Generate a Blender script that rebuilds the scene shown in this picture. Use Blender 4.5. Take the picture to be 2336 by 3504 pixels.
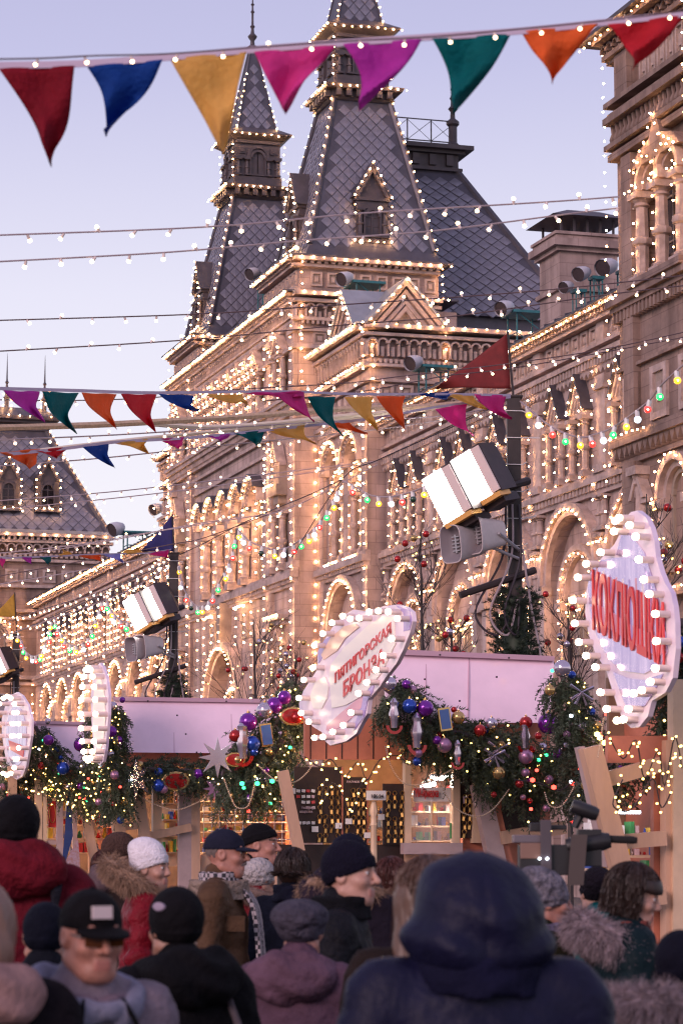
import bpy, math, random
import numpy as np
from mathutils import Vector, Matrix
R = math.radians
rnd = random.Random(7)
for o in list(bpy.data.objects):
    bpy.data.objects.remove(o)
sc = bpy.context.scene
col = sc.collection

# ------------------------------------------------------------------ camera
PITCH = 0.128770
CZ = 1.7
cam = bpy.data.cameras.new('camera')
cam.sensor_fit = 'VERTICAL'
cam.sensor_height = 36.0
cam.sensor_width = 24.0
cam.lens = 8750.0 / 3504.0 * 36.0
cam.clip_end = 2000.0
cam.dof.use_dof = True
cam.dof.focus_distance = 34.0
cam.dof.aperture_fstop = 6.3
camo = bpy.data.objects.new('camera', cam)
camo.location = (0, 0, CZ)
camo.rotation_euler = (math.pi / 2 + PITCH, 0, 0)
col.objects.link(camo)
sc.camera = camo

# ------------------------------------------------------------------ sky, sun, exposure
SUN_EL, SUN_AZ = R(20.0), R(215.0)      # dusk, light from behind the camera, veiled by thin cloud
w = bpy.data.worlds.new('World')
sc.world = w
w.use_nodes = True
nt = w.node_tree
nt.nodes.clear()
def nn(t, **k):
    n = nt.nodes.new(t)
    for a, b in k.items():
        setattr(n, a, b)
    return n
sky = nn('ShaderNodeTexSky', sky_type='NISHITA', sun_disc=False, sun_elevation=SUN_EL, sun_rotation=SUN_AZ)
geo = nn('ShaderNodeTexCoord')
sep = nn('ShaderNodeSeparateXYZ')
nt.links.new(geo.outputs['Generated'], sep.inputs[0])
mr = nn('ShaderNodeMapRange')
mr.inputs['From Min'].default_value = 0.0
mr.inputs['From Max'].default_value = 1.0
nt.links.new(sep.outputs['Z'], mr.inputs['Value'])
cr = nn('ShaderNodeValToRGB')
el = cr.color_ramp.elements
el[0].position = 0.0; el[0].color = (0.67, 0.62, 0.655, 1)
el[1].position = 0.13; el[1].color = (0.65, 0.62, 0.675, 1)
for p_, c_ in ((0.21, (0.58, 0.56, 0.66, 1)), (0.30, (0.40, 0.388, 0.56, 1)), (0.38, (0.32, 0.31, 0.48, 1)), (1.0, (0.29, 0.27, 0.42, 1))):
    e_ = el.new(p_); e_.color = c_
nt.links.new(mr.outputs[0], cr.inputs[0])
skm = nn('ShaderNodeVectorMath', operation='SCALE')
skm.inputs['Scale'].default_value = 0.07
nt.links.new(sky.outputs[0], skm.inputs[0])
mx = nn('ShaderNodeMix', data_type='RGBA')
mx.inputs['Factor'].default_value = 0.9
nt.links.new(skm.outputs[0], mx.inputs['A'])
nt.links.new(cr.outputs[0], mx.inputs['B'])
bg = nn('ShaderNodeBackground')
bg.inputs['Strength'].default_value = 1.0
nt.links.new(mx.outputs['Result'], bg.inputs['Color'])
wo = nn('ShaderNodeOutputWorld')
nt.links.new(bg.outputs[0], wo.inputs['Surface'])

sl = bpy.data.lights.new('sun', 'SUN')
sl.energy = 1.35
sl.angle = R(25)
sl.color = (1.0, 0.70, 0.70)
so = bpy.data.objects.new('sun', sl)
dv = Vector((math.sin(SUN_AZ) * math.cos(SUN_EL), math.cos(SUN_AZ) * math.cos(SUN_EL), math.sin(SUN_EL)))
so.rotation_euler = dv.to_track_quat('Z', 'Y').to_euler()
col.objects.link(so)

vs = sc.view_settings
vs.view_transform = 'Standard'
vs.look = 'None'
vs.gamma = 1.0
vs.exposure = 0.6
sc.render.film_transparent = False
sc.cycles.use_denoising = True
sc.cycles.filter_width = 1.15
sc.cycles.max_bounces = 6
sc.cycles.diffuse_bounces = 3
sc.cycles.glossy_bounces = 3
sc.cycles.transmission_bounces = 4
sc.cycles.sample_clamp_indirect = 4.0
sc.cycles.sample_clamp_direct = 0.0
sc.cycles.caustics_reflective = False
sc.cycles.caustics_refractive = False

# ------------------------------------------------------------------ helpers
WM = {}
I4 = Matrix.Identity(4)

def thing(name, label, cat, loc=(0, 0, 0), group=None):
    o = bpy.data.objects.new(name, None)
    o.empty_display_size = 0.2
    col.objects.link(o)
    o.location = loc
    WM[o] = Matrix.Translation(loc)
    o['label'] = label
    o['category'] = cat
    if group:
        o['group'] = group
    return o

def part(name, me, mat=None, parent=None, mw=None, kind=None, label=None):
    """one mesh object; me is a mesh datablock or an MB; mw its world matrix"""
    if isinstance(me, MB):
        me = me.mesh(name, mat)
    elif mat is not None and len(me.materials) == 0:
        me.materials.append(mat)
    o = bpy.data.objects.new(name, me)
    col.objects.link(o)
    mw = mw if mw is not None else I4
    o.matrix_basis = mw
    WM[o] = mw
    if parent is not None:
        o.parent = parent
        o.matrix_parent_inverse = WM[parent].inverted()
    if kind:
        o['kind'] = kind
    if label:
        o['label'] = label
    return o

def tag(o, label, cat, group=None, kind=None):
    o['label'] = label
    o['category'] = cat
    if group:
        o['group'] = group
    if kind:
        o['kind'] = kind
    return o

class MB:
    def __init__(s):
        s.v = []; s.f = []; s.m = []; s.mats = []; s.smooth = False; s.cur = 0
    def use(s, mat):
        if mat not in s.mats:
            s.mats.append(mat)
        s.cur = s.mats.index(mat)
        return s
    def add(s, vs, fs):
        k = len(s.v)
        s.v.extend([tuple(q) for q in vs])
        for f in fs:
            s.f.append(tuple(i + k for i in f)); s.m.append(s.cur)
    def hexa(s, P):
        s.add(P, ((0, 3, 2, 1), (4, 5, 6, 7), (0, 1, 5, 4), (1, 2, 6, 5), (2, 3, 7, 6), (3, 0, 4, 7)))
    def box(s, x0, x1, y0, y1, z0, z1, T=None):
        P = [(x0, y0, z0), (x1, y0, z0), (x1, y1, z0), (x0, y1, z0), (x0, y0, z1), (x1, y0, z1), (x1, y1, z1), (x0, y1, z1)]
        if T is not None:
            P = [T(*q) for q in P]
        s.hexa(P)
    def prism(s, poly, y0, y1, T=None):
        """polygon in (x,z) extruded along y"""
        n = len(poly)
        P = [(x, y0, z) for x, z in poly] + [(x, y1, z) for x, z in poly]
        if T is not None:
            P = [T(*q) for q in P]
        fs = [tuple(range(n - 1, -1, -1)), tuple(range(n, 2 * n))]
        fs += [(i, (i + 1) % n, n + (i + 1) % n, n + i) for i in range(n)]
        s.add(P, fs)
    def ring(s, cx, zc, r0, r1, y0, y1, a0=0.0, a1=math.pi, n=14, T=None, sz=1.0):
        P = []
        for i in range(n + 1):
            a = a0 + (a1 - a0) * i / n
            c, d = math.cos(a), math.sin(a) * sz
            P += [(cx + r0 * c, y0, zc + r0 * d), (cx + r1 * c, y0, zc + r1 * d), (cx + r1 * c, y1, zc + r1 * d), (cx + r0 * c, y1, zc + r0 * d)]
        if T is not None:
            P = [T(*q) for q in P]
        fs = []
        for i in range(n):
            k = 4 * i
            for j in range(4):
                fs.append((k + j, k + (j + 1) % 4, k + 4 + (j + 1) % 4, k + 4 + j))
        fs += [(3, 2, 1, 0), (4 * n, 4 * n + 1, 4 * n + 2, 4 * n + 3)]
        s.add(P, fs)
    def lathe(s, prof, n=10, T=None, c=(0, 0, 0), ax=None):
        P = []
        for r, z in prof:
            for i in range(n):
                a = 2 * math.pi * i / n
                P.append((c[0] + r * math.cos(a), c[1] + r * math.sin(a), c[2] + z))
        if T is not None:
            P = [T(*q) for q in P]
        fs = []
        for j in range(len(prof) - 1):
            for i in range(n):
                fs.append((j * n + i, j * n + (i + 1) % n, (j + 1) * n + (i + 1) % n, (j + 1) * n + i))
        fs.append(tuple(range(n - 1, -1, -1)))
        fs.append(tuple(range((len(prof) - 1) * n, len(prof) * n)))
        s.add(P, fs)
    def tube(s, pts, r, n=6):
        pts = [Vector(q) for q in pts]
        P = []; m = len(pts)
        up = Vector((0.13, 0.21, 1)).normalized()
        for i, q in enumerate(pts):
            t = (pts[min(i + 1, m - 1)] - pts[max(i - 1, 0)])
            if t.length < 1e-9:
                t = Vector((0, 0, 1))
            t.normalize()
            a = t.cross(up)
            if a.length < 1e-3:
                a = t.cross(Vector((1, 0, 0)))
            a.normalize(); b = t.cross(a)
            rr = r[i] if isinstance(r, (list, tuple)) else r
            for k in range(n):
                g = 2 * math.pi * k / n
                P.append(q + a * (rr * math.cos(g)) + b * (rr * math.sin(g)))
        fs = []
        for i in range(m - 1):
            for k in range(n):
                fs.append((i * n + k, i * n + (k + 1) % n, (i + 1) * n + (k + 1) % n, (i + 1) * n + k))
        fs.append(tuple(range(n - 1, -1, -1)))
        fs.append(tuple(range((m - 1) * n, m * n)))
        s.add(P, fs)
    def ball(s, c, r, nu=8, nv=6, sc_=(1, 1, 1)):
        prof = []
        P = [(c[0], c[1], c[2] - r * sc_[2])]
        for j in range(1, nv):
            a = -math.pi / 2 + math.pi * j / nv
            for i in range(nu):
                g = 2 * math.pi * i / nu
                P.append((c[0] + r * sc_[0] * math.cos(a) * math.cos(g), c[1] + r * sc_[1] * math.cos(a) * math.sin(g), c[2] + r * sc_[2] * math.sin(a)))
        P.append((c[0], c[1], c[2] + r * sc_[2]))
        t = len(P) - 1
        fs = []
        for i in range(nu):
            fs.append((0, 1 + (i + 1) % nu, 1 + i))
            fs.append((t, t - nu + i, t - nu + (i + 1) % nu))
        for j in range(nv - 2):
            for i in range(nu):
                a = 1 + j * nu
                fs.append((a + i, a + (i + 1) % nu, a + nu + (i + 1) % nu, a + nu + i))
        s.add(P, fs)
    def mesh(s, name, mat=None):
        me = bpy.data.meshes.new(name)
        me.from_pydata(s.v, [], s.f)
        if s.mats:
            for m in s.mats:
                me.materials.append(m)
            me.polygons.foreach_set('material_index', s.m)
        elif mat is not None:
            me.materials.append(mat)
        if s.smooth:
            me.polygons.foreach_set('use_smooth', [True] * len(s.f))
            try:
                me.set_sharp_from_angle(angle=R(40))
            except Exception:
                pass
        me.update()
        return me

# ------------------------------------------------------------------ place frames
AF = 0.289489
U = Vector((-math.sin(AF), math.cos(AF), 0))     # along the facade, away from the camera
N = Vector((math.cos(AF), math.sin(AF), 0))      # away from the square, into the building
Z = Vector((0, 0, 1))
def W(s, p, z):
    return U * s + N * p + Z * z

class Front:            # a = s, b = outward (towards the square), c = z
    def __init__(f, p): f.p = p
    def __call__(f, a, b, c): return U * a + N * (f.p - b) + Z * c
    def mat(f, a, b, c):
        m = Matrix((( U.x, -N.x, 0, 0), (U.y, -N.y, 0, 0), (0, 0, 1, 0), (0, 0, 0, 1)))
        m.translation = f(a, b, c)
        return m
class End:              # a = p, b = outward (towards the camera), c = z
    def __init__(f, s): f.s = s
    def __call__(f, a, b, c): return N * a + U * (f.s - b) + Z * c
    def mat(f, a, b, c):
        m = Matrix(((-N.x, -U.x, 0, 0), (-N.y, -U.y, 0, 0), (0, 0, 1, 0), (0, 0, 0, 1)))
        m.translation = f(a, b, c)
        return m

# pixel of the photograph (2336 x 3504) -> a point of the place, at a known depth or plane
def ray(x, y):
    c, s = math.cos(PITCH), math.sin(PITCH)
    a, b, d = x - 1168.0, 8750.0, 1752.0 - y
    return Vector((a, b * c - d * s, b * s + d * c))
def at_y(x, y, Y):
    r = ray(x, y); return r * (Y / r.y) + Vector((0, 0, CZ))
def at_s(x, y, s):
    r = ray(x, y); return r * (s / r.dot(U)) + Vector((0, 0, CZ))
def at_p(x, y, p):
    r = ray(x, y); return r * (p / r.dot(N)) + Vector((0, 0, CZ))
def at_z(x, y, z):
    r = ray(x, y); return r * ((z - CZ) / r.z) + Vector((0, 0, CZ))

# ------------------------------------------------------------------ materials
def mat(name, color, rough=0.6, metal=0.0, noise=0.0, scale=4.0, bump=0.0, bscale=30.0, color2=None, emit=0.0, ecol=None,
        alpha=1.0, trans=0.0, spec=0.5, stretch=(1, 1, 1), coord='Object', sheen=0.0, coat=0.0):
    m = bpy.data.materials.new(name)
    m.use_nodes = True
    t = m.node_tree
    b = t.nodes['Principled BSDF']
    b.inputs['Base Color'].default_value = (*color, 1)
    b.inputs['Roughness'].default_value = rough
    b.inputs['Metallic'].default_value = metal
    b.inputs['Specular IOR Level'].default_value = spec
    b.inputs['Alpha'].default_value = alpha
    b.inputs['Transmission Weight'].default_value = trans
    b.inputs['Sheen Weight'].default_value = sheen
    b.inputs['Coat Weight'].default_value = coat
    if emit > 0:
        b.inputs['Emission Color'].default_value = (*(ecol or color), 1)
        b.inputs['Emission Strength'].default_value = emit
    if noise > 0 or bump > 0:
        tc = t.nodes.new('ShaderNodeTexCoord')
        mp = t.nodes.new('ShaderNodeMapping')
        mp.inputs['Scale'].default_value = stretch
        t.links.new(tc.outputs[coord], mp.inputs[0])
    if noise > 0:
        nz = t.nodes.new('ShaderNodeTexNoise')
        nz.inputs['Scale'].default_value = scale
        nz.inputs['Detail'].default_value = 6
        nz.inputs['Roughness'].default_value = 0.65
        t.links.new(mp.outputs[0], nz.inputs['Vector'])
        rp = t.nodes.new('ShaderNodeValToRGB')
        c2 = color2 or tuple(c * (1 - noise) for c in color)
        c1 = tuple(min(1, c * (1 + noise * 0.5)) for c in color)
        rp.color_ramp.elements[0].position = 0.3
        rp.color_ramp.elements[0].color = (*c2, 1)
        rp.color_ramp.elements[1].position = 0.68
        rp.color_ramp.elements[1].color = (*c1, 1)
        t.links.new(nz.outputs['Fac'], rp.inputs[0])
        t.links.new(rp.outputs[0], b.inputs['Base Color'])
    if bump > 0:
        n2 = t.nodes.new('ShaderNodeTexNoise')
        n2.inputs['Scale'].default_value = bscale
        n2.inputs['Detail'].default_value = 5
        t.links.new(mp.outputs[0], n2.inputs['Vector'])
        bp = t.nodes.new('ShaderNodeBump')
        bp.inputs['Strength'].default_value = bump
        bp.inputs['Distance'].default_value = 0.05
        t.links.new(n2.outputs['Fac'], bp.inputs['Height'])
        t.links.new(bp.outputs[0], b.inputs['Normal'])
    return m

def glow(name, color, strength):
    m = bpy.data.materials.new(name)
    m.use_nodes = True
    t = m.node_tree
    t.nodes.clear()
    e = t.nodes.new('ShaderNodeEmission')
    e.inputs[0].default_value = (*color, 1)
    e.inputs[1].default_value = strength
    o = t.nodes.new('ShaderNodeOutputMaterial')
    t.links.new(e.outputs[0], o.inputs[0])
    return m

M = {}
M['stone'] = mat('warm_sandstone', (0.46, 0.35, 0.325), 0.85, noise=0.35, scale=0.55, bump=0.25, bscale=5.0)
M['trim'] = mat('carved_sandstone', (0.45, 0.34, 0.31), 0.85, noise=0.45, scale=1.6, bump=0.35, bscale=7.0)
def masonry(m, w=1.15, h=.46):
    t = m.node_tree
    b = t.nodes['Principled BSDF']
    src = b.inputs['Base Color'].links[0].from_socket
    ge = t.nodes.new('ShaderNodeNewGeometry')
    d1 = t.nodes.new('ShaderNodeVectorMath'); d1.operation = 'DOT_PRODUCT'
    d1.inputs[1].default_value = (U + N)
    t.links.new(ge.outputs['Position'], d1.inputs[0])
    sp = t.nodes.new('ShaderNodeSeparateXYZ'); t.links.new(ge.outputs['Position'], sp.inputs[0])
    cb = t.nodes.new('ShaderNodeCombineXYZ')
    t.links.new(d1.outputs['Value'], cb.inputs[0]); t.links.new(sp.outputs['Z'], cb.inputs[1])
    br = t.nodes.new('ShaderNodeTexBrick')
    br.inputs['Scale'].default_value = 1.0; br.inputs['Brick Width'].default_value = w; br.inputs['Row Height'].default_value = h
    br.inputs['Mortar Size'].default_value = .014; br.inputs['Mortar Smooth'].default_value = .3
    br.inputs['Color1'].default_value = (1.0, .97, .95, 1); br.inputs['Color2'].default_value = (.80, .77, .76, 1); br.inputs['Mortar'].default_value = (.55, .50, .50, 1)
    t.links.new(cb.outputs[0], br.inputs['Vector'])
    # streaks of old rain and soot
    ms = t.nodes.new('ShaderNodeMapping'); ms.inputs['Scale'].default_value = (1.6, .16, 1)
    t.links.new(cb.outputs[0], ms.inputs[0])
    ns = t.nodes.new('ShaderNodeTexNoise'); ns.inputs['Scale'].default_value = 1.0; ns.inputs['Detail'].default_value = 8
    t.links.new(ms.outputs[0], ns.inputs['Vector'])
    rs = t.nodes.new('ShaderNodeValToRGB')
    rs.color_ramp.elements[0].position = .34; rs.color_ramp.elements[0].color = (.55, .52, .52, 1)
    rs.color_ramp.elements[1].position = .56; rs.color_ramp.elements[1].color = (1, 1, 1, 1)
    t.links.new(ns.outputs['Fac'], rs.inputs[0])
    prev = src
    for other in (br.outputs['Color'], rs.outputs[0]):
        mm = t.nodes.new('ShaderNodeMix'); mm.data_type = 'RGBA'; mm.blend_type = 'MULTIPLY'; mm.inputs['Factor'].default_value = .85
        t.links.new(prev, mm.inputs['A']); t.links.new(other, mm.inputs['B'])
        prev = mm.outputs['Result']
    t.links.new(prev, b.inputs['Base Color'])
for k_ in ('stone',):
    masonry(M[k_])
M['pstone'] = mat('shade_dark_sandstone', (0.31, 0.22, 0.19), 0.88, noise=0.4, scale=0.9, bump=0.3, bscale=6.0)  # pavilion stone: the shade they stand in is put into the base colour
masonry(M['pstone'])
M['dstone'] = mat('weathered_sandstone', (0.34, 0.26, 0.22), 0.88, noise=0.4, scale=0.9, bump=0.3, bscale=6.0)
M['slate'] = mat('zinc_tile', (0.205, 0.195, 0.24), 0.45, metal=0.25, noise=0.35, scale=1.1, bump=0.15, bscale=8.0)
M['lead'] = mat('lead_sheet', (0.085, 0.078, 0.10), 0.5, metal=0.3, noise=0.3, scale=1.5)
M['darkmetal'] = mat('dark_painted_metal', (0.075, 0.06, 0.07), 0.55, metal=0.2, noise=0.3, scale=2.0)
M['zinc'] = mat('pale_zinc_roof', (0.34, 0.35, 0.38), 0.4, metal=0.4, noise=0.25, scale=0.8)
M['glass'] = mat('dark_window_glass', (0.05, 0.045, 0.06), 0.12, noise=0.3, scale=2.0)
M['wframe'] = mat('painted_window_frame', (0.30, 0.24, 0.20), 0.6)
M['bulb'] = glow('warm_bulb', (1.0, 0.53, 0.24), 78.0)
M['bulb2'] = glow('warm_bulb_dimmer', (1.0, 0.50, 0.20), 52.0)
M['bulb3'] = glow('warm_bulb_dim', (1.0, 0.45, 0.16), 20.0)
M['bulb0'] = mat('dead_bulb', (.45, .40, .36), .15)
M['teal'] = mat('teal_painted_steel', (0.03, 0.16, 0.18), 0.5, noise=0.3, scale=3.0)
M['wire'] = mat('dark_cable', (0.03, 0.02, 0.03), 0.6)
# ------------------------------------------------------------------ ground
g = MB().use(mat('cobbled_paving', (0.09, 0.085, 0.09), 0.8, noise=0.4, scale=3.0, bump=0.4, bscale=12.0))
g.add([(-400, -100, 0), (400, -100, 0), (400, 600, 0), (-400, 600, 0)], [(0, 1, 2, 3)])
gr = part('ground', g)
gr['kind'] = 'structure'
# ================================================================== the arcade building
KIT = {}
def kit(key, fn):
    if key not in KIT:
        KIT[key] = fn()
    return KIT[key]

class Bulbs:
    """bulbs wired along the edges of one building"""
    def __init__(s, owner): s.owner = owner; s.p = []
    def line(s, a, b, step=0.42, ends=True):
        a = Vector(a); b = Vector(b)
        n = max(1, round((b - a).length / step))
        for i in range(n + 1):
            if not ends and i in (0, n):
                continue
            j = Vector((rnd.uniform(-1, 1), rnd.uniform(-1, 1), rnd.uniform(-1, 1))) * 0.025
            s.p.append(a.lerp(b, i / n) + j)
    def path(s, pts, step=0.42):
        for a, b in zip(pts[:-1], pts[1:]):
            s.line(a, b, step)
    def arc(s, fr, cx, zc, r, b, a0=0.0, a1=math.pi, step=0.36, sz=1.0):
        n = max(2, round(r * (a1 - a0) / step))
        for i in range(n + 1):
            a = a0 + (a1 - a0) * i / n
            s.p.append(Vector(fr(cx + r * math.cos(a), b, zc + r * sz * math.sin(a))))
    def finish(s, r=0.058):
        r *= 0.61
        pick = lambda: rnd.choices(('bulb', 'bulb2', 'bulb3', 'bulb0'), (50, 32, 15, 3))[0]
        vis = [q for q in sorted(s.p, key=lambda q: q.length) if inframe(q)]
        for q in vis[:300]:
            k = pick()
            part('light_bulb', kit((k, r), lambda: bulb_mesh(r, M[k])), None, s.owner, Matrix.Translation(q))
        mb = MB().use(M['bulb'])
        mb.smooth = True
        for q in vis[300:]:
            mb.use(M[pick()])
            ico(mb, q, r * rnd.uniform(.9, 1.1))
        if mb.v:
            part('light_bulbs', mb, None, s.owner, kind='stuff')

def inframe(q, m=60):
    c, s = math.cos(PITCH), math.sin(PITCH)
    z = q.z - CZ
    d = q.y * c + z * s
    if d < 0.5:
        return False
    x = 1168 + 8750 * q.x / d
    y = 1752 - 8750 * (-q.y * s + z * c) / d
    return -m < x < 2336 + m and -m < y < 3504 + m

PH = (1 + 5 ** 0.5) / 2
ICO_V = [Vector(q).normalized() for q in ((-1, PH, 0), (1, PH, 0), (-1, -PH, 0), (1, -PH, 0), (0, -1, PH), (0, 1, PH), (0, -1, -PH), (0, 1, -PH), (PH, 0, -1), (PH, 0, 1), (-PH, 0, -1), (-PH, 0, 1))]
ICO_F = ((0, 11, 5), (0, 5, 1), (0, 1, 7), (0, 7, 10), (0, 10, 11), (1, 5, 9), (5, 11, 4), (11, 10, 2), (10, 7, 6), (7, 1, 8), (3, 9, 4), (3, 4, 2), (3, 2, 6), (3, 6, 8), (3, 8, 9), (4, 9, 5), (2, 4, 11), (6, 2, 10), (8, 6, 7), (9, 8, 1))
def ico(mb, c, r):
    c = Vector(c)
    mb.add([c + q * r for q in ICO_V], ICO_F)
def bulb_mesh(r, m=None):
    mb = MB().use(m or M['bulb']); mb.smooth = True
    ico(mb, (0, 0, 0), r)
    return mb.mesh('bulb')

# ---------------------------------------------------- kit pieces (x along, y outward, z up)
def k_window(w, h, arched=True, m='wframe'):
    mb = MB().use(M[m])
    t = 0.09
    for sx in (-1, 1):
        mb.box(sx * w / 2 - t / 2, sx * w / 2 + t / 2, -0.18, 0.05, 0, h)
    mb.box(-w / 2 + t / 2, w / 2 - t / 2, -0.18, 0.04, 0, t)
    zz = h - (w / 2 if arched else 0)
    if arched:
        mb.ring(0, zz, w / 2 - t, w / 2 + t * 0.4, -0.18, 0.07, n=10)
    else:
        mb.box(-w / 2 + t / 2, w / 2 - t / 2, -0.18, 0.04, h - t, h)
    mb.box(-0.03, 0.03, -0.14, -0.06, t, h - t)
    mb.box(-w / 2 + t / 2, w / 2 - t / 2, -0.14, -0.07, zz - 0.03, zz + 0.03)
    mb.box(-w / 2 + t / 2, w / 2 - t / 2, -0.14, -0.07, h * 0.4 - 0.025, h * 0.4 + 0.025)
    return mb.mesh('window')
def k_pane(w, h, arched=True):
    mb = MB().use(M['glass'])
    mb.box(-w / 2 + 0.03, w / 2 - 0.03, -0.16, -0.12, 0.05, h - 0.02)
    return mb.mesh('pane')
def window(T, fr, a, b, z0, w, h, arched=True, m='wframe'):
    o = part('window', kit(('win', w, h, arched, m), lambda: k_window(w, h, arched, m)), None, T, fr.mat(a, b, z0))
    part('pane', kit(('pane', w, h), lambda: k_pane(w, h, arched)), None, o, fr.mat(a, b, z0))
    return o
def k_column(h, r):
    mb = MB().use(M['trim']); mb.smooth = True
    mb.box(-r * 1.5, r * 1.5, -r * 1.5, r * 1.5, 0, 0.09 * h)
    q = []
    for t, k in ((0.09, 1.3), (0.12, 1.35), (0.14, 0.95), (0.3, 1.0), (0.42, 1.0), (0.44, 1.4), (0.47, 1.5), (0.5, 1.4), (0.52, 1.0), (0.7, 0.9), (0.84, 0.85), (0.86, 1.2), (0.89, 0.95), (0.92, 1.35), (0.93, 1.35)):
        q.append((r * k, h * t))
    mb.lathe(q, 8)
    mb.box(-r * 1.55, r * 1.55, -r * 1.55, r * 1.55, 0.93 * h, h)
    return mb.mesh('column')
def column(T, fr, a, b, z0, h, r=0.12):
    return part('column', kit(('col', h, r), lambda: k_column(h, r)), None, T, fr.mat(a, b, z0))
def k_pediment(w, h, d, dark=True):
    """gabled hood: stepped raking bars, tympanum, dark sheet roof"""
    mb = MB().use(M['trim'])
    mb.box(-w / 2, w / 2, 0, d * 0.7, -0.14, 0)
    for i, (k, y) in enumerate(((1.0, d), (0.78, d * 0.82), (0.56, d * 0.62))):
        ww, hh = w / 2 * k, h * k
        t = 0.16
        mb.prism([(-ww, 0.0), (-ww + t * 1.2, 0.0), (0, hh - t * 1.3), (ww - t * 1.2, 0.0), (ww, 0.0), (0, hh)], 0, y)
    mb.prism([(-w * 0.28, 0), (w * 0.28, 0), (0, h * 0.55)], 0, d * 0.4)
    if dark:
        mb.use(M['lead'])
        e = 0.09
        mb.prism([(-w / 2 - e, 0.02), (-w / 2 - e * 0.1, 0.02), (0, h + 0.03), (0, h + 0.03 + e * 1.3)], -0.02, d + 0.1)
        mb.prism([(w / 2 + e, 0.02), (0, h + 0.03 + e * 1.3), (0, h + 0.031), (w / 2 + e * 0.1, 0.02)], -0.02, d + 0.1)
    return mb.mesh('pediment')
def pediment(T, fr, a, b, z0, w, h, d, dark=True):
    return part('pediment', kit(('ped', w, h, d, dark), lambda: k_pediment(w, h, d, dark)), None, T, fr.mat(a, b, z0))
def k_arch(r, wid, d, legs, beads):
    mb = MB().use(M['trim'])
    mb.ring(0, 0, r, r + wid * 0.45, 0, d * 0.6, n=18)
    mb.ring(0, 0, r + wid * 0.452, r + wid, 0, d, n=18)
    if legs > 0:
        for sx in (-1, 1):
            x0, x1 = sorted((sx * r, sx * (r + wid)))
            mb.box(x0, x1, 0, d * 0.8, -legs, 0)
            mb.box(x0 - 0.08, x1 + 0.08, 0, d * 1.15, -0.3, -0.05)
    if beads:
        nb = int(math.pi * r / 0.22)
        for i in range(nb):
            a = math.pi * (i + 0.5) / nb
            c, s_ = math.cos(a), math.sin(a)
            ico(mb, ((r + wid * 0.3) * c, d * 0.66, (r + wid * 0.3) * s_), 0.085)
    return mb.mesh('arch')
def arch(T, fr, a, b, zc, r, wid, d, legs=0.0, beads=False):
    return part('arch', kit(('arch', r, wid, d, legs, beads), lambda: k_arch(r, wid, d, legs, beads)), None, T, fr.mat(a, b, zc))
def k_panel(w, h):
    mb = MB().use(M['trim'])
    t = min(w, h) * 0.18
    for q in ((-w / 2, w / 2, 0, t), (-w / 2, w / 2, h - t, h)):
        mb.box(q[0], q[1], -0.03, 0.09, q[2], q[3])
    for sx in (-1, 1):
        x = sorted((sx * w / 2, sx * (w / 2 - t)))
        mb.box(x[0], x[1], -0.03, 0.09, t, h - t)
    mb.box(-w * 0.16, w * 0.16, -0.03, 0.06, h * 0.32, h * 0.68)
    mb.use(M['dstone'])
    mb.box(-w / 2 + t, w / 2 - t, -0.03, 0.012, t, h - t)
    return mb.mesh('panel')
def panel(T, fr, a, b, z0, w, h):
    return part('panel', kit(('panel', w, h), lambda: k_panel(w, h)), None, T, fr.mat(a, b, z0))

def courses(T, fr, a0, a1, lst, name='cornice', m='trim', back=-0.06):
    for c0, c1, b in lst:
        mb = MB().use(M[m])
        mb.box(a0, a1, back, b, c0, c1 - 0.003, fr)
        part(name, mb, None, T)
def row(T, fr, a0, a1, z0, z1, step, frac, b, name, m='trim', kind='stuff', back=-0.02, shape='box', b0=None):
    """a run of small carved pieces too fine to pick apart (dentils, corbels, little arcades)"""
    mb = MB().use(M[m])
    n = max(1, int(abs(a1 - a0) / step))
    st = (a1 - a0) / n
    for i in range(n):
        c = a0 + st * (i + 0.5)
        if shape == 'box':
            mb.box(c - abs(st) * frac / 2, c + abs(st) * frac / 2, back, b, z0, z1, fr)
        elif shape == 'arcade':
            r = abs(st) * 0.36
            mb.ring(c, z1 - r * 1.5, r, r * 1.45, back, b, n=6, T=fr)
            mb.box(c - abs(st) * 0.5, c - r, back, b * 0.9, z0, z1 - r * 1.5, fr)
            mb.box(c - r * 0.5, c + r * 0.5, back, b * 0.55, z0, z1 - r * 2.2, fr)
        elif shape == 'tooth':
            mb.prism([(c - abs(st) * 0.5, z1), (c + abs(st) * 0.5, z1), (c, z0)], back, b, fr)
        elif shape == 'baluster':
            mb.lathe([(abs(st) * 0.22, 0), (abs(st) * 0.4, (z1 - z0) * 0.3), (abs(st) * 0.2, (z1 - z0) * 0.6), (abs(st) * 0.3, z1 - z0)], 6, c=fr(c, b * 0.5, z0))
    return part(name, mb, None, T, kind=kind)

def archwall(mb, fr, a0, a1, z0, z1, cx, r, zc, b, depth, n=16):
    """wall face with an arched opening from z0 up, and its reveal"""
    mb.box(a0, cx - r, b - depth, b, z0, z1, fr)
    mb.box(cx + r, a1, b - depth, b, z0, z1, fr)
    P = [(cx - r * math.cos(math.pi * i / n), zc + r * math.sin(math.pi * i / n)) for i in range(n + 1)]
    for (x0, c0), (x1, c1) in zip(P[:-1], P[1:]):
        q = [fr(x0, b - depth, c0), fr(x1, b - depth, c1), fr(x1, b, c1), fr(x0, b, c0), fr(x0, b - depth, z1), fr(x1, b - depth, z1), fr(x1, b, z1), fr(x0, b, z1)]
        mb.hexa(q)

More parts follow.
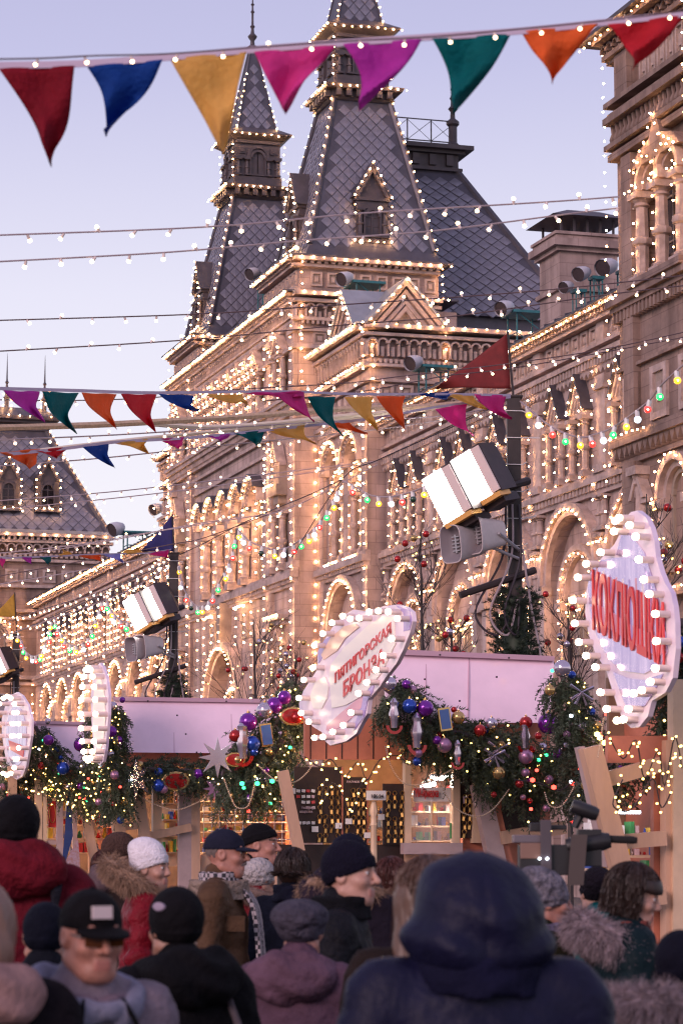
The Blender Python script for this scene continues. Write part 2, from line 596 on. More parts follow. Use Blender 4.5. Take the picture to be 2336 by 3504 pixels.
# ---------------------------------------------------- wings
def wing(label, s0, s1, centres, half, detail=True):
    T = thing('arcade_wing', label, 'building', W((s0 + s1) / 2, 32, 0))
    fr = Front(30.0)
    BL = Bulbs(T)
    wl = MB().use(M['stone'])
    wl.box(s0, s1, -9.0, -0.36, 0, 12.7, fr)
    edges = [s0] + [(a + b) / 2 for a, b in zip(centres[:-1], centres[1:])] + [s1]
    for c, e0, e1 in zip(centres, edges[:-1], edges[1:]):
        archwall(wl, fr, e0, e1, 0, 12.7, c, 2.05, 9.95, 0.0, 0.36)
        # upper storey wall pieces between the openings
        x = [e0, c - 1.42, c - 0.62, c + 0.62, c + 1.42, e1]
        for i in (0, 2, 4):
            wl.box(x[i], x[i + 1], -0.6, 0, 12.9, 16.3, fr)
        for i in (1, 3):
            wl.box(x[i], x[i + 1], -0.6, -0.02, 15.0, 16.3, fr)
    wl.box(s0, s1, -9.0, -0.6, 12.7, 18.0, fr)
    part('wall', wl, None, T)
    w2 = MB().use(M['stone']); w2.box(s0, s1, -0.6, 0.0, 16.3, 18.0, fr)
    part('wall', w2, None, T)
    courses(T, fr, s0, s1, [(12.35, 12.5, 0.16), (12.7, 12.9, 0.34), (12.9, 13.02, 0.22)], 'string_course')
    row(T, fr, s0, s1, 12.5, 12.7, 0.3, 0.55, 0.26, 'dentils')
    courses(T, fr, s0, s1, [(16.28, 16.38, 0.14), (16.62, 16.78, 0.3), (16.98, 17.1, 0.2), (17.72, 17.86, 0.34), (17.98, 18.1, 0.58)], 'cornice')
    row(T, fr, s0, s1, 16.38, 16.62, 0.26, 0.5, 0.24, 'dentils')
    row(T, fr, s0, s1, 16.1, 16.28, 0.34, 0.7, 0.16, 'carved_frieze', shape='tooth')
    row(T, fr, s0, s1, 17.86, 17.98, 0.3, 0.5, 0.46, 'dentils')
    e = MB().use(M['darkmetal']); e.box(s0, s1, -0.6, 0.7, 18.1, 18.17, fr)
    part('gutter', e, None, T)
    rf = MB().use(M['zinc'])
    rf.hexa([fr(s0, 0.6, 18.15), fr(s1, 0.6, 18.15), fr(s1, -9, 20.6), fr(s0, -9, 20.6), fr(s0, 0.6, 18.22), fr(s1, 0.6, 18.22), fr(s1, -9, 20.7), fr(s0, -9, 20.7)])
    part('roof', rf, None, T)
    sm = MB().use(M['lead'])
    n = int((s1 - s0) / 0.9)
    for i in range(n):
        a = s0 + (i + 0.5) * (s1 - s0) / n
        sm.hexa([fr(a - 0.03, 0.6, 18.22), fr(a + 0.03, 0.6, 18.22), fr(a + 0.03, -9, 20.7), fr(a - 0.03, -9, 20.7), fr(a - 0.03, 0.6, 18.3), fr(a + 0.03, 0.6, 18.3), fr(a + 0.03, -9, 20.78), fr(a - 0.03, -9, 20.78)])
    part('roof_seams', sm, None, T, kind='stuff')
    BL.line(fr(s0 + 0.2, 0.66, 18.0), fr(s1, 0.66, 18.0), 0.4)
    for c, e0, e1 in zip(centres, edges[:-1], edges[1:]):
        arch(T, fr, c, 0.0, 9.95, 2.05, 0.42, 0.3, 9.0)
        arch(T, fr, c, -0.36, 9.4, 1.34, 0.36, 0.3, 9.0, True)
        BL.arc(fr, c, 9.95, 2.22, 0.34, 0.42, math.pi - 0.42)
        BL.arc(fr, c, 9.4, 1.4, 0.0, 0.0)
        for k in range(5):
            for sx in (-1, 1):
                BL.p.append(Vector(fr(c + sx * 1.4, 0.0, 9.1 - 0.42 * k)))
        for sx in (-1, 1):
            window(T, fr, c + sx * 0.58, -0.27, 7.6, 0.8, 1.9)
            BL.arc(fr, c + sx * 0.58, 9.0, 0.45, -0.12, 0.0, math.pi, 0.3)
            arch(T, fr, c + sx * 0.58, -0.36, 9.05, 0.36, 0.14, 0.18)
            # paired colonnettes on the spandrels
            column(T, fr, c + sx * 2.6, 0.14, 9.6, 1.5, 0.13)
            column(T, fr, c + sx * 2.58, 0.14, 11.2, 1.1, 0.13)
        panel(T, fr, e0, 0.02, 8.1, 0.5, 1.1)
        # windows of the upper storey
        for sx in (-1, 1):
            x = c + sx * 1.02
            window(T, fr, x, -0.12, 13.02, 0.78, 1.95)
            pediment(T, fr, x, 0.02, 15.12, 1.36, 1.1, 0.26)
            for k in (0.15, 0.85):
                pass
            for dx in (-0.55, 0.55):
                column(T, fr, x + dx, 0.2, 13.02, 1.95, 0.12)
                BL.line(fr(x + dx * 0.9, 0.4, 13.0), fr(x + dx * 0.9, 0.4, 15.1), 0.46)
            BL.path([fr(x - 0.62, 0.38, 15.2), fr(x, 0.38, 16.2), fr(x + 0.62, 0.38, 15.2)], 0.4)
        # pilaster between bays
        for z0, z1, b, hw in ((13.0, 13.25, 0.3, 0.42), (13.25, 15.6, 0.16, 0.34), (15.6, 15.75, 0.26, 0.42), (15.75, 16.05, 0.2, 0.38), (17.1, 17.72, 0.16, 0.3)):
            pl = MB().use(M['trim']); pl.box(e0 - hw, e0 + hw, -0.04, b, z0, z1 - 0.002, fr)
            part('pilaster', pl, None, T)
        BL.line(fr(e0 + 0.36, 0.3, 12.2), fr(e0 + 0.36, 0.3, 16.2), 0.46)
        BL.line(fr(e0 + 0.5, 0.4, 10.85), fr(e0 - 0.5, 0.4, 10.85), 0.25)
        nP = 6
        for k in range(nP):
            panel(T, fr, e0 + 0.75 + k * (e1 - e0 - 1.0) / nP, 0.0, 17.13, 0.56, 0.56)
    return T, BL

T_WN, BL = wing('near arcade wing with paired gabled windows behind the floodlight mast', 58.0, 94.62, [91.5 - 5.5 * k for k in range(6)][::-1], 2.75)
BL.finish(0.05)
T_WF, BL = wing('far arcade wing with rows of lit arches behind the pink stall roofs', 131.7, 174.0, [134.6 + 5.6 * k for k in range(7)], 2.8)
BL.finish(0.075)
# ---------------------------------------------------- central block
CS = 113.15                       # axis of symmetry along the facade
PA, PB = 28.37, 29.36
T_C = thing('entrance_block', 'tall lit entrance block with five arches under the two spires', 'building', W(CS, 33, 0))
BL = Bulbs(T_C)
fa, fb = Front(PA), Front(PB)
MIR = lambda s: 2 * CS - s

def lower_storeys(fr, a0, a1):
    courses(T_C, fr, a0, a1, [(12.3, 12.45, 0.14), (12.62, 12.88, 0.36), (12.88, 13.05, 0.22)], 'string_course')
    row(T_C, fr, a0, a1, 12.45, 12.62, 0.3, 0.55, 0.26, 'dentils')

# --- core walls
wl = MB().use(M['stone'])
wl.box(101.5, 124.8, -7, -0.9, 0, 24.2, fa)
wl.box(106.0, 120.3, -0.9, -0.34, 12.9, 18.0, fa)
for a0, a1 in ((101.5, 106.0), (120.3, 124.8)):
    wl.box(a0, a1, -0.9, 0, 0, 24.2, fa)
# ground storey of the centre with the big entrance arch and two side bays
archwall(wl, fa, 108.6, 117.7, 0, 12.6, CS, 2.9, 7.4, 0.0, 0.5)
wl.box(108.6, 117.7, -0.9, -0.5, 0, 12.6, fa)
wl.box(106.0, 108.6, -0.9, 0, 0, 12.6, fa)
wl.box(117.7, 120.3, -0.9, 0, 0, 12.6, fa)
# five-arched storey
cs5 = [108.25 + 2.45 * k for k in range(5)]
ed = [106.0] + [(a + b) / 2 for a, b in zip(cs5[:-1], cs5[1:])] + [120.3]
for c, e0, e1 in zip(cs5, ed[:-1], ed[1:]):
    archwall(wl, fa, e0, e1, 13.0, 18.0, c, 0.92, 16.55, 0.0, 0.34, 12)
wl.box(106.0, 120.3, -0.9, 0, 18.0, 24.2, fa)
part('wall', wl, None, T_C)
lower_storeys(fa, 101.5, 124.8)
# arches, windows of the five-arched storey
for i, c in enumerate(cs5):
    arch(T_C, fa, c, 0.0, 16.55, 0.92, 0.3, 0.34, 0.0, True)
    BL.arc(fa, c, 16.55, 1.16, 0.42, 0.35, math.pi - 0.35, 0.33)
    arch(T_C, fa, c, -0.34, 16.2, 0.52, 0.16, 0.2)
    window(T_C, fa, c, -0.26, 13.05, 1.1, 3.7)
    BL.arc(fa, c, 16.2, 0.6, -0.06, 0.2, math.pi - 0.2, 0.3)
    BL.path([fa(c - 0.4, -0.12, 15.7), fa(c + 0.4, -0.12, 15.7)], 0.25)
    for dx in (-0.6, 0.6):
        BL.line(fa(c + dx, -0.1, 13.1), fa(c + dx, -0.1, 16.0), 0.45)
    # dark sheet caps over the arches
    cap = MB().use(M['lead'])
    cap.ring(c, 16.55, 1.225, 1.3, -0.05, 0.5, 0.5, math.pi - 0.5, 10, fa)
    part('arch_cap', cap, None, T_C)
for e0 in ed[1:-1]:
    column(T_C, fa, e0, 0.2, 13.05, 3.0, 0.2)
    BL.line(fa(e0, 0.45, 13.2), fa(e0, 0.45, 16.0), 0.45)
    cb = MB().use(M['trim']); cb.box(e0 - 0.3, e0 + 0.3, -0.02, 0.42, 16.05, 16.3, fa)
    part('capital', cb, None, T_C)
# blank panel band and middle cornice
courses(T_C, fa, 106.2, 120.1, [(18.35, 18.5, 0.14), (19.05, 19.2, 0.16)], 'string_course')
courses(T_C, fa, 101.5, 124.8, [(19.55, 19.7, 0.2), (19.95, 20.15, 0.4), (20.15, 20.3, 0.5)], 'cornice')
row(T_C, fa, 101.5, 124.8, 19.7, 19.95, 0.24, 0.5, 0.3, 'dentils')
# upper gallery with paired columns and little gables
row(T_C, fa, 106.4, 119.9, 20.3, 20.9, 0.3, 0.5, 0.3, 'balusters', shape='baluster')
nG = 8
for k in range(nG):
    c = 107.0 + (119.3 - 107.0) * (k + 0.5) / nG
    window(T_C, fa, c, 0.06, 20.95, 0.72, 1.55)
    arch(T_C, fa, c, 0.0, 22.2, 0.42, 0.18, 0.3)
    pediment(T_C, fa, c, 0.02, 22.62, 1.25, 0.75, 0.36, False)
    BL.arc(fa, c, 22.45, 0.42, 0.5, -0.2, math.pi + 0.2, 0.3, 1.3)
    for dx in (-0.5, 0.5):
        column(T_C, fa, c + dx, 0.22, 20.35, 1.9, 0.13)
        BL.line(fa(c + dx, 0.42, 20.4), fa(c + dx, 0.42, 22.2), 0.44)
courses(T_C, fa, 101.5, 124.8, [(22.25, 22.36, 0.3)], 'string_course')
courses(T_C, fa, 101.5, 124.8, [(23.45, 23.6, 0.2), (23.62, 23.72, 0.28), (24.2, 24.35, 0.4), (24.48, 24.62, 0.62)], 'cornice')
row(T_C, fa, 101.5, 124.8, 23.72, 24.2, 0.36, 0.5, 0.3, 'arcaded_frieze', shape='arcade')
row(T_C, fa, 101.5, 124.8, 23.3, 23.45, 0.24, 0.5, 0.2, 'dentils')
row(T_C, fa, 101.5, 124.8, 24.35, 24.48, 0.3, 0.5, 0.5, 'dentils')
BL.line(fa(101.3, 0.7, 24.56), fa(124.9, 0.7, 24.56), 0.38)
rf = MB().use(M['lead']); rf.box(101.2, 125.1, -7, 0.72, 24.62, 24.7, fa)
part('roof_edge', rf, None, T_C)
# --- pilasters, niches and little windows on the tower bays
for s0, s1, sg in ((101.5, 106.0, 1), (120.3, 124.8, -1)):
    for x in (s0 + 0.45, s1 - 0.3):
        for hw, b_, z0_, z1_ in ((.42, .16, 13.05, 19.5), (.42, .16, 0, 12.3), (.36, .2, 20.3, 23.4)):
            pl = MB().use(M['stone']); pl.box(x - hw, x + hw, -0.03, b_, z0_, z1_, fa)
            part('pilaster', pl, None, T_C)
        for z in (13.05, 18.9, 20.31, 22.95):
            cp = MB().use(M['trim']); cp.box(x - 0.5, x + 0.5, -0.03, 0.28, z, z + 0.28, fa)
            part('pilaster_moulding', cp, None, T_C)
    BL.line(fa(s0 + 0.12, 0.3, 7.0), fa(s0 + 0.12, 0.3, 19.6), 0.47)
    BL.line(fa(s0 + 0.12, 0.35, 20.3), fa(s0 + 0.12, 0.35, 24.2), 0.47)
    BL.line(fa(s1 - 0.05, 0.3, 7.0), fa(s1 - 0.05, 0.3, 19.6), 0.47)
    BL.line(fa(s1 - 0.3, 0.4, 20.3), fa(s1 - 0.3, 0.4, 23.4), 0.47)
    c = (s0 + s1) / 2 + 0.1
    nb = MB().use(M['dstone'])
    nb.box(c - 0.62, c + 0.62, -0.02, 0.5, 16.3, 16.75, fa)
    nb.box(c - 0.4, c + 0.4, -0.02, 0.35, 15.95, 16.3, fa)
    nb.box(c - 0.55, c - 0.4, -0.02, 0.36, 16.75, 17.7, fa)
    nb.box(c + 0.4, c + 0.55, -0.02, 0.36, 16.75, 17.7, fa)
    part('niche', nb, None, T_C)
    # weathered statue under the canopy
    st = MB().use(M['dstone']); st.smooth = True
    st.lathe([(0.3, 0), (0.28, 0.3), (0.24, 0.6), (0.27, 0.8), (0.12, 0.92), (0.13, 1.02), (0.1, 1.14), (0.02, 1.18)], 8, c=fa(c, 0.2, 16.75))
    part('statue', st, None, T_C)
    pediment(T_C, fa, c, 0.05, 17.7, 1.2, 0.95, 0.45, False)
    BL.path([fa(c - 0.6, 0.7, 16.7), fa(c - 0.6, 0.7, 17.7), fa(c, 0.7, 18.5), fa(c + 0.6, 0.7, 17.7), fa(c + 0.6, 0.7, 16.7), fa(c - 0.6, 0.7, 16.7)], 0.3)
    window(T_C, fa, c, 0.03, 13.1, 1.0, 2.4, False)
    for dx in (-0.72, 0.72):
        column(T_C, fa, c + dx, 0.24, 13.05, 2.6, 0.15)
        BL.line(fa(c + dx * 0.95, 0.45, 13.1), fa(c + dx * 0.95, 0.45, 15.8), 0.46)
    window(T_C, fa, c, 0.03, 20.6, 1.0, 1.9)
    pediment(T_C, fa, c, 0.02, 22.55, 1.5, 0.8, 0.4, False)
    for dx in (-0.66, 0.66):
        column(T_C, fa, c + dx, 0.24, 20.35, 2.1, 0.14)
        BL.line(fa(c + dx, 0.45, 20.4), fa(c + dx, 0.45, 22.4), 0.4)
    BL.path([fa(c - 0.7, 0.5, 22.6), fa(c, 0.5, 23.35), fa(c + 0.7, 0.5, 22.6)], 0.32)
    # ground storey: small hooded niche, bracketed shelf
    sh = MB().use(M['trim'])
    sh.box(c - 1.0, c + 1.0, -0.02, 0.5, 11.0, 11.2, fa)
    sh.box(c - 0.85, c + 0.85, -0.02, 0.36, 10.8, 11.0, fa)
    part('shelf', sh, None, T_C)
    BL.line(fa(c - 1.0, 0.58, 11.15), fa(c + 1.0, 0.58, 11.15), 0.22)
    window(T_C, fa, c, 0.04, 8.9, 0.9, 1.6)
    for dx in (-0.7, 0.7):
        BL.line(fa(c + dx, 0.3, 7.0), fa(c + dx, 0.3, 10.7), 0.45)
    pediment(T_C, fa, c, 0.02, 10.1, 1.1, 0.6, 0.34, False)
# --- entrance arch
arch(T_C, fa, CS, 0.0, 7.4, 2.9, 0.5, 0.5, 7.0)
BL.arc(fa, CS, 7.4, 3.1, 0.6, 0.0, math.pi, 0.36)
arch(T_C, fa, CS, -0.5, 6.6, 2.0, 0.4, 0.3, 6.0, True)
BL.arc(fa, CS, 6.6, 2.1, -0.1, 0.0, math.pi, 0.34)
dr = MB().use(M['glass']); dr.box(CS - 1.9, CS + 1.9, -0.5, -0.46, 0, 8.0, fa)
part('door_glazing', dr, None, T_C)
gb = MB().use(M['dstone'])      # curved bracket over the entrance
gb.prism([(-0.25, 0), (0.25, 0), (0.4, 1.8), (-0.4, 1.8)], 0, 0.55, lambda x, y, z: fa(CS + x, y, 10.75 + z))
part('keystone', gb, None, T_C)
BL.line(fa(CS - 0.5, 0.65, 10.4), fa(CS - 0.5, 0.65, 12.3), 0.42)
for sg in (-1, 1):
    c = CS + sg * 3.0
    window(T_C, fa, c, 0.03, 10.75, 0.9, 1.2, False)
    BL.line(fa(c - 0.9, 0.35, 12.15), fa(c - 0.1, 0.35, 12.15), 0.2)
    BL.line(fa(c + 0.1, 0.35, 12.15), fa(c + 0.9, 0.35, 12.15), 0.2)
    for dx in (-0.75, 0.75):
        BL.line(fa(c + dx, 0.3, 10.5), fa(c + dx, 0.3, 12.1), 0.45)
    panel(T_C, fa, c + sg * 1.2, 0.0, 8.2, 0.8, 1.8)
    BL.line(fa(c + sg * 2.1, 0.3, 7.0), fa(c + sg * 2.1, 0.3, 12.2), 0.46)

# --- flanking gabled bays (B)
for mir in (False, True):
    q = (lambda s: MIR(s)) if mir else (lambda s: s)
    s0, s1 = sorted((q(94.62), q(101.5)))
    wl = MB().use(M['stone'])
    wl.box(s0, s1, -8, -0.36, 0, 21.6, fb)
    c0 = (s0 + s1) / 2 - 0.1
    ca, cb_ = c0 - 1.35, c0 + 1.35
    archwall(wl, fb, s0, c0, 12.9, 18.3, ca, 1.02, 16.7, 0, 0.36, 12)
    archwall(wl, fb, c0, s1, 12.9, 18.3, cb_, 1.02, 16.7, 0, 0.36, 12)
    wl.box(s0, s1, -0.36, 0, 18.3, 21.6, fb)
    archwall(wl, fb, s0, s1, 0, 12.9, c0, 2.2, 9.8, 0, 0.36)
    part('wall', wl, None, T_C)
    lower_storeys(fb, s0, s1)
    for c in (ca, cb_):
        arch(T_C, fb, c, 0.0, 16.7, 1.02, 0.32, 0.36, 0.0, True)
        BL.arc(fb, c, 16.7, 1.26, 0.45, 0.3, math.pi - 0.3, 0.34)
        arch(T_C, fb, c, -0.36, 16.1, 0.62, 0.18, 0.3)
        window(T_C, fb, c, -0.28, 13.0, 1.25, 3.7)
        BL.arc(fb, c, 16.1, 0.68, 0.0, 0, math.pi, 0.3)
        BL.path([fb(c - 0.5, -0.08, 15.75), fb(c, -0.08, 15.95), fb(c + 0.5, -0.08, 15.75)], 0.24)
        for dx in (-0.75, 0.75):
            BL.line(fb(c + dx, 0.05, 13.0), fb(c + dx, 0.05, 16.0), 0.44)
            column(T_C, fb, c + dx * 0.85, -0.12, 13.0, 2.7, 0.14)
        BL.line(fb(c - 0.8, 0.3, 12.95), fb(c + 0.7, 0.3, 12.95), 0.22)
    for x in (s0 + 0.4, s1 - 0.4):
        for z0_, z1_ in ((13.05, 18.2), (0, 12.3)):
            pl = MB().use(M['stone']); pl.box(x - 0.4, x + 0.4, -0.03, 0.14, z0_, z1_, fb)
            part('pilaster', pl, None, T_C)
        BL.line(fb(x - 0.34 if x < c0 else x + 0.34, 0.26, 9.0), fb(x - 0.34 if x < c0 else x + 0.34, 0.26, 18.0), 0.47)
    arch(T_C, fb, c0, 0.0, 9.8, 2.2, 0.4, 0.3, 9.0)
    BL.arc(fb, c0, 9.8, 2.36, 0.35, 0.2, math.pi - 0.2)
    arch(T_C, fb, c0, -0.36, 9.2, 1.4, 0.36, 0.3, 8.5, True)
    BL.arc(fb, c0, 9.2, 1.5, 0.0, 0.0, math.pi)
    window(T_C, fb, c0, -0.28, 7.4, 1.2, 2.4)
    courses(T_C, fb, s0, s1, [(18.2, 18.34, 0.16), (18.6, 18.76, 0.34), (19.7, 19.82, 0.2), (20.3, 20.42, 0.24), (21.5, 21.64, 0.4), (21.78, 21.95, 0.6)], 'cornice')
    row(T_C, fb, s0, s1, 18.34, 18.6, 0.28, 0.5, 0.26, 'dentils')
    row(T_C, fb, s0, s1, 20.75, 21.5, 0.42, 0.5, 0.3, 'arcaded_frieze', shape='arcade')
    row(T_C, fb, s0, s1, 20.42, 20.6, 0.26, 0.5, 0.26, 'dentils')
    row(T_C, fb, s0, s1, 18.95, 19.6, 0.8, 0.55, 0.12, 'carved_panels')
    BL.line(fb(s0 - 0.2, 0.68, 21.9), fb(s1, 0.68, 21.9), 0.38)
    BL.line(fb(s0 - 0.1, 0.45, 20.38), fb(s1, 0.45, 20.38), 0.34)
    BL.line(fb(s0 + 0.05, 0.3, 18.3), fb(s0 + 0.05, 0.3, 21.7), 0.46)
    top = MB().use(M['zinc']); top.box(s0 - 0.3, s1 + 0.3, -9, 0.66, 21.95, 22.03, fb)
    part('roof', top, None, T_C)

# near end of bay B, facing the camera above the wing roof
fe = End(94.62)
e0, e1 = PB, 38.2
wl = MB().use(M['stone'])
wl.box(e0 + 0.002, e1, -0.5, 0.004, 18.3, 21.58, fe)
part('wall', wl, None, T_C)
courses(T_C, fe, e0 - 0.34, e1, [(18.64, 18.8, 0.34), (19.7, 19.82, 0.2), (20.3, 20.42, 0.24), (21.5, 21.63, 0.4), (21.78, 21.94, 0.6)], 'cornice')
row(T_C, fe, e0 - 0.2, e1, 20.72, 21.45, 0.42, 0.5, 0.3, 'arcaded_frieze', shape='arcade')
row(T_C, fe, e0 - 0.2, e1, 20.44, 20.6, 0.22, 0.5, 0.24, 'dentils')
row(T_C, fe, e0, e1, 18.35, 18.62, 0.26, 0.5, 0.24, 'dentils')
for k in range(10):
    x = e0 + 0.65 + k * 0.82
    panel(T_C, fe, x, 0.004, 18.9 + 0.02, 0.6, 0.7)
BL.line(fe(e0 - 0.5, 0.68, 21.9), fe(e1, 0.68, 21.9), 0.46)
BL.line(fe(e0 + 0.02, 0.3, 18.0), fe(e0 + 0.02, 0.3, 21.6), 0.46)
BL.line(fe(32.4, 0.3, 19.6), fe(32.4, 0.3, 21.6), 0.46)
# gables: one facing the camera, one facing the square
def gable(fr, a, b, z, w, h, back):
    mb = MB().use(M['trim'])
    for k, y in ((1.0, 0.3), (0.8, 0.22), (0.6, 0.12), (0.42, 0.2)):
        ww, hh, t = w / 2 * k, h * k, 0.17
        mb.prism([(a - ww, z), (a - ww + t * 1.3, z), (a, z + hh - t * 1.35), (a + ww - t * 1.3, z), (a + ww, z), (a, z + hh)], b - 0.05, b + y, fr)
    mb.use(M['dstone'])
    mb.prism([(a - w * 0.46, z), (a + w * 0.46, z), (a, z + h * 0.92)], b - 0.4, b + 0.02, fr)
    part('gable', mb, None, T_C)
    mb = MB().use(M['zinc'])
    e = 0.1
    mb.prism([(a - w / 2 - e, z), (a - w / 2 + 0.02, z), (a, z + h + 0.02), (a, z + h + e * 1.4)], b - back, b + 0.42, fr)
    mb.prism([(a + w / 2 + e, z), (a, z + h + e * 1.4), (a, z + h + 0.021), (a + w / 2 - 0.02, z)], b - back, b + 0.42, fr)
    part('gable_roof', mb, None, T_C)
    BL.path([fr(a - w / 2, b + 0.5, z + 0.05), fr(a, b + 0.5, z + h), fr(a + w / 2, b + 0.5, z + 0.05)], 0.42)
gable(fe, 30.75, 0.1, 22.03, 3.1, 1.75, 3.0)
gable(fb, 97.0, 0.1, 22.03, 3.4, 1.7, 3.0)

# --- tower blocks (A): one more storey above the cornice, front and near end
for s0, s1 in ((101.5, 107.1), (119.2, 124.8)):
    fe2 = End(s0)
    p1 = 34.55
    wl = MB().use(M['stone'])
    wl.box(s0, s1, PA - p1, 0, 24.2, 26.0, fa)
    part('wall', wl, None, T_C)
    w3 = MB().use(M['stone'])
    w3.box(PA + 0.003, p1, -0.5, 0.004, 18.0, 25.98, fe2)
    part('wall', w3, None, T_C)
    courses(T_C, fa, s0 - 0.02, s1, [(24.62 + 0.1, 24.9, 0.3), (25.75, 25.88, 0.3), (25.98, 26.14, 0.55)], 'cornice')
    courses(T_C, fe2, PA - 0.32, p1, [(20.1, 20.3, 0.4), (19.9, 20.1, 0.3), (22.25, 22.4, 0.3), (23.0, 23.15, 0.2), (23.45, 23.6, 0.26), (24.2, 24.35, 0.42), (24.46, 24.64, 0.6), (25.73, 25.87, 0.3), (25.97, 26.13, 0.55)], 'cornice')
    row(T_C, fe2, PA - 0.2, p1, 23.62, 24.2, 0.42, 0.5, 0.3, 'arcaded_frieze', shape='arcade')
    row(T_C, fe2, PA, p1, 23.3, 23.45, 0.22, 0.5, 0.24, 'dentils')
    row(T_C, fe2, PA, p1, 25.87, 25.97, 0.3, 0.5, 0.42, 'dentils')
    row(T_C, fa, s0, s1, 25.88, 25.98, 0.3, 0.5, 0.42, 'dentils')
    for k in range(8):
        panel(T_C, fe2, PA + 0.75 + k * 0.72, 0.004, 24.95, 0.5, 0.62)
        if k < 6:
            panel(T_C, fe2, PA + 0.9 + k * 0.95, 0.004, 22.45, 0.6, 0.55)
    for k in range(9):
        panel(T_C, fa, s0 + 0.4 + k * 0.6, 0.0, 24.98, 0.4, 0.66)
    BL.line(fa(s0 - 0.4, 0.62, 26.06), fa(s1, 0.62, 26.06), 0.36)
    BL.line(fa(s0 - 0.3, 0.72, 24.56), fa(s1, 0.72, 24.56), 0.36)
    BL.line(fe2(PA - 0.5, 0.62, 26.06), fe2(p1 + 0.4, 0.62, 26.06), 0.46)
    BL.line(fe2(PA - 0.4, 0.68, 24.56), fe2(p1 + 0.2, 0.68, 24.56), 0.46)
    BL.line(fe2(PA + 0.03, 0.35, 20.3), fe2(PA + 0.03, 0.35, 25.9), 0.46)
    BL.line(fe2(p1 + 0.1, 0.3, 24.7), fe2(p1 + 0.1, 0.3, 26.0), 0.34)
    lid = MB().use(M['lead'])
    lid.box(s0 - 0.55, s1 + 0.4, PA - p1 - 0.5, 0.62, 26.14, 26.22, fa)
    part('roof_edge', lid, None, T_C)
BL.line(fa(124.9, 0.3, 13.0), fa(124.9, 0.3, 26.0), 0.5)
BL.line(fb(131.8, 0.3, 9.0), fb(131.8, 0.5, 21.8), 0.5)
BL.finish(0.066)

# ---------------------------------------------------- pitched roofs of diamond tiles
def k_tile(w, h):
    mb = MB().use(M['slate'])
    # rhombus, lower corner proud, a little domed in the middle
    t = 0.035
    P = [(-w / 2, 0.012, 0), (0, 0.05, -h / 2), (w / 2, 0.012, 0), (0, 0.008, h / 2), (0, 0.045, 0.0)]
    B = [(-w / 2, -0.02, 0), (0, -0.02, -h / 2), (w / 2, -0.02, 0), (0, -0.02, h / 2)]
    mb.add(P + B, [(0, 1, 4), (1, 2, 4), (2, 3, 4), (3, 0, 4), (0, 5, 6, 1), (1, 6, 7, 2), (2, 7, 8, 3), (3, 8, 5, 0)])
    return mb.mesh('roof_tile')
def tiled_face(T, A, B, C, D, w, h, margin, individual=True, skip=None, cap=300, vis=None):
    """A,B bottom left/right, C,D top right/left of a planar face, seen from outside"""
    A, B, C, D = (Vector(q) for q in (A, B, C, D))
    x = (B - A).normalized()
    nrm = (B - A).cross(D - A).normalized()
    up = nrm.cross(x).normalized()
    H = (D - A).dot(up)
    wA, wB = 0.0, (B - A).length
    dl, dr = (D - A).dot(x), (C - A).dot(x)
    me = kit(('tile', w, h), lambda: k_tile(w * 0.93, h * 0.93))
    mb = MB().use(M['slate'])
    rows = int((H - 0.3) / (h / 2))
    cnt = 0
    cx = (wA + wB) / 2
    places = []
    for r in range(rows):
        v = h * .3 + r * h / 2
        if v + h * .4 > H:
            break
        l = dl * (v / H) + margin
        rr = wB + (dr - wB) * (v / H) - margin
        off = 0.0 if r % 2 == 0 else w / 2
        k0 = int((l - cx) / w) - 1
        k = k0
        while True:
            u_ = cx + off + k * w
            k += 1
            if u_ + w * .38 > rr:
                break
            if u_ - w * .38 < l:
                continue
            if skip and skip(u_, v):
                continue
            places.append((u_, v))
    for u_, v in places:
        q = A + x * u_ + up * v
        tl = rnd.uniform(-0.035, 0.035); tl2 = rnd.uniform(-0.03, 0.03)
        n2 = (nrm + x * tl + up * tl2).normalized()
        x2 = (x - n2 * x.dot(n2)).normalized()
        u2 = n2.cross(x2)
        m = Matrix(((-x2.x, n2.x, u2.x, q.x), (-x2.y, n2.y, u2.y, q.y), (-x2.z, n2.z, u2.z, q.z), (0, 0, 0, 1)))
        if individual and cnt < cap and inframe(q, 20) and (vis is None or vis(u_, v)):
            part('roof_tile', me, None, T, m); cnt += 1
        else:
            k = len(mb.v)
            for vert in me.vertices:
                mb.v.append(tuple(m @ vert.co))
            for p_ in me.polygons:
                mb.f.append(tuple(i + k for i in p_.vertices)); mb.m.append(0)
    if mb.v:
        part('roof_tiles', mb, None, T, kind='stuff')

def frustum(mb, c, hw0, hd0, z0, hw1, hd1, z1):
    """c=(s,p); hw along s, hd along p"""
    P = []
    for hw, hd, z in ((hw0, hd0, z0), (hw1, hd1, z1)):
        P += [W(c[0] - hw, c[1] - hd, z), W(c[0] - hw, c[1] + hd, z), W(c[0] + hw, c[1] + hd, z), W(c[0] + hw, c[1] - hd, z)]
    mb.hexa(P)

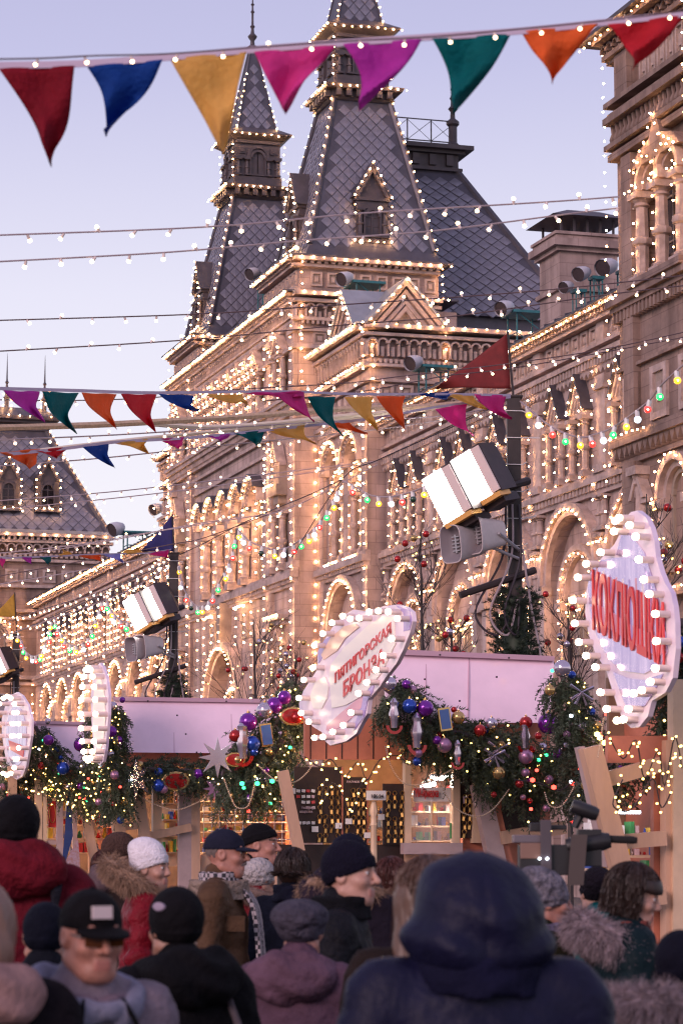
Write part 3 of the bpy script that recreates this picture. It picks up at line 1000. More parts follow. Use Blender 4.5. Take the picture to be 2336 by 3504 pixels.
def spire(label, sc_, pc, near_dormer=True):
    T = thing('spire_tower', label, 'tower', W(sc_, pc, 26.2))
    BL = Bulbs(T)
    c = (sc_, pc)
    z0, z1 = 26.25, 33.6
    h0, h1 = 2.78, 1.28
    b = MB().use(M['lead'])
    frustum(b, c, h0 + 0.25, h0 + 0.25, z0, h0, h0, z0 + 0.55)
    frustum(b, c, h0, h0, z0 + 0.55, h1, h1, z1)
    part('roof_body', b, None, T)
    dz = (lambda u_, v: abs(u_ - h0) < 0.78 and .1 < v < 2.6) if near_dormer else None
    near = [W(sc_ - h0, pc + h0, z0 + .55), W(sc_ - h0, pc - h0, z0 + .55), W(sc_ - h1, pc - h1, z1), W(sc_ - h1, pc + h1, z1)]
    A, B, C, D = near
    tiled_face(T, B, A, D, C, 0.56, 0.6, 0.2, True, dz)
    sq = [W(sc_ + h0, pc - h0, z0 + .55), W(sc_ - h0, pc - h0, z0 + .55), W(sc_ - h1, pc - h1, z1), W(sc_ + h1, pc - h1, z1)]
    tiled_face(T, *sq, 0.56, 0.6, 0.2, False)
    # hips
    for ss, pp in ((-1, -1), (-1, 1), (1, -1), (1, 1)):
        m = MB().use(M['lead'])
        m.tube([W(sc_ + ss * h0, pc + pp * h0, z0 + .55), W(sc_ + ss * h1, pc + pp * h1, z1)], 0.13, 6)
        part('hip_rib', m, None, T)
    for ss, pp in ((-1, -1), (-1, 1), (1, -1)):
        BL.line(W(sc_ + ss * (h0 + .1), pc + pp * (h0 + .1), z0 + .6), W(sc_ + ss * (h1 + .12), pc + pp * (h1 + .12), z1), 0.48)
    # cornice below the belfry
    m = MB().use(M['darkmetal'])
    frustum(m, c, h1 + .05, h1 + .05, z1, h1 + .18, h1 + .18, z1 + .12)
    frustum(m, c, h1 + .1, h1 + .1, z1 + .12, h1 + .1, h1 + .1, z1 + .45)
    frustum(m, c, h1 + .42, h1 + .42, z1 + .45, h1 + .5, h1 + .5, z1 + .62)
    part('cornice', m, None, T)
    fe, ff = End(sc_ - h1 - .1), Front(pc - h1 - .1)
    row(T, fe, pc - h1 - .1, pc + h1 + .1, z1 + .14, z1 + .45, .42, .5, .28, 'brackets', 'darkmetal')
    row(T, ff, sc_ - h1 - .1, sc_ + h1 + .1, z1 + .14, z1 + .45, .42, .5, .28, 'brackets', 'darkmetal')
    zb = z1 + .62
    for z, e in ((zb - .1, h1 + .55), ):
        BL.line(W(sc_ - e, pc - e, z), W(sc_ - e, pc + e, z), .36)
        BL.line(W(sc_ + e, pc - e, z), W(sc_ - e, pc - e, z), .36)
    # belfry
    hb = h1 - .12
    zt = zb + 2.55
    m = MB().use(M['darkmetal'])
    frustum(m, c, hb, hb, zb, hb, hb, zt)
    part('belfry', m, None, T)
    for fr, a in ((End(sc_ - hb), pc), (Front(pc - hb), sc_)):
        m = MB().use(M['darkmetal'])
        m.box(a - hb - .06, a + hb + .06, -.02, .1, zb, zb + .55, fr)
        m.box(a - hb - .06, a - .42, -.02, .16, zb + 1.45, zb + 1.58, fr)
        m.box(a + .42, a + hb + .06, -.02, .16, zb + 1.45, zb + 1.58, fr)
        m.ring(a, zb + 1.58, .42, .58, -.02, .16, n=10, T=fr)
        m.box(a - hb, a + hb, -.02, .12, zt - .3, zt - .15, fr)
        part('belfry_mouldings', m, None, T)
        for dx in (-hb + .16, -.56, .56, hb - .16):
            o = column(T, fr, a + dx, .06, zb + .58, .86, .1)
            o.data = kit(('dcol',), lambda: dark_copy(o.data))
        window(T, fr, a, .06, zb + .6, .78, 1.3, True, 'darkmetal')
        for sx in (-1, 1):
            pm = MB().use(M['darkmetal'])
            pm.box(a + sx * .82 - .17, a + sx * .82 + .17, -.02, .06, zb + 1.72, zb + 2.06, fr)
            pm.box(a + sx * .82 - .09, a + sx * .82 + .09, -.02, .1, zb + 1.8, zb + 1.98, fr)
            part('panel', pm, None, T)
    m = MB().use(M['darkmetal'])
    frustum(m, c, hb + .1, hb + .1, zt - .15, hb + .45, hb + .45, zt + .1)
    frustum(m, c, hb + .48, hb + .48, zt + .1, hb + .5, hb + .5, zt + .18)
    part('cornice', m, None, T)
    e = hb + .54
    BL.line(W(sc_ - e, pc - e, zt + .06), W(sc_ - e, pc + e, zt + .06), .36)
    BL.line(W(sc_ + e, pc - e, zt + .06), W(sc_ - e, pc - e, zt + .06), .36)
    for ss, pp in ((-1, -1), (1, -1), (-1, 1)):
        BL.line(W(sc_ + ss * (hb + .16), pc + pp * (hb + .16), zb + .1), W(sc_ + ss * (hb + .16), pc + pp * (hb + .16), zt), .38)
    # spire
    zs0, zs1 = zt + .18, zt + 5.0
    hs0, hs1 = .98, .12
    m = MB().use(M['lead'])
    frustum(m, c, hb + .5, hb + .5, zs0, hs0, hs0, zs0 + .42)
    frustum(m, c, hs0, hs0, zs0 + .42, hs1, hs1, zs1)
    part('spire_body', m, None, T)
    tiled_face(T, W(sc_ - hs0, pc - hs0, zs0 + .42), W(sc_ - hs0, pc + hs0, zs0 + .42), W(sc_ - hs1, pc + hs1, zs1), W(sc_ - hs1, pc - hs1, zs1), .5, .62, .1, True)
    for ss, pp in ((-1, -1), (-1, 1), (1, -1)):
        BL.line(W(sc_ + ss * (hs0 + .06), pc + pp * (hs0 + .06), zs0 + .45), W(sc_ + ss * .14, pc + pp * .14, zs1 - .2), .34)
        hr = MB().use(M['lead'])
        hr.tube([W(sc_ + ss * hs0, pc + pp * hs0, zs0 + .42), W(sc_ + ss * hs1, pc + pp * hs1, zs1)], 0.06, 5)
        part('hip_rib', hr, None, T)
    f = MB().use(M['darkmetal']); f.smooth = True
    f.lathe([(.26, 0), (.3, .1), (.12, .25), (.1, .45), (.22, .62), (.24, .7), (.1, .85), (.07, 1.1), (.13, 1.2), (.06, 1.3), (.055, 1.9), (.11, 1.98), (.05, 2.06), (.045, 2.3), (.1, 2.36), (.035, 2.45), (.02, 5.2)], 8, c=W(sc_, pc, zs1 - .05))
    part('finial', f, None, T)
    # dormers on the near face and on the square face
    sl_ = (h0 - h1) / (z1 - z0 - .55)
    for kind in ((0, 1) if near_dormer else (1,)):
        base = z0 + .75
        fr = End(sc_ - h0) if kind == 0 else Front(pc - h0)
        a = pc if kind == 0 else sc_
        m = MB().use(M['darkmetal'])
        m.box(a - .78, a + .78, -1.0, .0, base, base + .2, fr)
        m.box(a - .7, a + .7, -1.2, -.12, base + .2, base + 1.95, fr)
        m.box(a - .78, a + .78, -1.2, -.02, base + 1.85, base + 2.0, fr)
        m.box(a - .74, a + .74, -1.2, -.06, base + 1.5, base + 1.58, fr)
        part('dormer', m, None, T)
        window(T, fr, a, -.02, base + .25, .72, 1.25, True, 'darkmetal')
        for dx in (-.55, .55):
            o = column(T, fr, a + dx, -.02, base + .22, 1.25, .11)
            o.data = kit(('dcol2',), lambda: dark_copy(o.data))
        m = MB().use(M['darkmetal'])
        m.prism([(a - .8, base + 2.0), (a - .6, base + 2.0), (a, base + 3.1), (a + .6, base + 2.0), (a + .8, base + 2.0), (a, base + 3.42)], -1.6, .04, fr)
        m.prism([(a - .6, base + 2.0), (a + .6, base + 2.0), (a, base + 3.1)], -1.6, -.14, fr)
        m.use(M['lead'])
        m.prism([(a - .9, base + 1.98), (a - .81, base + 1.98), (a, base + 3.43), (a, base + 3.55)], -2.0, .1, fr)
        m.prism([(a + .9, base + 1.98), (a, base + 3.55), (a, base + 3.431), (a + .81, base + 1.98)], -2.0, .1, fr)
        part('dormer_gable', m, None, T)
        BL.path([fr(a - .82, .14, base + .05), fr(a - .82, .14, base + 2.0), fr(a, .16, base + 3.5), fr(a + .82, .14, base + 2.0), fr(a + .82, .14, base + .05), fr(a - .82, .14, base + .05)], .36)
    BL.finish(0.06)
    return T
def dark_copy(me):
    m = me.copy(); m.materials.clear(); m.materials.append(M['darkmetal']); return m

spire('nearer and larger slate spire tower with a lit gabled dormer', 104.3, 31.62)
spire('farther slate spire tower whose thin finial stands against the sky', 122.0, 31.62, False)

# ---------------------------------------------------- mansard roof behind the near tower
T = thing('mansard_roof', 'broad diamond tiled mansard roof with railed deck beside the near spire', 'roof', W(112, 38, 22))
sA, sB_ = 104.5, 122.0
q0, q1 = 33.0, 42.2
zA, zB = 24.8, 32.4
tA, tq1 = 108.6, 37.9
m = MB().use(M['lead'])
P = [W(sA, q0 - .5, zA), W(sA, q1, zA), W(sB_, q1, zA), W(sB_, q0 - .5, zA), W(tA, q0, zB), W(tA, tq1, zB), W(sB_ - 4, tq1, zB), W(sB_ - 4, q0, zB)]
m.hexa(P)
m.box(sA + 0.3, sB_, 6.0, 15.6, 21.8, zA, lambda a, b, c: W(a, 26.5 + b, c))
part('roof_body', m, None, T)
tiled_face(T, W(sA, q0 - .5, zA), W(sA, q1, zA), W(tA, tq1, zB), W(tA, q0, zB), 0.72, 0.62, 0.12, True, vis=lambda u_, v: u_ > 1.0)
m = MB().use(M['lead']); m.tube([W(sA, q1, zA), W(tA, tq1, zB)], 0.16, 6)
part('hip_rib', m, None, T)
fe = End(tA)
m = MB().use(M['darkmetal'])
for z0_, z1_, e in ((zB - .05, zB + .1, .2), (zB + .1, zB + .75, .05), (zB + .75, zB + .9, .3), (zB + .9, zB + 1.1, .62)):
    m.box(q0 - e, tq1 + e, -6, e, z0_, z1_, fe)
part('deck_cornice', m, None, T)
row(T, fe, q0, tq1, zB + .2, zB + .7, .7, .4, .2, 'deck_panels', 'darkmetal')
zd = zB + 1.1
for k in range(5):
    m = MB().use(M['darkmetal']); x = q0 + .2 + k * 1.15
    m.box(x - .025, x + .025, -.03, .02, zd, zd + 1.25, fe)
    part('railing_post', m, None, T)
    if k < 4:
        for a, b in (((x, zd + .25), (x + 1.15, zd + 1.2)), ((x, zd + 1.2), (x + 1.15, zd + .25))):
            m = MB().use(M['darkmetal'])
            m.tube([fe(a[0], 0, a[1]), fe(b[0], 0, b[1])], .014, 4)
            part('railing_brace', m, None, T)
for z in (.25, 1.25):
    m = MB().use(M['darkmetal']); m.box(q0, tq1, -.02, .02, zd + z - .025, zd + z + .025, fe)
    part('railing_rail', m, None, T)
m = MB().use(M['darkmetal']); m.smooth = True
m.lathe([(.28, 0), (.3, .15), (.2, .25), (.2, 1.0), (.3, 1.1), (.3, 1.25), (.12, 1.4), (.1, 1.7), (.22, 1.85), (.1, 2.0), (.08, 2.25), (.15, 2.35), (.06, 2.5), (.05, 2.7), (.1, 2.78), (.04, 2.9), (.01, 4.7)], 8, c=fe(tq1 - .2, 0, zd))
part('finial', m, None, T)

# ---------------------------------------------------- chimney on the near wing roof
T = thing('chimney_stack', 'stone chimney stack with a metal rain cap above the near wing roof', 'chimney', W(79, 32.4, 19))
m = MB().use(M['stone'])
c = (79.9, 32.25)
frustum(m, c, .95, 1.05, 17.5, .95, 1.05, 21.55)
part('shaft', m, None, T)
m = MB().use(M['stone'])
for z0_, z1_, e in ((20.2, 20.35, .12), (21.55, 21.7, .14), (21.7, 21.95, .3), (21.95, 22.1, .18), (22.1, 22.2, .24)):
    frustum(m, c, .95 + e, 1.05 + e, z0_, .95 + e, 1.05 + e, z1_)
part('cap_mouldings', m, None, T)
for i in range(5):
    for ss in (-1, 1):
        m = MB().use(M['darkmetal'])
        p_ = c[1] - .95 + i * .475
        frustum(m, (c[0] + ss * .85, p_), .035, .035, 22.2, .035, .035, 22.75)
        part('cap_post', m, None, T)
m = MB().use(M['darkmetal']); m.smooth = True
frustum(m, c, 1.3, 1.42, 22.75, .55, .6, 23.1)
frustum(m, c, .55, .6, 23.1, .1, .1, 23.2)
part('rain_cap', m, None, T)

# ---------------------------------------------------- far end pavilion
T = thing('end_pavilion', 'far end pavilion with a steep tiled roof and two lit dormers', 'building', W(180, 27, 0))
BL = Bulbs(T)
fe = End(174.0)
pl_, pr = 20.0, 35.0
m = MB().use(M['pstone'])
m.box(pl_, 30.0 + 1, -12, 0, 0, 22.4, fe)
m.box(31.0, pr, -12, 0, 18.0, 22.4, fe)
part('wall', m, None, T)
courses(T, fe, pl_, 30.6, [(12.4, 12.6, .25), (12.8, 13.05, .4), (9.5, 9.7, .3), (16.9, 17.1, .3), (17.4, 17.6, .4)], 'string_course')
courses(T, fe, pl_, pr + .2, [(19.1, 19.3, .3), (20.9, 21.1, .3), (22.2, 22.4, .5), (22.62, 22.85, .75)], 'cornice')
row(T, fe, pl_, pr, 21.6, 22.2, .6, .5, .35, 'arcaded_frieze', shape='arcade')
row(T, fe, pl_, pr, 21.2, 21.45, .35, .5, .3, 'dentils')
row(T, fe, pl_, pr, 22.4, 22.62, .4, .5, .6, 'dentils')
for k in range(9):
    panel(T, fe, 23.0 + k * 1.3, 0.0, 19.5, .9, .9)
BL.line(fe(pl_, .85, 22.72), fe(pr + .4, .85, 22.72), .85)
# tall arched window beside the wing
for a in (24.0, 27.0):
    arch(T, fe, a, 0, 15.6, .9, .35, .4, 2.5, True)
    window(T, fe, a, .02, 13.1, 1.6, 3.3)
    BL.arc(fe, a, 15.6, 1.3, .5, 0, math.pi, .42)
    for dx in (-1.15, 1.15):
        BL.line(fe(a + dx, .5, 13.0), fe(a + dx, .5, 15.6), .6)
BL.line(fe(29.7, .4, 8.0), fe(29.7, .4, 12.4), .6); BL.line(fe(29.9, .5, 9.6), fe(26.5, .5, 9.6), .75)
BL.line(fe(28.6, .4, 12.9), fe(28.6, .4, 17.0), .6)
# lean-to roof and steep roof
m = MB().use(M['zinc'])
m.hexa([fe(pl_, .8, 22.85), fe(pr + .3, .8, 22.85), fe(pr + .3, -12, 22.85), fe(pl_, -12, 22.85), fe(pl_, -.2, 23.2), fe(pr + .1, -.2, 23.2), fe(pr, -12, 23.2), fe(pl_, -12, 23.2)])
part('roof_skirt', m, None, T)
rz0, rz1 = 23.2, 30.6
rl, rr = 21.0, 35.0
tl, tr = 25.2, 31.1
m = MB().use(M['lead'])
m.hexa([fe(rl, -.4, rz0), fe(rr, -.4, rz0), fe(rr, -11, rz0), fe(rl, -11, rz0), fe(tl, -3.4, rz1), fe(tr, -3.4, rz1), fe(tr, -9, rz1), fe(tl, -9, rz1)])
part('roof_body', m, None, T)
nearA, nearB, nearC, nearD = fe(rl, -.4, rz0), fe(rr, -.4, rz0), fe(tr, -3.4, rz1), fe(tl, -3.4, rz1)
dm = (28.0, 30.75)
tiled_face(T, nearA, nearB, nearC, nearD, .82, .86, .1, True, lambda u_, v: any(abs(u_ + rl - d) < .8 and 1.2 < v < 4.4 for d in dm), vis=lambda u_, v: u_ > 6.0)
m = MB().use(M['lead']); m.tube([nearB, nearC], .2, 6); part('hip_rib', m, None, T)
BL.line(fe(rr + .15, -.1, rz0 + .3), fe(tr + .2, -3.2, rz1), .52)
for a in dm:
    z = rz0 + 1.5; b = -.7
    m = MB().use(M['darkmetal'])
    m.box(a - .8, a + .8, b - 2, b, z, z + 2.0, fe)
    m.prism([(a - .85, z + 2.0), (a - .6, z + 2.0), (a, z + 3.2), (a + .6, z + 2.0), (a + .85, z + 2.0), (a, z + 3.6)], b - 2.5, b + .25, fe)
    m.prism([(a - .6, z + 2.0), (a + .6, z + 2.0), (a, z + 3.2)], b - 2.5, b + .02, fe)
    m.box(a - .9, a + .9, b - 1, b + .2, z - .2, z, fe)
    part('dormer', m, None, T)
    window(T, fe, a, b + .12, z + .1, .9, 1.7, True, 'darkmetal')
    BL.path([fe(a - .85, b + .35, z), fe(a - .85, b + .35, z + 2.0), fe(a, b + .35, z + 3.5), fe(a + .85, b + .35, z + 2.0), fe(a + .85, b + .35, z), fe(a - .85, b + .35, z)], .5)
m = MB().use(M['darkmetal'])
for z0_, z1_, e in ((rz1, rz1 + .5, .1), (rz1 + .5, rz1 + .7, .5), (rz1 + .7, rz1 + .95, .8)):
    m.box(tl - e, tr + e, -9, -3.4 + e, z0_, z1_, fe)
part('deck_cornice', m, None, T)
m = MB().use(M['lead'])
m.hexa([fe(tl - .8, -2.6, rz1 + .95), fe(tr + .8, -2.6, rz1 + .95), fe(tr + .8, -9, rz1 + .95), fe(tl - .8, -9, rz1 + .95), fe(tl, -3.8, rz1 + 1.7), fe(tr - .4, -3.8, rz1 + 1.7), fe(tr - .4, -8, rz1 + 1.7), fe(tl, -8, rz1 + 1.7)])
part('deck_roof', m, None, T)
BL.line(fe(tl, -2.4, rz1 + .9), fe(tr + .9, -2.4, rz1 + .9), .75)
for a in (28.3, 31.0):
    m = MB().use(M['darkmetal']); m.smooth = True
    m.lathe([(.26, 0), (.26, .3), (.15, .5), (.16, 1.3), (.26, 1.4), (.13, 1.55), (.12, 1.9), (.2, 2.0), (.09, 2.2), (.07, 2.4), (.14, 2.5), (.06, 2.65), (.01, 4.6)], 8, c=fe(a, -4.0, rz1 + 1.0))
    part('finial', m, None, T)
    for k in range(4):
        for sx in (-1, 1):
            BL.p.append(Vector(fe(a + sx * .3, -3.7, rz1 + 1.8 + k * .4)))
BL.finish(0.085)

# ---------------------------------------------------- near pavilion at the right
T = thing('side_pavilion', 'tall shadowed stone pavilion with ornate gabled windows at the picture edge', 'building', W(60, 30, 0))
BL = Bulbs(T)
PR = 28.0
fr = Front(PR)
s0, s1 = 50.0, 66.3
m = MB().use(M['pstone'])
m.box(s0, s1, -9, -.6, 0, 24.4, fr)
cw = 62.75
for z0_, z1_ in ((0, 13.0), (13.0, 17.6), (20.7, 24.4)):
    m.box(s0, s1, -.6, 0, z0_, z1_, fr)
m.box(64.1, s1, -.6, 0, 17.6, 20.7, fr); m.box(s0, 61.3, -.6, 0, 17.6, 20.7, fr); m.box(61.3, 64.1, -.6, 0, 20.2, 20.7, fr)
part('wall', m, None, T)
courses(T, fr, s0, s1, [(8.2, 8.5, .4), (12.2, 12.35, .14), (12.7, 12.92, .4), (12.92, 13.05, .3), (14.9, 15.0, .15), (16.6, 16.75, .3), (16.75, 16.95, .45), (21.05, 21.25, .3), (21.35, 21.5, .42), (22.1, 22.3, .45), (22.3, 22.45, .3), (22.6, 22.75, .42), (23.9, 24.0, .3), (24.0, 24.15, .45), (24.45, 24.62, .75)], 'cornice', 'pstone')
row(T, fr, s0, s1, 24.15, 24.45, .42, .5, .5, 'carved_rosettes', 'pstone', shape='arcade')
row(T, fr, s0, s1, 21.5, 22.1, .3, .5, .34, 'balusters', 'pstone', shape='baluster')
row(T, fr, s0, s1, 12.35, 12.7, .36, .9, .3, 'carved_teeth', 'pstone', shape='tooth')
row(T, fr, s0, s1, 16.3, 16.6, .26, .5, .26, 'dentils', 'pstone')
e = MB().use(M['darkmetal']); e.box(s0, s1 + .75, -9, .95, 24.62, 24.74, fr)
part('roof_edge', e, None, T)
for k in range(14):
    panel(T, fr, s1 - .5 - k * .62 - (.35 if k > 1 else 0), 0.0, 22.85, .5, .95)
    if k < 4:
        panel(T, fr, s1 - .9 - k * 1.9, 0.0, 13.2, 1.1, 1.5)
for x in (65.2, 60.2, 55.3):
    for hw, b_, z0_, z1_ in ((.35, .22, 13.05, 21.0), (.45, .34, 22.75, 24.0), (.45, .34, 16.95, 17.3), (.4, .28, 8.5, 12.2)):
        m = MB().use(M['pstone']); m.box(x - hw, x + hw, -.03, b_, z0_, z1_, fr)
        part('pilaster', m, None, T)
    column(T, fr, x - .55, .1, 8.6, 3.4, .22)
# twin arched window under an ogee gable
for dx in (-.65, .65):
    window(T, fr, cw + dx, -.35, 16.98, 1.05, 3.0)
    arch(T, fr, cw + dx, 0.0, 19.7, .55, .28, .4)
    BL.arc(fr, cw + dx, 19.75, .72, .5, .1, math.pi - .1, .34)
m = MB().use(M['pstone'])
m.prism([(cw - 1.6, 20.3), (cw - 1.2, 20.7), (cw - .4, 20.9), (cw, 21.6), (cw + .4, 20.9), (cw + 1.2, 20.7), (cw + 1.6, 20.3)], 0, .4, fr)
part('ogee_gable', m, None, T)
for dx in (-1.35, 0, 1.35):
    column(T, fr, cw + dx, .22, 17.0, 2.6, .2)
    BL.line(fr(cw + dx, .5, 17.0), fr(cw + dx, .5, 19.6), .42)
BL.path([fr(cw - 1.5, .5, 20.3), fr(cw - .5, .5, 20.8), fr(cw, .5, 21.5), fr(cw + .5, .5, 20.8), fr(cw + 1.5, .5, 20.3)], .4)
sc2 = MB().use(M['pstone']); sc2.box(cw - 1.8, cw + 1.8, -.02, .55, 16.95, 17.15, fr)
part('window_shelf', sc2, None, T)
BL.line(fr(cw - 1.7, .6, 19.65), fr(cw + 1.7, .6, 19.65), .4)
# lower windows
window(T, fr, 62.0, .03, 9.0, 1.3, 2.6)
arch(T, fr, 62.0, 0, 10.9, .75, .4, .4, 2.0)
BL.arc(fr, 62.0, 10.9, 1.1, .5, 0, math.pi, .4)
for dx in (-1.1, 1.1):
    BL.line(fr(62.0 + dx, .5, 7.0), fr(62.0 + dx, .5, 10.8), .46)
window(T, fr, 65.6 - 1.0, .03, 9.2, .7, 1.8)
pediment(T, fr, 64.6, .02, 11.1, 1.1, .8, .3, False)
BL.line(fr(s1 + .7, .85, 24.5), fr(s0, .85, 24.5), .42)
BL.line(fr(s1 + .12, .3, 13.0), fr(s1 + .15, .35, 24.3), .44)
BL.line(fr(s1 + .12, .45, 8.0), fr(s1 + .12, .45, 12.7), .44)
BL.line(fr(s1, .5, 12.95), fr(63.6, .5, 12.95), .4)
BL.line(fr(60.6, .5, 13.1), fr(60.6, .5, 24.0), .44)
BL.line(fr(63.8, .5, 8.4), fr(60, .5, 8.4), .42)
# upper stage set back at the top right
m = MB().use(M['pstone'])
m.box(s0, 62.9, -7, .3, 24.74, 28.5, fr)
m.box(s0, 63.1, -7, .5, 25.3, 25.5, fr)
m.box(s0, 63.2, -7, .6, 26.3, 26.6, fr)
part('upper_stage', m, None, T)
BL.line(fr(63.2, .65, 25.0), fr(63.2, .7, 28.4), .4)
BL.line(fr(63.2, .75, 26.4), fr(s0, .75, 26.4), .42)
BL.finish(0.05)
# ================================================================== overhead lines, masts, lamps
def D(x, y): return x * 1.4898, y * 1.4898          # 1568-wide working pixels -> photo pixels

M['cable'] = mat('pale_twisted_cable', (0.35, 0.28, 0.30), 0.6)
M['dcable'] = mat('brown_cable', (0.10, 0.06, 0.065), 0.6)
M['socket'] = mat('milky_socket', (0.75, 0.62, 0.58), 0.4)
M['sbulb'] = glow('string_bulb', (1.0, 0.70, 0.40), 6.0)
M['ribbon'] = mat('pale_lilac_ribbon', (0.52, 0.42, 0.55), 0.7)
M['mast'] = mat('dark_brown_mast', (0.035, 0.022, 0.022), 0.5, noise=0.3, scale=8.0)
M['white'] = mat('white_plastic', (0.7, 0.68, 0.68), 0.4)

def smooth_path(pts, n=8):
    pts = [Vector(q) for q in pts]
    out = []
    m = len(pts)
    for i in range(m - 1):
        p0, p1, p2, p3 = pts[max(i - 1, 0)], pts[i], pts[i + 1], pts[min(i + 2, m - 1)]
        for k in range(n):
            t = k / n
            out.append(0.5 * ((2 * p1) + (p2 - p0) * t + (2 * p0 - 5 * p1 + 4 * p2 - p3) * t * t + (3 * p1 - p0 - 3 * p2 + p3) * t ** 3))
    out.append(pts[-1])
    return out
def resample(pts, step):
    out = [pts[0]]; acc = 0.0
    for a, b in zip(pts[:-1], pts[1:]):
        L = (b - a).length
        d = step - acc
        while d <= L:
            out.append(a.lerp(b, d / L)); d += step
        acc = (acc + L) % step if L > 0 else acc
    return out

def k_strbulb(r):
    mb = MB().use(M['socket']); mb.smooth = True
    mb.lathe([(r * 0.75, 0), (r * 0.8, -r * 2.6)], 6)
    return mb.mesh('socket')
def string_light(label, pix, y0, y1, gap, r=0.011, cable=0.006, mcable='dcable', group='fairy light strings across the square'):
    pts = [at_y(x, y, y0 + (y1 - y0) * (x - pix[0][0]) / (pix[-1][0] - pix[0][0])) for x, y in pix]
    pts = smooth_path(pts, 6)
    T = thing('fairy_light_string', label, 'light string', pts[0], group)
    mb = MB().use(M[mcable]); mb.smooth = True
    mb.tube(pts, cable, 5)
    part('cable', mb, None, T)
    so_ = kit(('strsock', r), lambda: k_strbulb(r))
    bu = kit(('strbulb', r), lambda: bulb_mesh(r * 1.25, M['sbulb']))
    for q in resample(pts, gap)[1:]:
        if not inframe(q, 30):
            continue
        a = rnd.choice((0, 0, 0, math.pi)) + rnd.uniform(-.7, .7)
        m = Matrix.Translation(q + Vector((0, 0, -.004))) @ Matrix.Rotation(a, 4, 'Y') @ Matrix.Rotation(rnd.uniform(-.5, .5), 4, 'X')
        o = part('socket', so_, None, T, m)
        part('bulb', bu, None, o, m @ Matrix.Translation((0, 0, -r * 3.2)))
    return T

F_ = lambda l: [D(*q) for q in l]
string_light('blurred fairy light string tied along the big top bunting', F_([(-20, 136), (100, 134), (220, 128), (380, 124), (600, 108), (800, 94), (1000, 84), (1200, 66), (1400, 46), (1590, 22)]), 8.5, 8.8, .16, .006, .0032, 'dcable')
string_light('upper of the two fairy light strings crossing the near spire dormer', F_([(-20, 541), (480, 521), (830, 490), (1240, 465), (1420, 452)]), 16, 17, .235, .0125, .006, 'cable')
string_light('lower of the two fairy light strings crossing the near spire base', F_([(-20, 602), (300, 585), (470, 573), (700, 552), (1000, 530), (1300, 492), (1420, 478)]), 16, 17, .225, .0125, .006, 'cable')
string_light('fairy light string passing just above the front gable', [(-20, 1097), (656, 1076), (1043, 1051), (1585, 1015), (1950, 985), (2360, 940)], 20, 22, .27, .012)
string_light('fairy light string passing across the front gable base', [(-20, 1203), (618, 1165), (1168, 1113), (1496, 1088), (1704, 1062), (2062, 1010), (2360, 975)], 20, 22, .26, .012)
string_light('fairy light string crossing the upper half of the dark red flag', [(-20, 1368), (216, 1371), (507, 1362), (700, 1340), (1000, 1322), (1198, 1310), (1354, 1290), (1585, 1263), (1764, 1241), (2062, 1196), (2360, 1132)], 24, 26, .26, .012)
string_light('fairy light string crossing the lower half of the dark red flag', [(900, 1372), (1198, 1345), (1400, 1310), (1525, 1286), (1690, 1268), (1838, 1246), (2121, 1195), (2360, 1150)], 25, 27, .26, .012)
string_light('fairy light string tied under the upper pennants', [(-20, 1506), (400, 1488), (800, 1462), (1168, 1440), (1500, 1425), (1742, 1385)], 22, 28, .27, .0125, .007, 'cable')
string_light('fairy light string sagging below the lower pennants to the near mast', [(-20, 1596), (300, 1572), (521, 1550), (800, 1520), (1065, 1494), (1400, 1455), (1742, 1395)], 24, 28, .27, .0125, .007, 'cable')
string_light('upper of the paired fairy light strings over the far dormers', [(-20, 1715), (372, 1684), (700, 1648), (1000, 1612), (1290, 1578)], 34, 36, .36, .015, .008, 'cable')
string_light('lower of the paired fairy light strings over the far dormers', [(-20, 1746), (447, 1699), (760, 1660), (1035, 1621), (1290, 1582)], 35, 36, .38, .015, .008, 'cable')
string_light('fairy light string rising over the navy flag', [(-20, 1895), (246, 1867), (462, 1830), (820, 1774), (1000, 1735), (1290, 1590)], 42, 38, .38, .016, .009, 'cable')
string_light('fairy light string meeting the far mast above the small pennants', [(-20, 1908), (200, 1880), (420, 1842), (640, 1798), (830, 1768)], 43, 41, .4, .016, .009, 'cable')
string_light('fairy light string just below the small far pennants', [(-20, 1975), (365, 1905), (590, 1862), (700, 1840), (960, 1745)], 44, 41, .38, .016, .009)
string_light('warm lit fairy light string crossing the far wing cornice', [(-20, 2002), (200, 1966), (410, 1927), (592, 1898)], 46, 43, .38, .016, .009, 'cable')
string_light('fairy light string running down to the far left mast', [(-20, 2146), (119, 2095), (358, 2020), (480, 1968), (592, 1922)], 56, 43, .4, .018, .01)
string_light('lowest fairy light string hanging with the cables to the far left mast', [(-20, 2192), (60, 2160), (240, 2098), (440, 2020), (590, 1930)], 58, 44, .4, .018, .01, 'cable')

# ------------------------------------------------------------------ carrying ropes
def rope(label, pix, y0, y1, r, m):
    pts = smooth_path([at_y(x, y, y0 + (y1 - y0) * (x - pix[0][0]) / (pix[-1][0] - pix[0][0])) for x, y in pix], 6)
    mb = MB().use(m); mb.smooth = True
    mb.tube(pts, r, 6)
    return tag(part('rope', mb), label, 'rope', 'carrying ropes')
M['rope'] = mat('tan_rope', (0.55, 0.38, 0.26), 0.7, noise=0.3, scale=30)
M['rope2'] = mat('cream_strap', (0.75, 0.64, 0.52), 0.6)
rope('thick tan rope strung from the picture edge to the near mast top', [(-20, 1464), (300, 1455), (560, 1442), (860, 1424), (1168, 1400), (1500, 1388), (1742, 1358)], 23, 28, .032, M['rope'])
rope('cream strap just under the thick tan rope', [(520, 1450), (700, 1462), (900, 1452), (1168, 1425), (1450, 1400), (1742, 1362)], 25, 28, .028, M['rope2'])
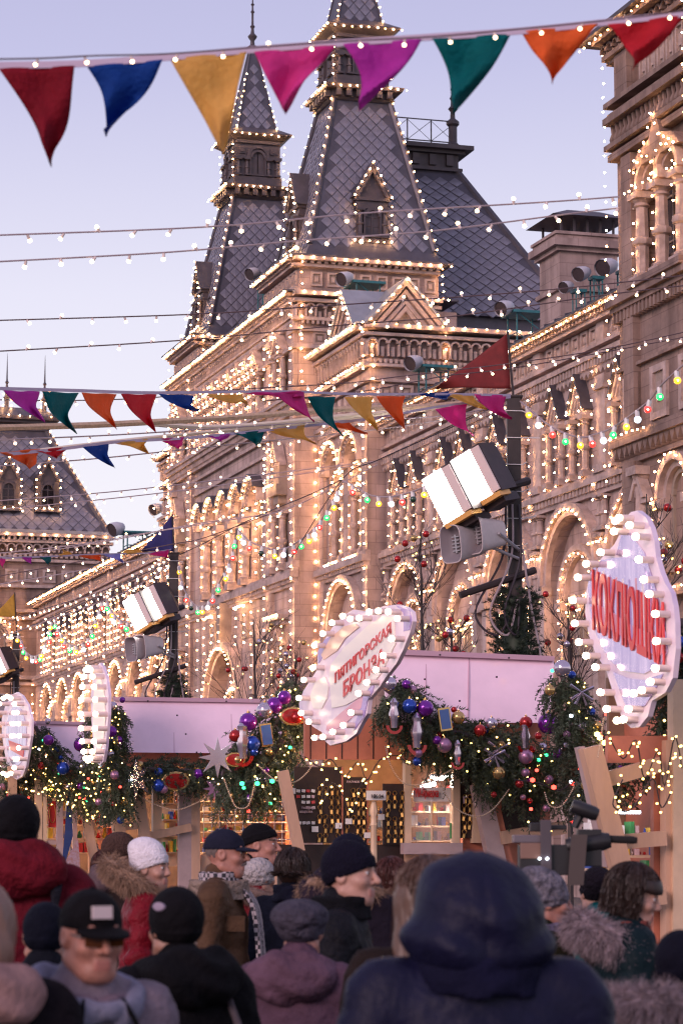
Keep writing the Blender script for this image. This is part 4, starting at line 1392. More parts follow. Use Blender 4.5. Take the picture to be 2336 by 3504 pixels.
rope('cream strap carrying the lower pennants past the five arches', [(-20, 1560), (400, 1510), (700, 1480), (1000, 1452), (1300, 1420), (1742, 1366)], 24, 28, .02, M['rope2'])
rope('thin dark wire slanting over the double arched bay', [(760, 2040), (820, 1998), (1000, 1905), (1171, 1640), (1290, 1575), (1560, 1455), (1742, 1365)][2:], 34, 28.5, .006, M['wire'])
rope('thin wire carrying the coloured bulbs down to the far mast', [(600, 1905), (700, 1858), (810, 1800), (920, 1750), (1060, 1692), (1171, 1640)], 43, 34, .007, M['wire'])
rope('thin wire carrying the coloured bulbs to the far left mast', [(57, 2164), (186, 2108), (355, 2032), (480, 1970), (600, 1908)], 60, 43, .009, M['wire'])

# ------------------------------------------------------------------ festoons of coloured bulbs
FC = {'y': (1.0, .48, .03), 'g': (.02, .55, .12), 'r': (.85, .04, .03), 'w': (.75, .85, 1.0), 'k': (0.02, 0.06, 0.03)}
for k, c in FC.items():
    M['f' + k] = mat('coloured_bulb_' + {'y': 'yellow', 'g': 'green', 'r': 'red', 'w': 'clear', 'k': 'unlit'}[k], c, .08, emit=0.0 if k == 'k' else (1.6 if k in 'rg' else 1.3), ecol=c, coat=1.0)
M['fcore'] = glow('filament', (1.0, .8, .45), 14.0)
def k_fbulb(r, c):
    mb = MB().use(M['f' + c]); mb.smooth = True
    mb.ball((0, 0, -r * 2.4), r, 10, 8)
    mb.use(M['fcore'])
    if c != 'k':
        ico(mb, (0, -r * .86, -r * 2.45), r * .3)
    return mb.mesh('bulb')
def k_fsock(r):
    mb = MB().use(M['white']); mb.smooth = True
    mb.lathe([(r * .45, .005), (r * .62, -r * .4), (r * .6, -r * 1.7)], 8)
    return mb.mesh('socket')
def festoon(label, pix, y0, y1, seq, r=.036):
    n = len(pix)
    pts = [at_y(x, y, y0 + (y1 - y0) * i / (n - 1)) for i, (x, y) in enumerate(pix)]
    T = thing('bulb_festoon', label, 'bulb festoon', pts[0], 'festoons of coloured bulbs')
    sp = smooth_path(pts, 5)
    mb = MB().use(M['cable']); mb.smooth = True
    mb.tube(sp, r * .26, 6)
    part('cable', mb, None, T)
    L = sum((b - a).length for a, b in zip(sp[:-1], sp[1:]))
    qs = resample(sp, L / (len(seq) + .5))[1:len(seq) + 1]
    for q, c in zip(qs, seq):
        m = Matrix.Translation(q) @ Matrix.Rotation(rnd.uniform(-.25, .25), 4, 'Y') @ Matrix.Rotation(rnd.uniform(-.2, .2), 4, 'X')
        o = part('socket', kit(('fs', r), lambda: k_fsock(r)), None, T, m)
        part('bulb', kit(('fb', r, c), lambda: k_fbulb(r, c)), None, o, m)
festoon('coloured bulb festoon sagging from the near mast towards the tall pavilion', [(1772, 1368), (1810, 1400), (1870, 1450), (1930, 1482), (1990, 1497), (2030, 1488), (2080, 1470), (2130, 1440), (2170, 1410), (2220, 1370), (2260, 1318), (2345, 1240)], 28, 24, 'ywrgyrwgywrgy', .038)
festoon('coloured bulb festoon sagging beside the double arched bay to the floodlights', [(1171, 1645), (1210, 1662), (1260, 1692), (1305, 1700), (1351, 1698), (1390, 1688), (1427, 1676), (1475, 1655)], 34, 30, 'rgywrky', .04)
festoon('coloured bulb festoon sagging across the five arched storey', [(1171, 1648), (1150, 1690), (1129, 1730), (1102, 1775), (1075, 1808), (1047, 1834), (1013, 1857), (980, 1875), (932, 1880), (863, 1857), (830, 1830), (812, 1806)], 34, 38, 'wygrwygrwykrwy', .042)
festoon('coloured bulb festoon looping from the five arched storey to the far mast', [(810, 1808), (802, 1863), (785, 1924), (762, 1970), (735, 2028), (712, 2062), (684, 2076), (657, 2060), (628, 2010), (606, 1912)], 38, 43, 'grwygrwygkrwy', .042)
festoon('coloured bulb festoon dipping behind the far floodlight', [(357, 2036), (372, 2070), (388, 2098), (408, 2120), (441, 2132), (480, 2128), (545, 2060), (598, 1915)], 48, 43, 'gywrgywrk', .048)
festoon('coloured bulb festoon hanging in a deep loop over the far wing windows', [(355, 2036), (345, 2070), (330, 2110), (312, 2160), (294, 2195), (265, 2210), (238, 2205), (215, 2180), (200, 2150), (187, 2112)], 48, 53, 'rwygrwygryrg', .05)
festoon('coloured bulb festoon looping down beside the far left mast', [(186, 2112), (175, 2140), (165, 2180), (152, 2220), (135, 2240), (112, 2245), (90, 2230), (75, 2195), (60, 2165)], 54, 60, 'ygrwygrwygry', .052)

# ------------------------------------------------------------------ bunting
PC = {'dr': (.30, .012, .03), 'b': (.012, .075, .36), 'y': (.80, .50, .15), 'pk': (.72, .06, .33), 'pu': (.55, .05, .45), 't': (.0, .17, .18), 'o': (.80, .17, .04), 'r': (.62, .03, .05), 'lv': (.42, .40, .70)}
for k, c in PC.items():
    m = mat('pennant_cloth_' + k, c, .75, noise=.25, scale=5.0, bump=.35, bscale=45.0, spec=.2)
    b_ = m.node_tree.nodes['Principled BSDF']
    tr = m.node_tree.nodes.new('ShaderNodeBsdfTranslucent'); tr.inputs[0].default_value = (*[min(1, v * 1.3) for v in c], 1)
    mxs = m.node_tree.nodes.new('ShaderNodeMixShader'); mxs.inputs[0].default_value = .45
    out = m.node_tree.nodes['Material Output']
    m.node_tree.links.new(b_.outputs[0], mxs.inputs[1]); m.node_tree.links.new(tr.outputs[0], mxs.inputs[2]); m.node_tree.links.new(mxs.outputs[0], out.inputs[0])
    M['c_' + k] = m
def bunting(label, line, y0, y1, flags, wave=.03):
    """line: ribbon pixels; flags: (colour, left top, right top, tip [, bend]) in working pixels"""
    X0, X1 = line[0][0], line[-1][0]
    dep = lambda x: y0 + (y1 - y0) * (x - X0) / (X1 - X0)
    P = lambda x, y, dd=0.0: at_y(*D(x, y), dep(x) + dd)
    pts = smooth_path([P(x, y) for x, y in line], 6)
    T = thing('bunting', label, 'bunting', pts[0], 'strings of cloth pennants')
    mb = MB().use(M['ribbon']); mb.smooth = True
    w_ = .0125
    for a, b in zip(pts[:-1], pts[1:]):
        k = len(mb.v)
        mb.add([a - Z * w_, b - Z * w_, b + Z * w_, a + Z * w_, a - Z * w_ + Vector((0, .004, 0)), b - Z * w_ + Vector((0, .004, 0)), b + Z * w_ + Vector((0, .004, 0)), a + Z * w_ + Vector((0, .004, 0))], [(0, 1, 2, 3), (7, 6, 5, 4), (0, 4, 5, 1), (3, 2, 6, 7)])
    part('ribbon', mb, None, T)
    for fl in flags:
        c, a, b, t = fl[:4]
        bend = fl[4] if len(fl) > 4 else (0, 0)
        A, B, C = P(*a), P(*b), P(t[0], t[1], rnd.uniform(-.06, .06))
        size = (B - A).length
        n = 16
        mb = MB().use(M['c_' + c]); mb.smooth = True
        ph = rnd.uniform(0, 6); fr_ = rnd.uniform(5, 8)
        vs_, fs_ = [], []
        for i in range(n + 1):
            v = i / n
            # the tip end swings sideways in the wind, edges curl
            sx = (P(t[0] + bend[0], t[1] + bend[1]) - P(*t)) * (math.sin(v * math.pi) if bend != (0, 0) else 0)
            for j in range(n + 1):
                u_ = j / n
                q = A.lerp(B, u_).lerp(C, v) + sx
                q = q + Vector((0, 1, 0)) * (wave * size * 4 * (math.sin(ph + fr_ * (u_ * .7 + v)) * v + .5 * math.sin(ph * 2 + 9 * u_) * (.3 + v) * (1 - v)))
                q = q + Vector((math.sin(ph + v * 7), 0, 0)) * .02 * size * v
                vs_.append(q)
        for i in range(n):
            for j in range(n):
                k = i * (n + 1) + j
                fs_.append((k, k + 1, k + n + 2, k + n + 1))
        mb.add(vs_, fs_)
        o = part('pennant', mb, None, T)
        sd = o.modifiers.new('thick', 'SOLIDIFY'); sd.thickness = .0015
bunting('big blurred bunting of coloured pennants across the top of the sky', [(-10, 150), (180, 146), (375, 132), (590, 113), (790, 98), (970, 86), (1180, 72), (1380, 52), (1580, 30)], 8.6, 8.9, [
    ('dr', (-2, 158), (172, 152), (118, 376), (12, 0)), ('b', (200, 152), (374, 138), (238, 306), (22, 0)), ('y', (390, 134), (566, 120), (514, 352), (0, 0)),
    ('pk', (584, 120), (772, 104), (652, 254), (-2, 0)), ('pu', (788, 102), (968, 90), (826, 246), (20, 0)), ('t', (992, 90), (1172, 78), (1040, 256), (14, 0)), ('o', (1196, 72), (1372, 56), (1266, 184)), ('r', (1394, 58), (1572, 34), (1456, 152), (8, 0))], .045)
bunting('bunting ending at the near mast below the dark red flag', [(-10, 892), (180, 897), (360, 902), (640, 899), (820, 905), (1010, 905), (1172, 908)], 18, 27.6, [
    ('pu', (8, 897), (92, 899), (100, 968), (-10, 0)), ('t', (98, 899), (182, 903), (172, 994), (-16, 0)), ('o', (188, 902), (268, 905), (268, 984), (-14, 0)), ('r', (278, 905), (360, 906), (356, 992), (-10, 0)),
    ('b', (364, 905), (446, 908), (458, 944), (-10, 6)), ('y', (468, 906), (556, 906), (572, 926), (0, 6)), ('pk', (560, 902), (692, 899), (690, 916), (0, 2)), ('pk', (628, 902), (698, 900), (724, 968), (-8, 0)), ('t', (706, 911), (770, 912), (786, 1002), (-12, 0)),
    ('y', (790, 912), (856, 911), (868, 988), (-8, 0)), ('o', (864, 910), (930, 910), (932, 984), (-8, 0)), ('b', (940, 907), (1030, 899), (1030, 915)), ('y', (1022, 905), (1084, 908), (1120, 940), (0, 4)), ('pk', (1088, 906), (1162, 908), (1174, 962), (-10, 8))])
bunting('bunting of wind blown pennants sagging under the upper pennants', [(-10, 1046), (150, 1030), (270, 1015), (440, 1005), (640, 985), (860, 960), (1000, 935), (1172, 912)], 19, 27.7, [
    ('o', (0, 1040), (92, 1030), (66, 1074), (6, 0)), ('r', (78, 1034), (158, 1026), (132, 1052)), ('b', (190, 1027), (250, 1020), (262, 1074), (-6, 0)), ('y', (262, 1018), (340, 1008), (338, 1040), (-4, -4)),
    ('pk', (362, 1008), (424, 1004), (412, 1032)), ('pu', (478, 1002), (532, 996), (510, 1014)), ('t', (538, 996), (606, 988), (588, 1022), (6, 0)), ('y', (614, 988), (700, 976), (722, 1018), (-10, 0)), ('o', (746, 974), (800, 968), (842, 996), (-6, 0)), ('pk', (998, 940), (1072, 926), (1086, 1000), (-10, 0))])
bunting('small far bunting ending at the far mast below the navy flag', [(-10, 1282), (60, 1280), (120, 1278), (200, 1274), (280, 1272), (340, 1270), (394, 1262)], 33, 43, [
    ('pk', (-4, 1282), (14, 1282), (8, 1306)), ('pu', (48, 1280), (74, 1280), (72, 1296)), ('t', (92, 1280), (118, 1279), (114, 1298)), ('y', (128, 1279), (172, 1276), (150, 1262)), ('o', (178, 1276), (232, 1274), (232, 1290)), ('lv', (236, 1274), (276, 1272), (282, 1292)), ('y', (280, 1274), (330, 1270), (322, 1258), (-6, -4)), ('pk', (338, 1272), (388, 1262), (386, 1282))])

# ------------------------------------------------------------------ lamp masts
M['lampglow'] = glow('lamp_panel', (1.0, .93, .86), 26.0)
M['lamphouse'] = mat('dark_lamp_housing', (0.045, 0.028, 0.03), .5, noise=.3, scale=8)
M['gel'] = mat('amber_gel', (.75, .40, .12), .35)
M['reflector'] = mat('pale_reflector', (.75, .62, .60), .35)
M['speaker'] = mat('grey_beige_speaker', (.58, .50, .50), .45, noise=.1, scale=10)
M['speakin'] = mat('speaker_inside', (.20, .17, .19), .6)
M['silver'] = mat('galvanised_steel', (.55, .53, .56), .35, metal=.6)

def quadbox(mb, c, ex, ey, ez):
    """box from centre and three half axes"""
    P = [c + ex * a + ey * b + ez * d for d in (-1, 1) for a, b in ((-1, -1), (1, -1), (1, 1), (-1, 1))]
    mb.hexa(P)
def floodlight(T, c, k):
    nf = Vector((-.60, -.75, -.2)).normalized()
    wv = Vector((.295, -.276, .15)); hv = Vector((.25, -.061, -.52))
    hv = (hv - nf * hv.dot(nf)); wv = (wv - nf * wv.dot(nf))
    wv = wv * (.5 * k); hv = hv * (.5 * k)
    o = MB().use(M['lamphouse'])
    b1, b2 = c - nf * .30 * k, c - nf * .46 * k
    P = [c - wv - hv, c + wv - hv, c + wv + hv, c - wv + hv]
    Q = [b1 - wv * .95 - hv * .95, b1 + wv * .95 - hv * .95, b1 + wv * .95 + hv * .95, b1 - wv * .95 + hv * .95]
    S = [b2 - wv * .5 - hv * .55, b2 + wv * .5 - hv * .55, b2 + wv * .5 + hv * .55, b2 - wv * .5 + hv * .55]
    for A, B in ((P, Q), (Q, S)):
        o.hexa([A[0], A[1], A[2], A[3], B[0], B[1], B[2], B[3]])
    h = part('lamp_housing', o, None, T)
    g = MB().use(M['lampglow'])
    quadbox(g, c + nf * .012 - wv * .30, wv * .66, hv * .95, nf * .006)
    part('lamp_panel', g, None, h)
    g = MB().use(M['reflector'])
    quadbox(g, c + nf * .014 + wv * .68, wv * .28, hv * .93, nf * .008)
    part('reflector', g, None, h)
    g = MB().use(M['gel'])
    quadbox(g, c - nf * .06 * k + hv * 1.08, wv * .9, hv * .09, nf * .1 * k)
    part('gel_flap', g, None, h)
    g = MB().use(M['lamphouse'])
    q = c - nf * .2 * k + hv * 1.1
    quadbox(g, q + hv * .12, wv * .7, hv * .16, nf * .14 * k)
    part('yoke', g, None, h)
def horn_speaker(T, c, d, k, mount):
    """horn loudspeaker opening at c, pointing along d"""
    d = d.normalized(); x = d.cross(Z).normalized(); y = x.cross(d)
    def rr(ww, hh, cc, n=20):
        P = []
        for i in range(n):
            a = 2 * math.pi * i / n
            ca, sa = math.cos(a), math.sin(a)
            P.append(cc + x * (ww * math.copysign(abs(ca) ** .5, ca)) + y * (hh * math.copysign(abs(sa) ** .5, sa)))
        return P
    def loft(mb, rings, close=True):
        n = len(rings[0]); V = [q for r_ in rings for q in r_]
        fs = [(j * n + i, j * n + (i + 1) % n, (j + 1) * n + (i + 1) % n, (j + 1) * n + i) for j in range(len(rings) - 1) for i in range(n)]
        fs.append(tuple(range((len(rings) - 1) * n, len(rings) * n)))
        mb.add(V, fs)
    o = MB().use(M['speaker']); o.smooth = True
    loft(o, [rr(.155 * k, .2 * k, c), rr(.165 * k, .21 * k, c), rr(.145 * k, .19 * k, c - d * .12 * k), rr(.12 * k, .16 * k, c - d * .3 * k), rr(.11 * k, .14 * k, c - d * .42 * k), rr(.06 * k, .09 * k, c - d * .44 * k)])
    o.use(M['speakin'])
    loft(o, [rr(.155 * k, .2 * k, c), rr(.11 * k, .15 * k, c - d * .07 * k), rr(.07 * k, .11 * k, c - d * .1 * k)])
    h = part('horn', o, None, T)
    g = MB().use(M['silver'])
    for i in range(5):
        quadbox(g, c - d * .085 * k + y * ((i - 2) * .038 * k), x * .055 * k, y * .006 * k, d * .01)
    quadbox(g, c - d * .09 * k, x * .012, y * .1 * k, d * .012)
    part('grille', g, None, h)
    g = MB().use(M['silver'])
    g.tube([c - d * .28 * k - x * .14 * k, mount], .018 * k, 6)
    part('bracket', g, None, h)

def needles_batch(sprigs, seed, length=.16, nneed=26, nl=.034, nw=.0075):
    """many fir sprigs as one vertex/face array: each sprig a twig set with needles"""
    rg = np.random.default_rng(seed)
    V = []; F = []
    for (q, d) in sprigs:
        d = np.array(d, float); d /= np.linalg.norm(d) + 1e-9
        a = np.cross(d, [0.3, 0.2, 1.0]); a /= np.linalg.norm(a) + 1e-9
        b = np.cross(d, a)
        L = length * rg.uniform(.65, 1.25)
        t = np.sort(rg.uniform(0.0, 1, nneed))
        ang = rg.uniform(0, 2 * np.pi, nneed)
        rad = np.cos(ang)[:, None] * a + np.sin(ang)[:, None] * b
        base = np.array(q) + d * (t * L)[:, None] + np.array([0, 0, -1]) * ((t ** 2) * L * .25)[:, None]
        dirn = rad * .8 + d * .75
        tip = base + dirn * (nl * rg.uniform(.7, 1.25, nneed))[:, None] * (1.15 - .5 * t)[:, None]
        side = np.cross(dirn, rg.normal(size=(nneed, 3))); side /= np.linalg.norm(side, axis=1)[:, None] + 1e-9
        w = nw * .5
        V.append(np.stack([base - side * w, base + side * w, tip + side * w * .5, tip - side * w * .5], 1).reshape(-1, 3))
    V = np.concatenate(V)
    n = len(V) // 4
    return V, n
def np_mesh(name, V, nquad, mats):
    me = bpy.data.meshes.new(name)
    me.vertices.add(len(V)); me.vertices.foreach_set('co', V.astype(np.float32).ravel())
    me.loops.add(nquad * 4); me.loops.foreach_set('vertex_index', np.arange(nquad * 4, dtype=np.int32))
    me.polygons.add(nquad)
    me.polygons.foreach_set('loop_start', np.arange(0, nquad * 4, 4, dtype=np.int32))
    me.polygons.foreach_set('loop_total', np.full(nquad, 4, dtype=np.int32))
    for m in mats:
        me.materials.append(m)
    me.update(calc_edges=True)
    me.validate()
    return me
def fir_mat(name, c):
    m = mat(name, c, .6, noise=.75, scale=5.0, color2=tuple(v * .35 for v in c))
    return m
M['fir'] = fir_mat('fir_needles', (.075, .098, .055))
M['firdark'] = fir_mat('dark_fir_needles', (.022, .038, .020))

def fir_column(T, c, z0, z1, r):
    sp = []
    for i in range(int((z1 - z0) * 420)):
        a = rnd.uniform(0, 2 * math.pi); z = rnd.uniform(z0, z1)
        rad = r * rnd.uniform(.35, .8) * (1.0 if z < z1 - .25 else .85)
        d = (math.cos(a), math.sin(a), rnd.uniform(.1, 1.2))
        sp.append(((c.x + rad * math.cos(a), c.y + rad * math.sin(a), z), d))
    V, n = needles_batch(sp, 11, .17, 26, .04, .009)
    part('fir_cladding', np_mesh('fir_cladding', V, n, [M['firdark']]), None, T, kind='stuff')
    mb = MB().use(M['firdark']); mb.smooth = True
    mb.lathe([(r * .55, 0), (r * .62, (z1 - z0) * .5), (r * .5, z1 - z0 - .1)], 10, c=(c.x, c.y, z0))
    part('fir_core', mb, None, T)

def mast(label, px, ptop, Y, lamps, speakers, fir_top, flag, fcol, flabel, k):
    top = at_y(px, ptop, Y)
    c = Vector((top.x, Y, 0))
    T = thing('lamp_mast', label, 'lamp mast', c, 'lamp masts along the stalls')
    mb = MB().use(M['mast'])
    mb.box(c.x - .075, c.x + .075, Y - .075, Y + .075, 0, top.z)
    part('pole', mb, None, T)
    mb = MB().use(M['mast']); mb.box(c.x - .1, c.x + .1, Y - .1, Y + .1, top.z, top.z + .02)
    part('pole_cap', mb, None, T)
    fir_column(T, c, 1.2, at_y(px, fir_top, Y).z, .25)
    for x, y in lamps:
        floodlight(T, at_y(x, y, Y - .55), k)
    for (x, y) in speakers:
        q = at_y(x, y, Y - .5)
        horn_speaker(T, q, Vector((-.72, -.62, -.12)), k, Vector((c.x + .05, Y - .1, q.z - .12)))
    if lamps:
        q = at_y(*lamps[-1], Y - .3)
        mb = MB().use(M['mast']); mb.smooth = True
        mb.tube([Vector((q.x + .1, Y - .35, q.z - .2)), Vector((c.x + .16, Y + .02, q.z - .02))], .045, 8)
        part('lamp_arm', mb, None, T)
        mb = MB().use(M['mast']); mb.smooth = True
        mb.tube([Vector((c.x - .62, Y - .28, q.z - 1.32)), Vector((c.x + .22, Y - .05, q.z - 1.02))], .04, 8)
        part('cross_bar', mb, None, T)
        for j in range(4):
            mb = MB().use(M['cable'] if j % 2 else M['wire']); mb.smooth = True
            z = q.z
            pts = [Vector((c.x - .1 + .07 * j, Y - .12, z - .3)), Vector((c.x + .1 * (j - 1.5), Y - .16, z - .9)), Vector((c.x - .45 + .16 * j, Y - .22, z - 1.5)), Vector((c.x - .2 + .1 * j, Y - .2, z - 1.75)), Vector((c.x + .02 * j, Y - .12, z - 1.35))]
            if j == 3:
                pts = [Vector((c.x + .08, Y - .12, z - .8)), Vector((c.x + .16, Y - .14, z - 1.4)), Vector((c.x + .28, Y - .16, z - 2.1)), Vector((c.x + .3, Y - .1, z - 2.8))]
            mb.tube(smooth_path(pts, 6), .013, 6)
            part('cable_loop', mb, None, T)
        for j in range(6):
            mb = MB().use(M['white'])
            zz = q.z + .75 - j * .3
            mb.tube([Vector((c.x - .1, Y - .085, zz)), Vector((c.x + .09, Y - .09, zz - .005)), Vector((c.x + .09 + rnd.uniform(.02, .22), Y - .12, zz + rnd.uniform(-.05, .04)))], .006, 5)
            part('cable_tie', mb, None, T)
    # flag on its own staff
    A, B, C = [at_y(*q, Y) for q in flag]
    Tf = thing('triangular_flag', flabel, 'flag', top, 'triangular flags on the masts')
    mb = MB().use(M['mast']); mb.tube([top + Vector((0, 0, .02)), A + Vector((.01, 0, .02))], .014, 6)
    part('staff', mb, None, Tf)
    mb = MB().use(fcol); mb.smooth = True
    n = 12; V_ = []; F2 = []
    for i in range(n + 1):
        v = i / n
        for j in range(n + 1):
            q = A.lerp(B, j / n).lerp(C, v)
            V_.append(q + Vector((0, 1, 0)) * (.09 * v * math.sin(5 * v + 2 * j / n)))
    for i in range(n):
        for j in range(n):
            kk = i * (n + 1) + j
            F2.append((kk, kk + 1, kk + n + 2, kk + n + 1))
    mb.add(V_, F2)
    o = part('cloth', mb, None, Tf)
    sd = o.modifiers.new('thick', 'SOLIDIFY'); sd.thickness = .003
    return T
M['flag1'] = mat('dark_red_cloth', (.17, .012, .012), .75, noise=.3, scale=9)
M['flag2'] = mat('navy_cloth', (.015, .012, .10), .75, noise=.3, scale=9)
M['flag3'] = mat('ochre_cloth', (.42, .22, .02), .75, noise=.3, scale=9)
mast('near dark lamp mast with two white floodlights and two horn speakers', 1755, 1362, 28.0, [(1628, 1625), (1530, 1690)][::-1], [(1612, 1832), (1540, 1862)][::-1], 2020, [(1733, 1142), (1746, 1330), (1492, 1328)], M['flag1'], 'dark red triangular flag above the near lamp mast', 1.0)
mast('far dark lamp mast with a pair of white floodlights above the pink roof', 596, 1896, 43.0, [(522, 2066), (472, 2092)][::-1], [(478, 2215), (448, 2222)], 2315, [(588, 1764), (596, 1886), (486, 1886)], M['flag2'], 'navy triangular flag above the far lamp mast', 1.0)
mast('farthest lamp mast beside the picture edge under the ochre flag', 58, 2172, 60.0, [(0, 2265), (-35, 2285)], [(5, 2405)], 2500, [(50, 2030), (54, 2112), (-24, 2110)], M['flag3'], 'ochre triangular flag at the picture edge', 1.0)

# ------------------------------------------------------------------ hooded floodlights on teal scaffolds, on the roofs
M['hood'] = mat('pale_grey_lamp_hood', (.50, .48, .52), .45, noise=.15, scale=6)
def roof_lamp(label, q, h, wide, k=1.0, posts=True):
    T = thing('roof_floodlight', label, 'floodlight', q, 'hooded floodlights on the roofs')
    mb = MB().use(M['hood']); mb.smooth = True
    P = []
    d = Vector((-.75, -.55, -.35)).normalized(); x = d.cross(Z).normalized(); y = x.cross(d)
    rings = []
    for t, r in ((0, .5), (.2, .5), (.5, .44), (.75, .28), (.85, .06)):
        rings.append([q + (d * (-t) + x * (r * math.cos(a)) + y * (r * .8 * math.sin(a))) * k for a in [2 * math.pi * i / 12 for i in range(12)]])
    V_ = [p for r_ in rings for p in r_]
    fs = [(j * 12 + i, j * 12 + (i + 1) % 12, (j + 1) * 12 + (i + 1) % 12, (j + 1) * 12 + i) for j in range(4) for i in range(12)]
    fs.append(tuple(range(48, 60)))
    mb.add(V_, fs)
    part('hood', mb, None, T)
    mb = MB().use(M['lamphouse']); mb.smooth = True
    mb.add([q + (x * (.46 * math.cos(a)) + y * (.37 * math.sin(a)) - d * .06) * k for a in [2 * math.pi * i / 12 for i in range(12)]], [tuple(range(12))])
    part('lens', mb, None, T)
    if posts:
        b = q + N * (.9 * k) + Z * (-.05)
        m = M['teal']
        for i in range(4):
            mb = MB().use(m)
            cx = b + N * (wide * (i % 2)) + U * (wide * (i // 2))
            mb.tube([cx, cx - Z * h], .05 * k, 4)
            part('scaffold_post', mb, None, T)
        for j in range(int(h / .8) + 1):
            z = -min(j * .8, h)
            for i, (a, c) in enumerate((((0, 0), (1, 0)), ((0, 0), (0, 1)), ((1, 0), (1, 1)))):
                mb = MB().use(m)
                A = b + N * (wide * a[0]) + U * (wide * a[1]) + Z * z
                B = b + N * (wide * c[0]) + U * (wide * c[1]) + Z * (z - (.7 if i == 0 and z - .8 > -h else 0))
                mb.tube([A, B], .032 * k, 4)
                part('scaffold_brace', mb, None, T)
        mb = MB().use(m); quadbox(mb, b + N * (wide / 2) + U * (wide / 2), N * (wide * .7), U * (wide * .7), Z * .05)
        part('platform', mb, None, T)
roof_lamp('hooded floodlight on a teal frame beside the red flag', at_s(1400, 1245, 92.5), 2.6, .9, .75)
roof_lamp('hooded floodlight on a teal scaffold on the near wing roof', at_s(1710, 1058, 90), 2.4, 1.0, .75)
roof_lamp('hooded floodlight behind the front gable', at_s(1165, 957, 98), 1.0, 1.0, .75)
roof_lamp('upper hooded floodlight between the two spires', at_p(852, 940, 29.2), 2.2, .9, .75)
roof_lamp('lower hooded floodlight between the two spires', at_p(724, 1035, 29.2), 1.8, .9, .75)
roof_lamp('hooded floodlight beside the far left edge of the entrance block', at_p(522, 1746, 29.0), 2.2, .5, .8)
roof_lamp('small hooded floodlight above the far wing', at_p(382, 1815, 30.5), 1.4, 1.2, 1.1)
for i, (x, y) in enumerate(((1975, 940), (2058, 918), (1925, 985))):
    q = at_s(x, y, 76.0)
    roof_lamp(['middle dish floodlight beside the chimney', 'large dish floodlight nearest the tall pavilion', 'small dish floodlight farthest from the tall pavilion'][i], q, 1.2, .3, (.62, .75, .5)[i], True)
# ================================================================== market stalls
M['wood'] = mat('warm_lit_painted_wood', (.60, .36, .24), .55, noise=.25, scale=3.0, bump=.15, bscale=20, stretch=(1, 1, .15))  # orange of the warm stall light is put into the wood colour
M['greywood'] = mat('lilac_grey_painted_wood', (.46, .33, .32), .55, noise=.2, scale=3.0)
M['salmon'] = mat('salmon_boards', (.52, .17, .10), .55, noise=.3, scale=2.5)
M['cream'] = mat('warm_lit_cream_wood', (.70, .49, .33), .5, noise=.15, scale=4)  # cream paint with the same warm light tinted in
M['pinkroof'] = mat('glossy_pink_panel', (.93, .66, .77), .12, noise=.14, scale=.9, coat=.8)
M['pinktrim'] = mat('pink_edge_trim', (.56, .34, .42), .4)
M['brown'] = mat('dark_brown_board', (.035, .016, .012), .6, noise=.3, scale=8)
M['gold'] = mat('brass', (.62, .36, .12), .3, metal=.9)
M['card'] = mat('price_card', (.75, .70, .68), .6)
M['cardp'] = mat('pink_card', (.6, .42, .45), .6)
M['inside'] = mat('stall_inside', (.22, .13, .08), .7, noise=.4, scale=3)
M['stallglass'] = mat('stall_window_glass', (.9, .9, .92), .05, alpha=.14)
M['lampwhite'] = glow('white_stall_lamp', (1.0, .88, .74), 150.0)
M['lampwarm'] = glow('warm_stall_lamp', (1.0, .58, .26), 480.0)
M['led'] = glow('led_strip', (.80, .88, 1.0), 9.0)
M['red'] = mat('red_goods', (.55, .03, .03), .4); M['yel'] = mat('yellow_goods', (.75, .48, .05), .4)
M['blu'] = mat('blue_goods', (.03, .08, .4), .4); M['grn'] = mat('green_goods', (.05, .25, .08), .4)
M['screw'] = mat('screw_head', (.06, .03, .04), .4)
M['bead'] = mat('pearl_beads', (.75, .55, .38), .25, metal=.3)
GOODS = ['red', 'yel', 'card', 'blu', 'gold', 'red', 'cardp', 'grn', 'card', 'yel']

def slab(s, quad, t, m, lean=0.0, T=None, name='board', parent=None):
    """a board whose near face is a quad given in working pixels on the plane s; lean: how far the lower edge comes forward"""
    P = [at_s(*D(*q), s - (lean if i >= 2 else 0)) for i, q in enumerate(quad)]      # TL, TR, BR, BL
    mb = MB().use(M[m])
    Q = [p + U * t for p in P]
    mb.hexa([P[3], P[2], P[1], P[0], Q[3], Q[2], Q[1], Q[0]])
    return part(name, mb, None, parent or T)
def beam(s, a, b, wpx, m, T, t=.09, name='post', ds=(0, 0)):
    (x0, y0), (x1, y1) = a, b
    L = math.hypot(x1 - x0, y1 - y0); nx, ny = -(y1 - y0) / L * wpx / 2, (x1 - x0) / L * wpx / 2
    q = [(x0 + nx, y0 + ny), (x0 - nx, y0 - ny), (x1 - nx, y1 - ny), (x1 + nx, y1 + ny)]
    P = [at_s(*D(*k), s + (ds[0] if i < 2 else ds[1])) for i, k in enumerate(q)]
    mb = MB().use(M[m])
    Q = [p + U * t for p in P]
    mb.hexa([P[3], P[2], P[1], P[0], Q[3], Q[2], Q[1], Q[0]])
    return part(name, mb, None, T)
def rect(s, x0, x1, y0, y1, t, m, T, name, b=0.0):
    return slab(s - b, [(x0, y0), (x1, y0), (x1, y1), (x0, y1)], t, m, 0, T, name)
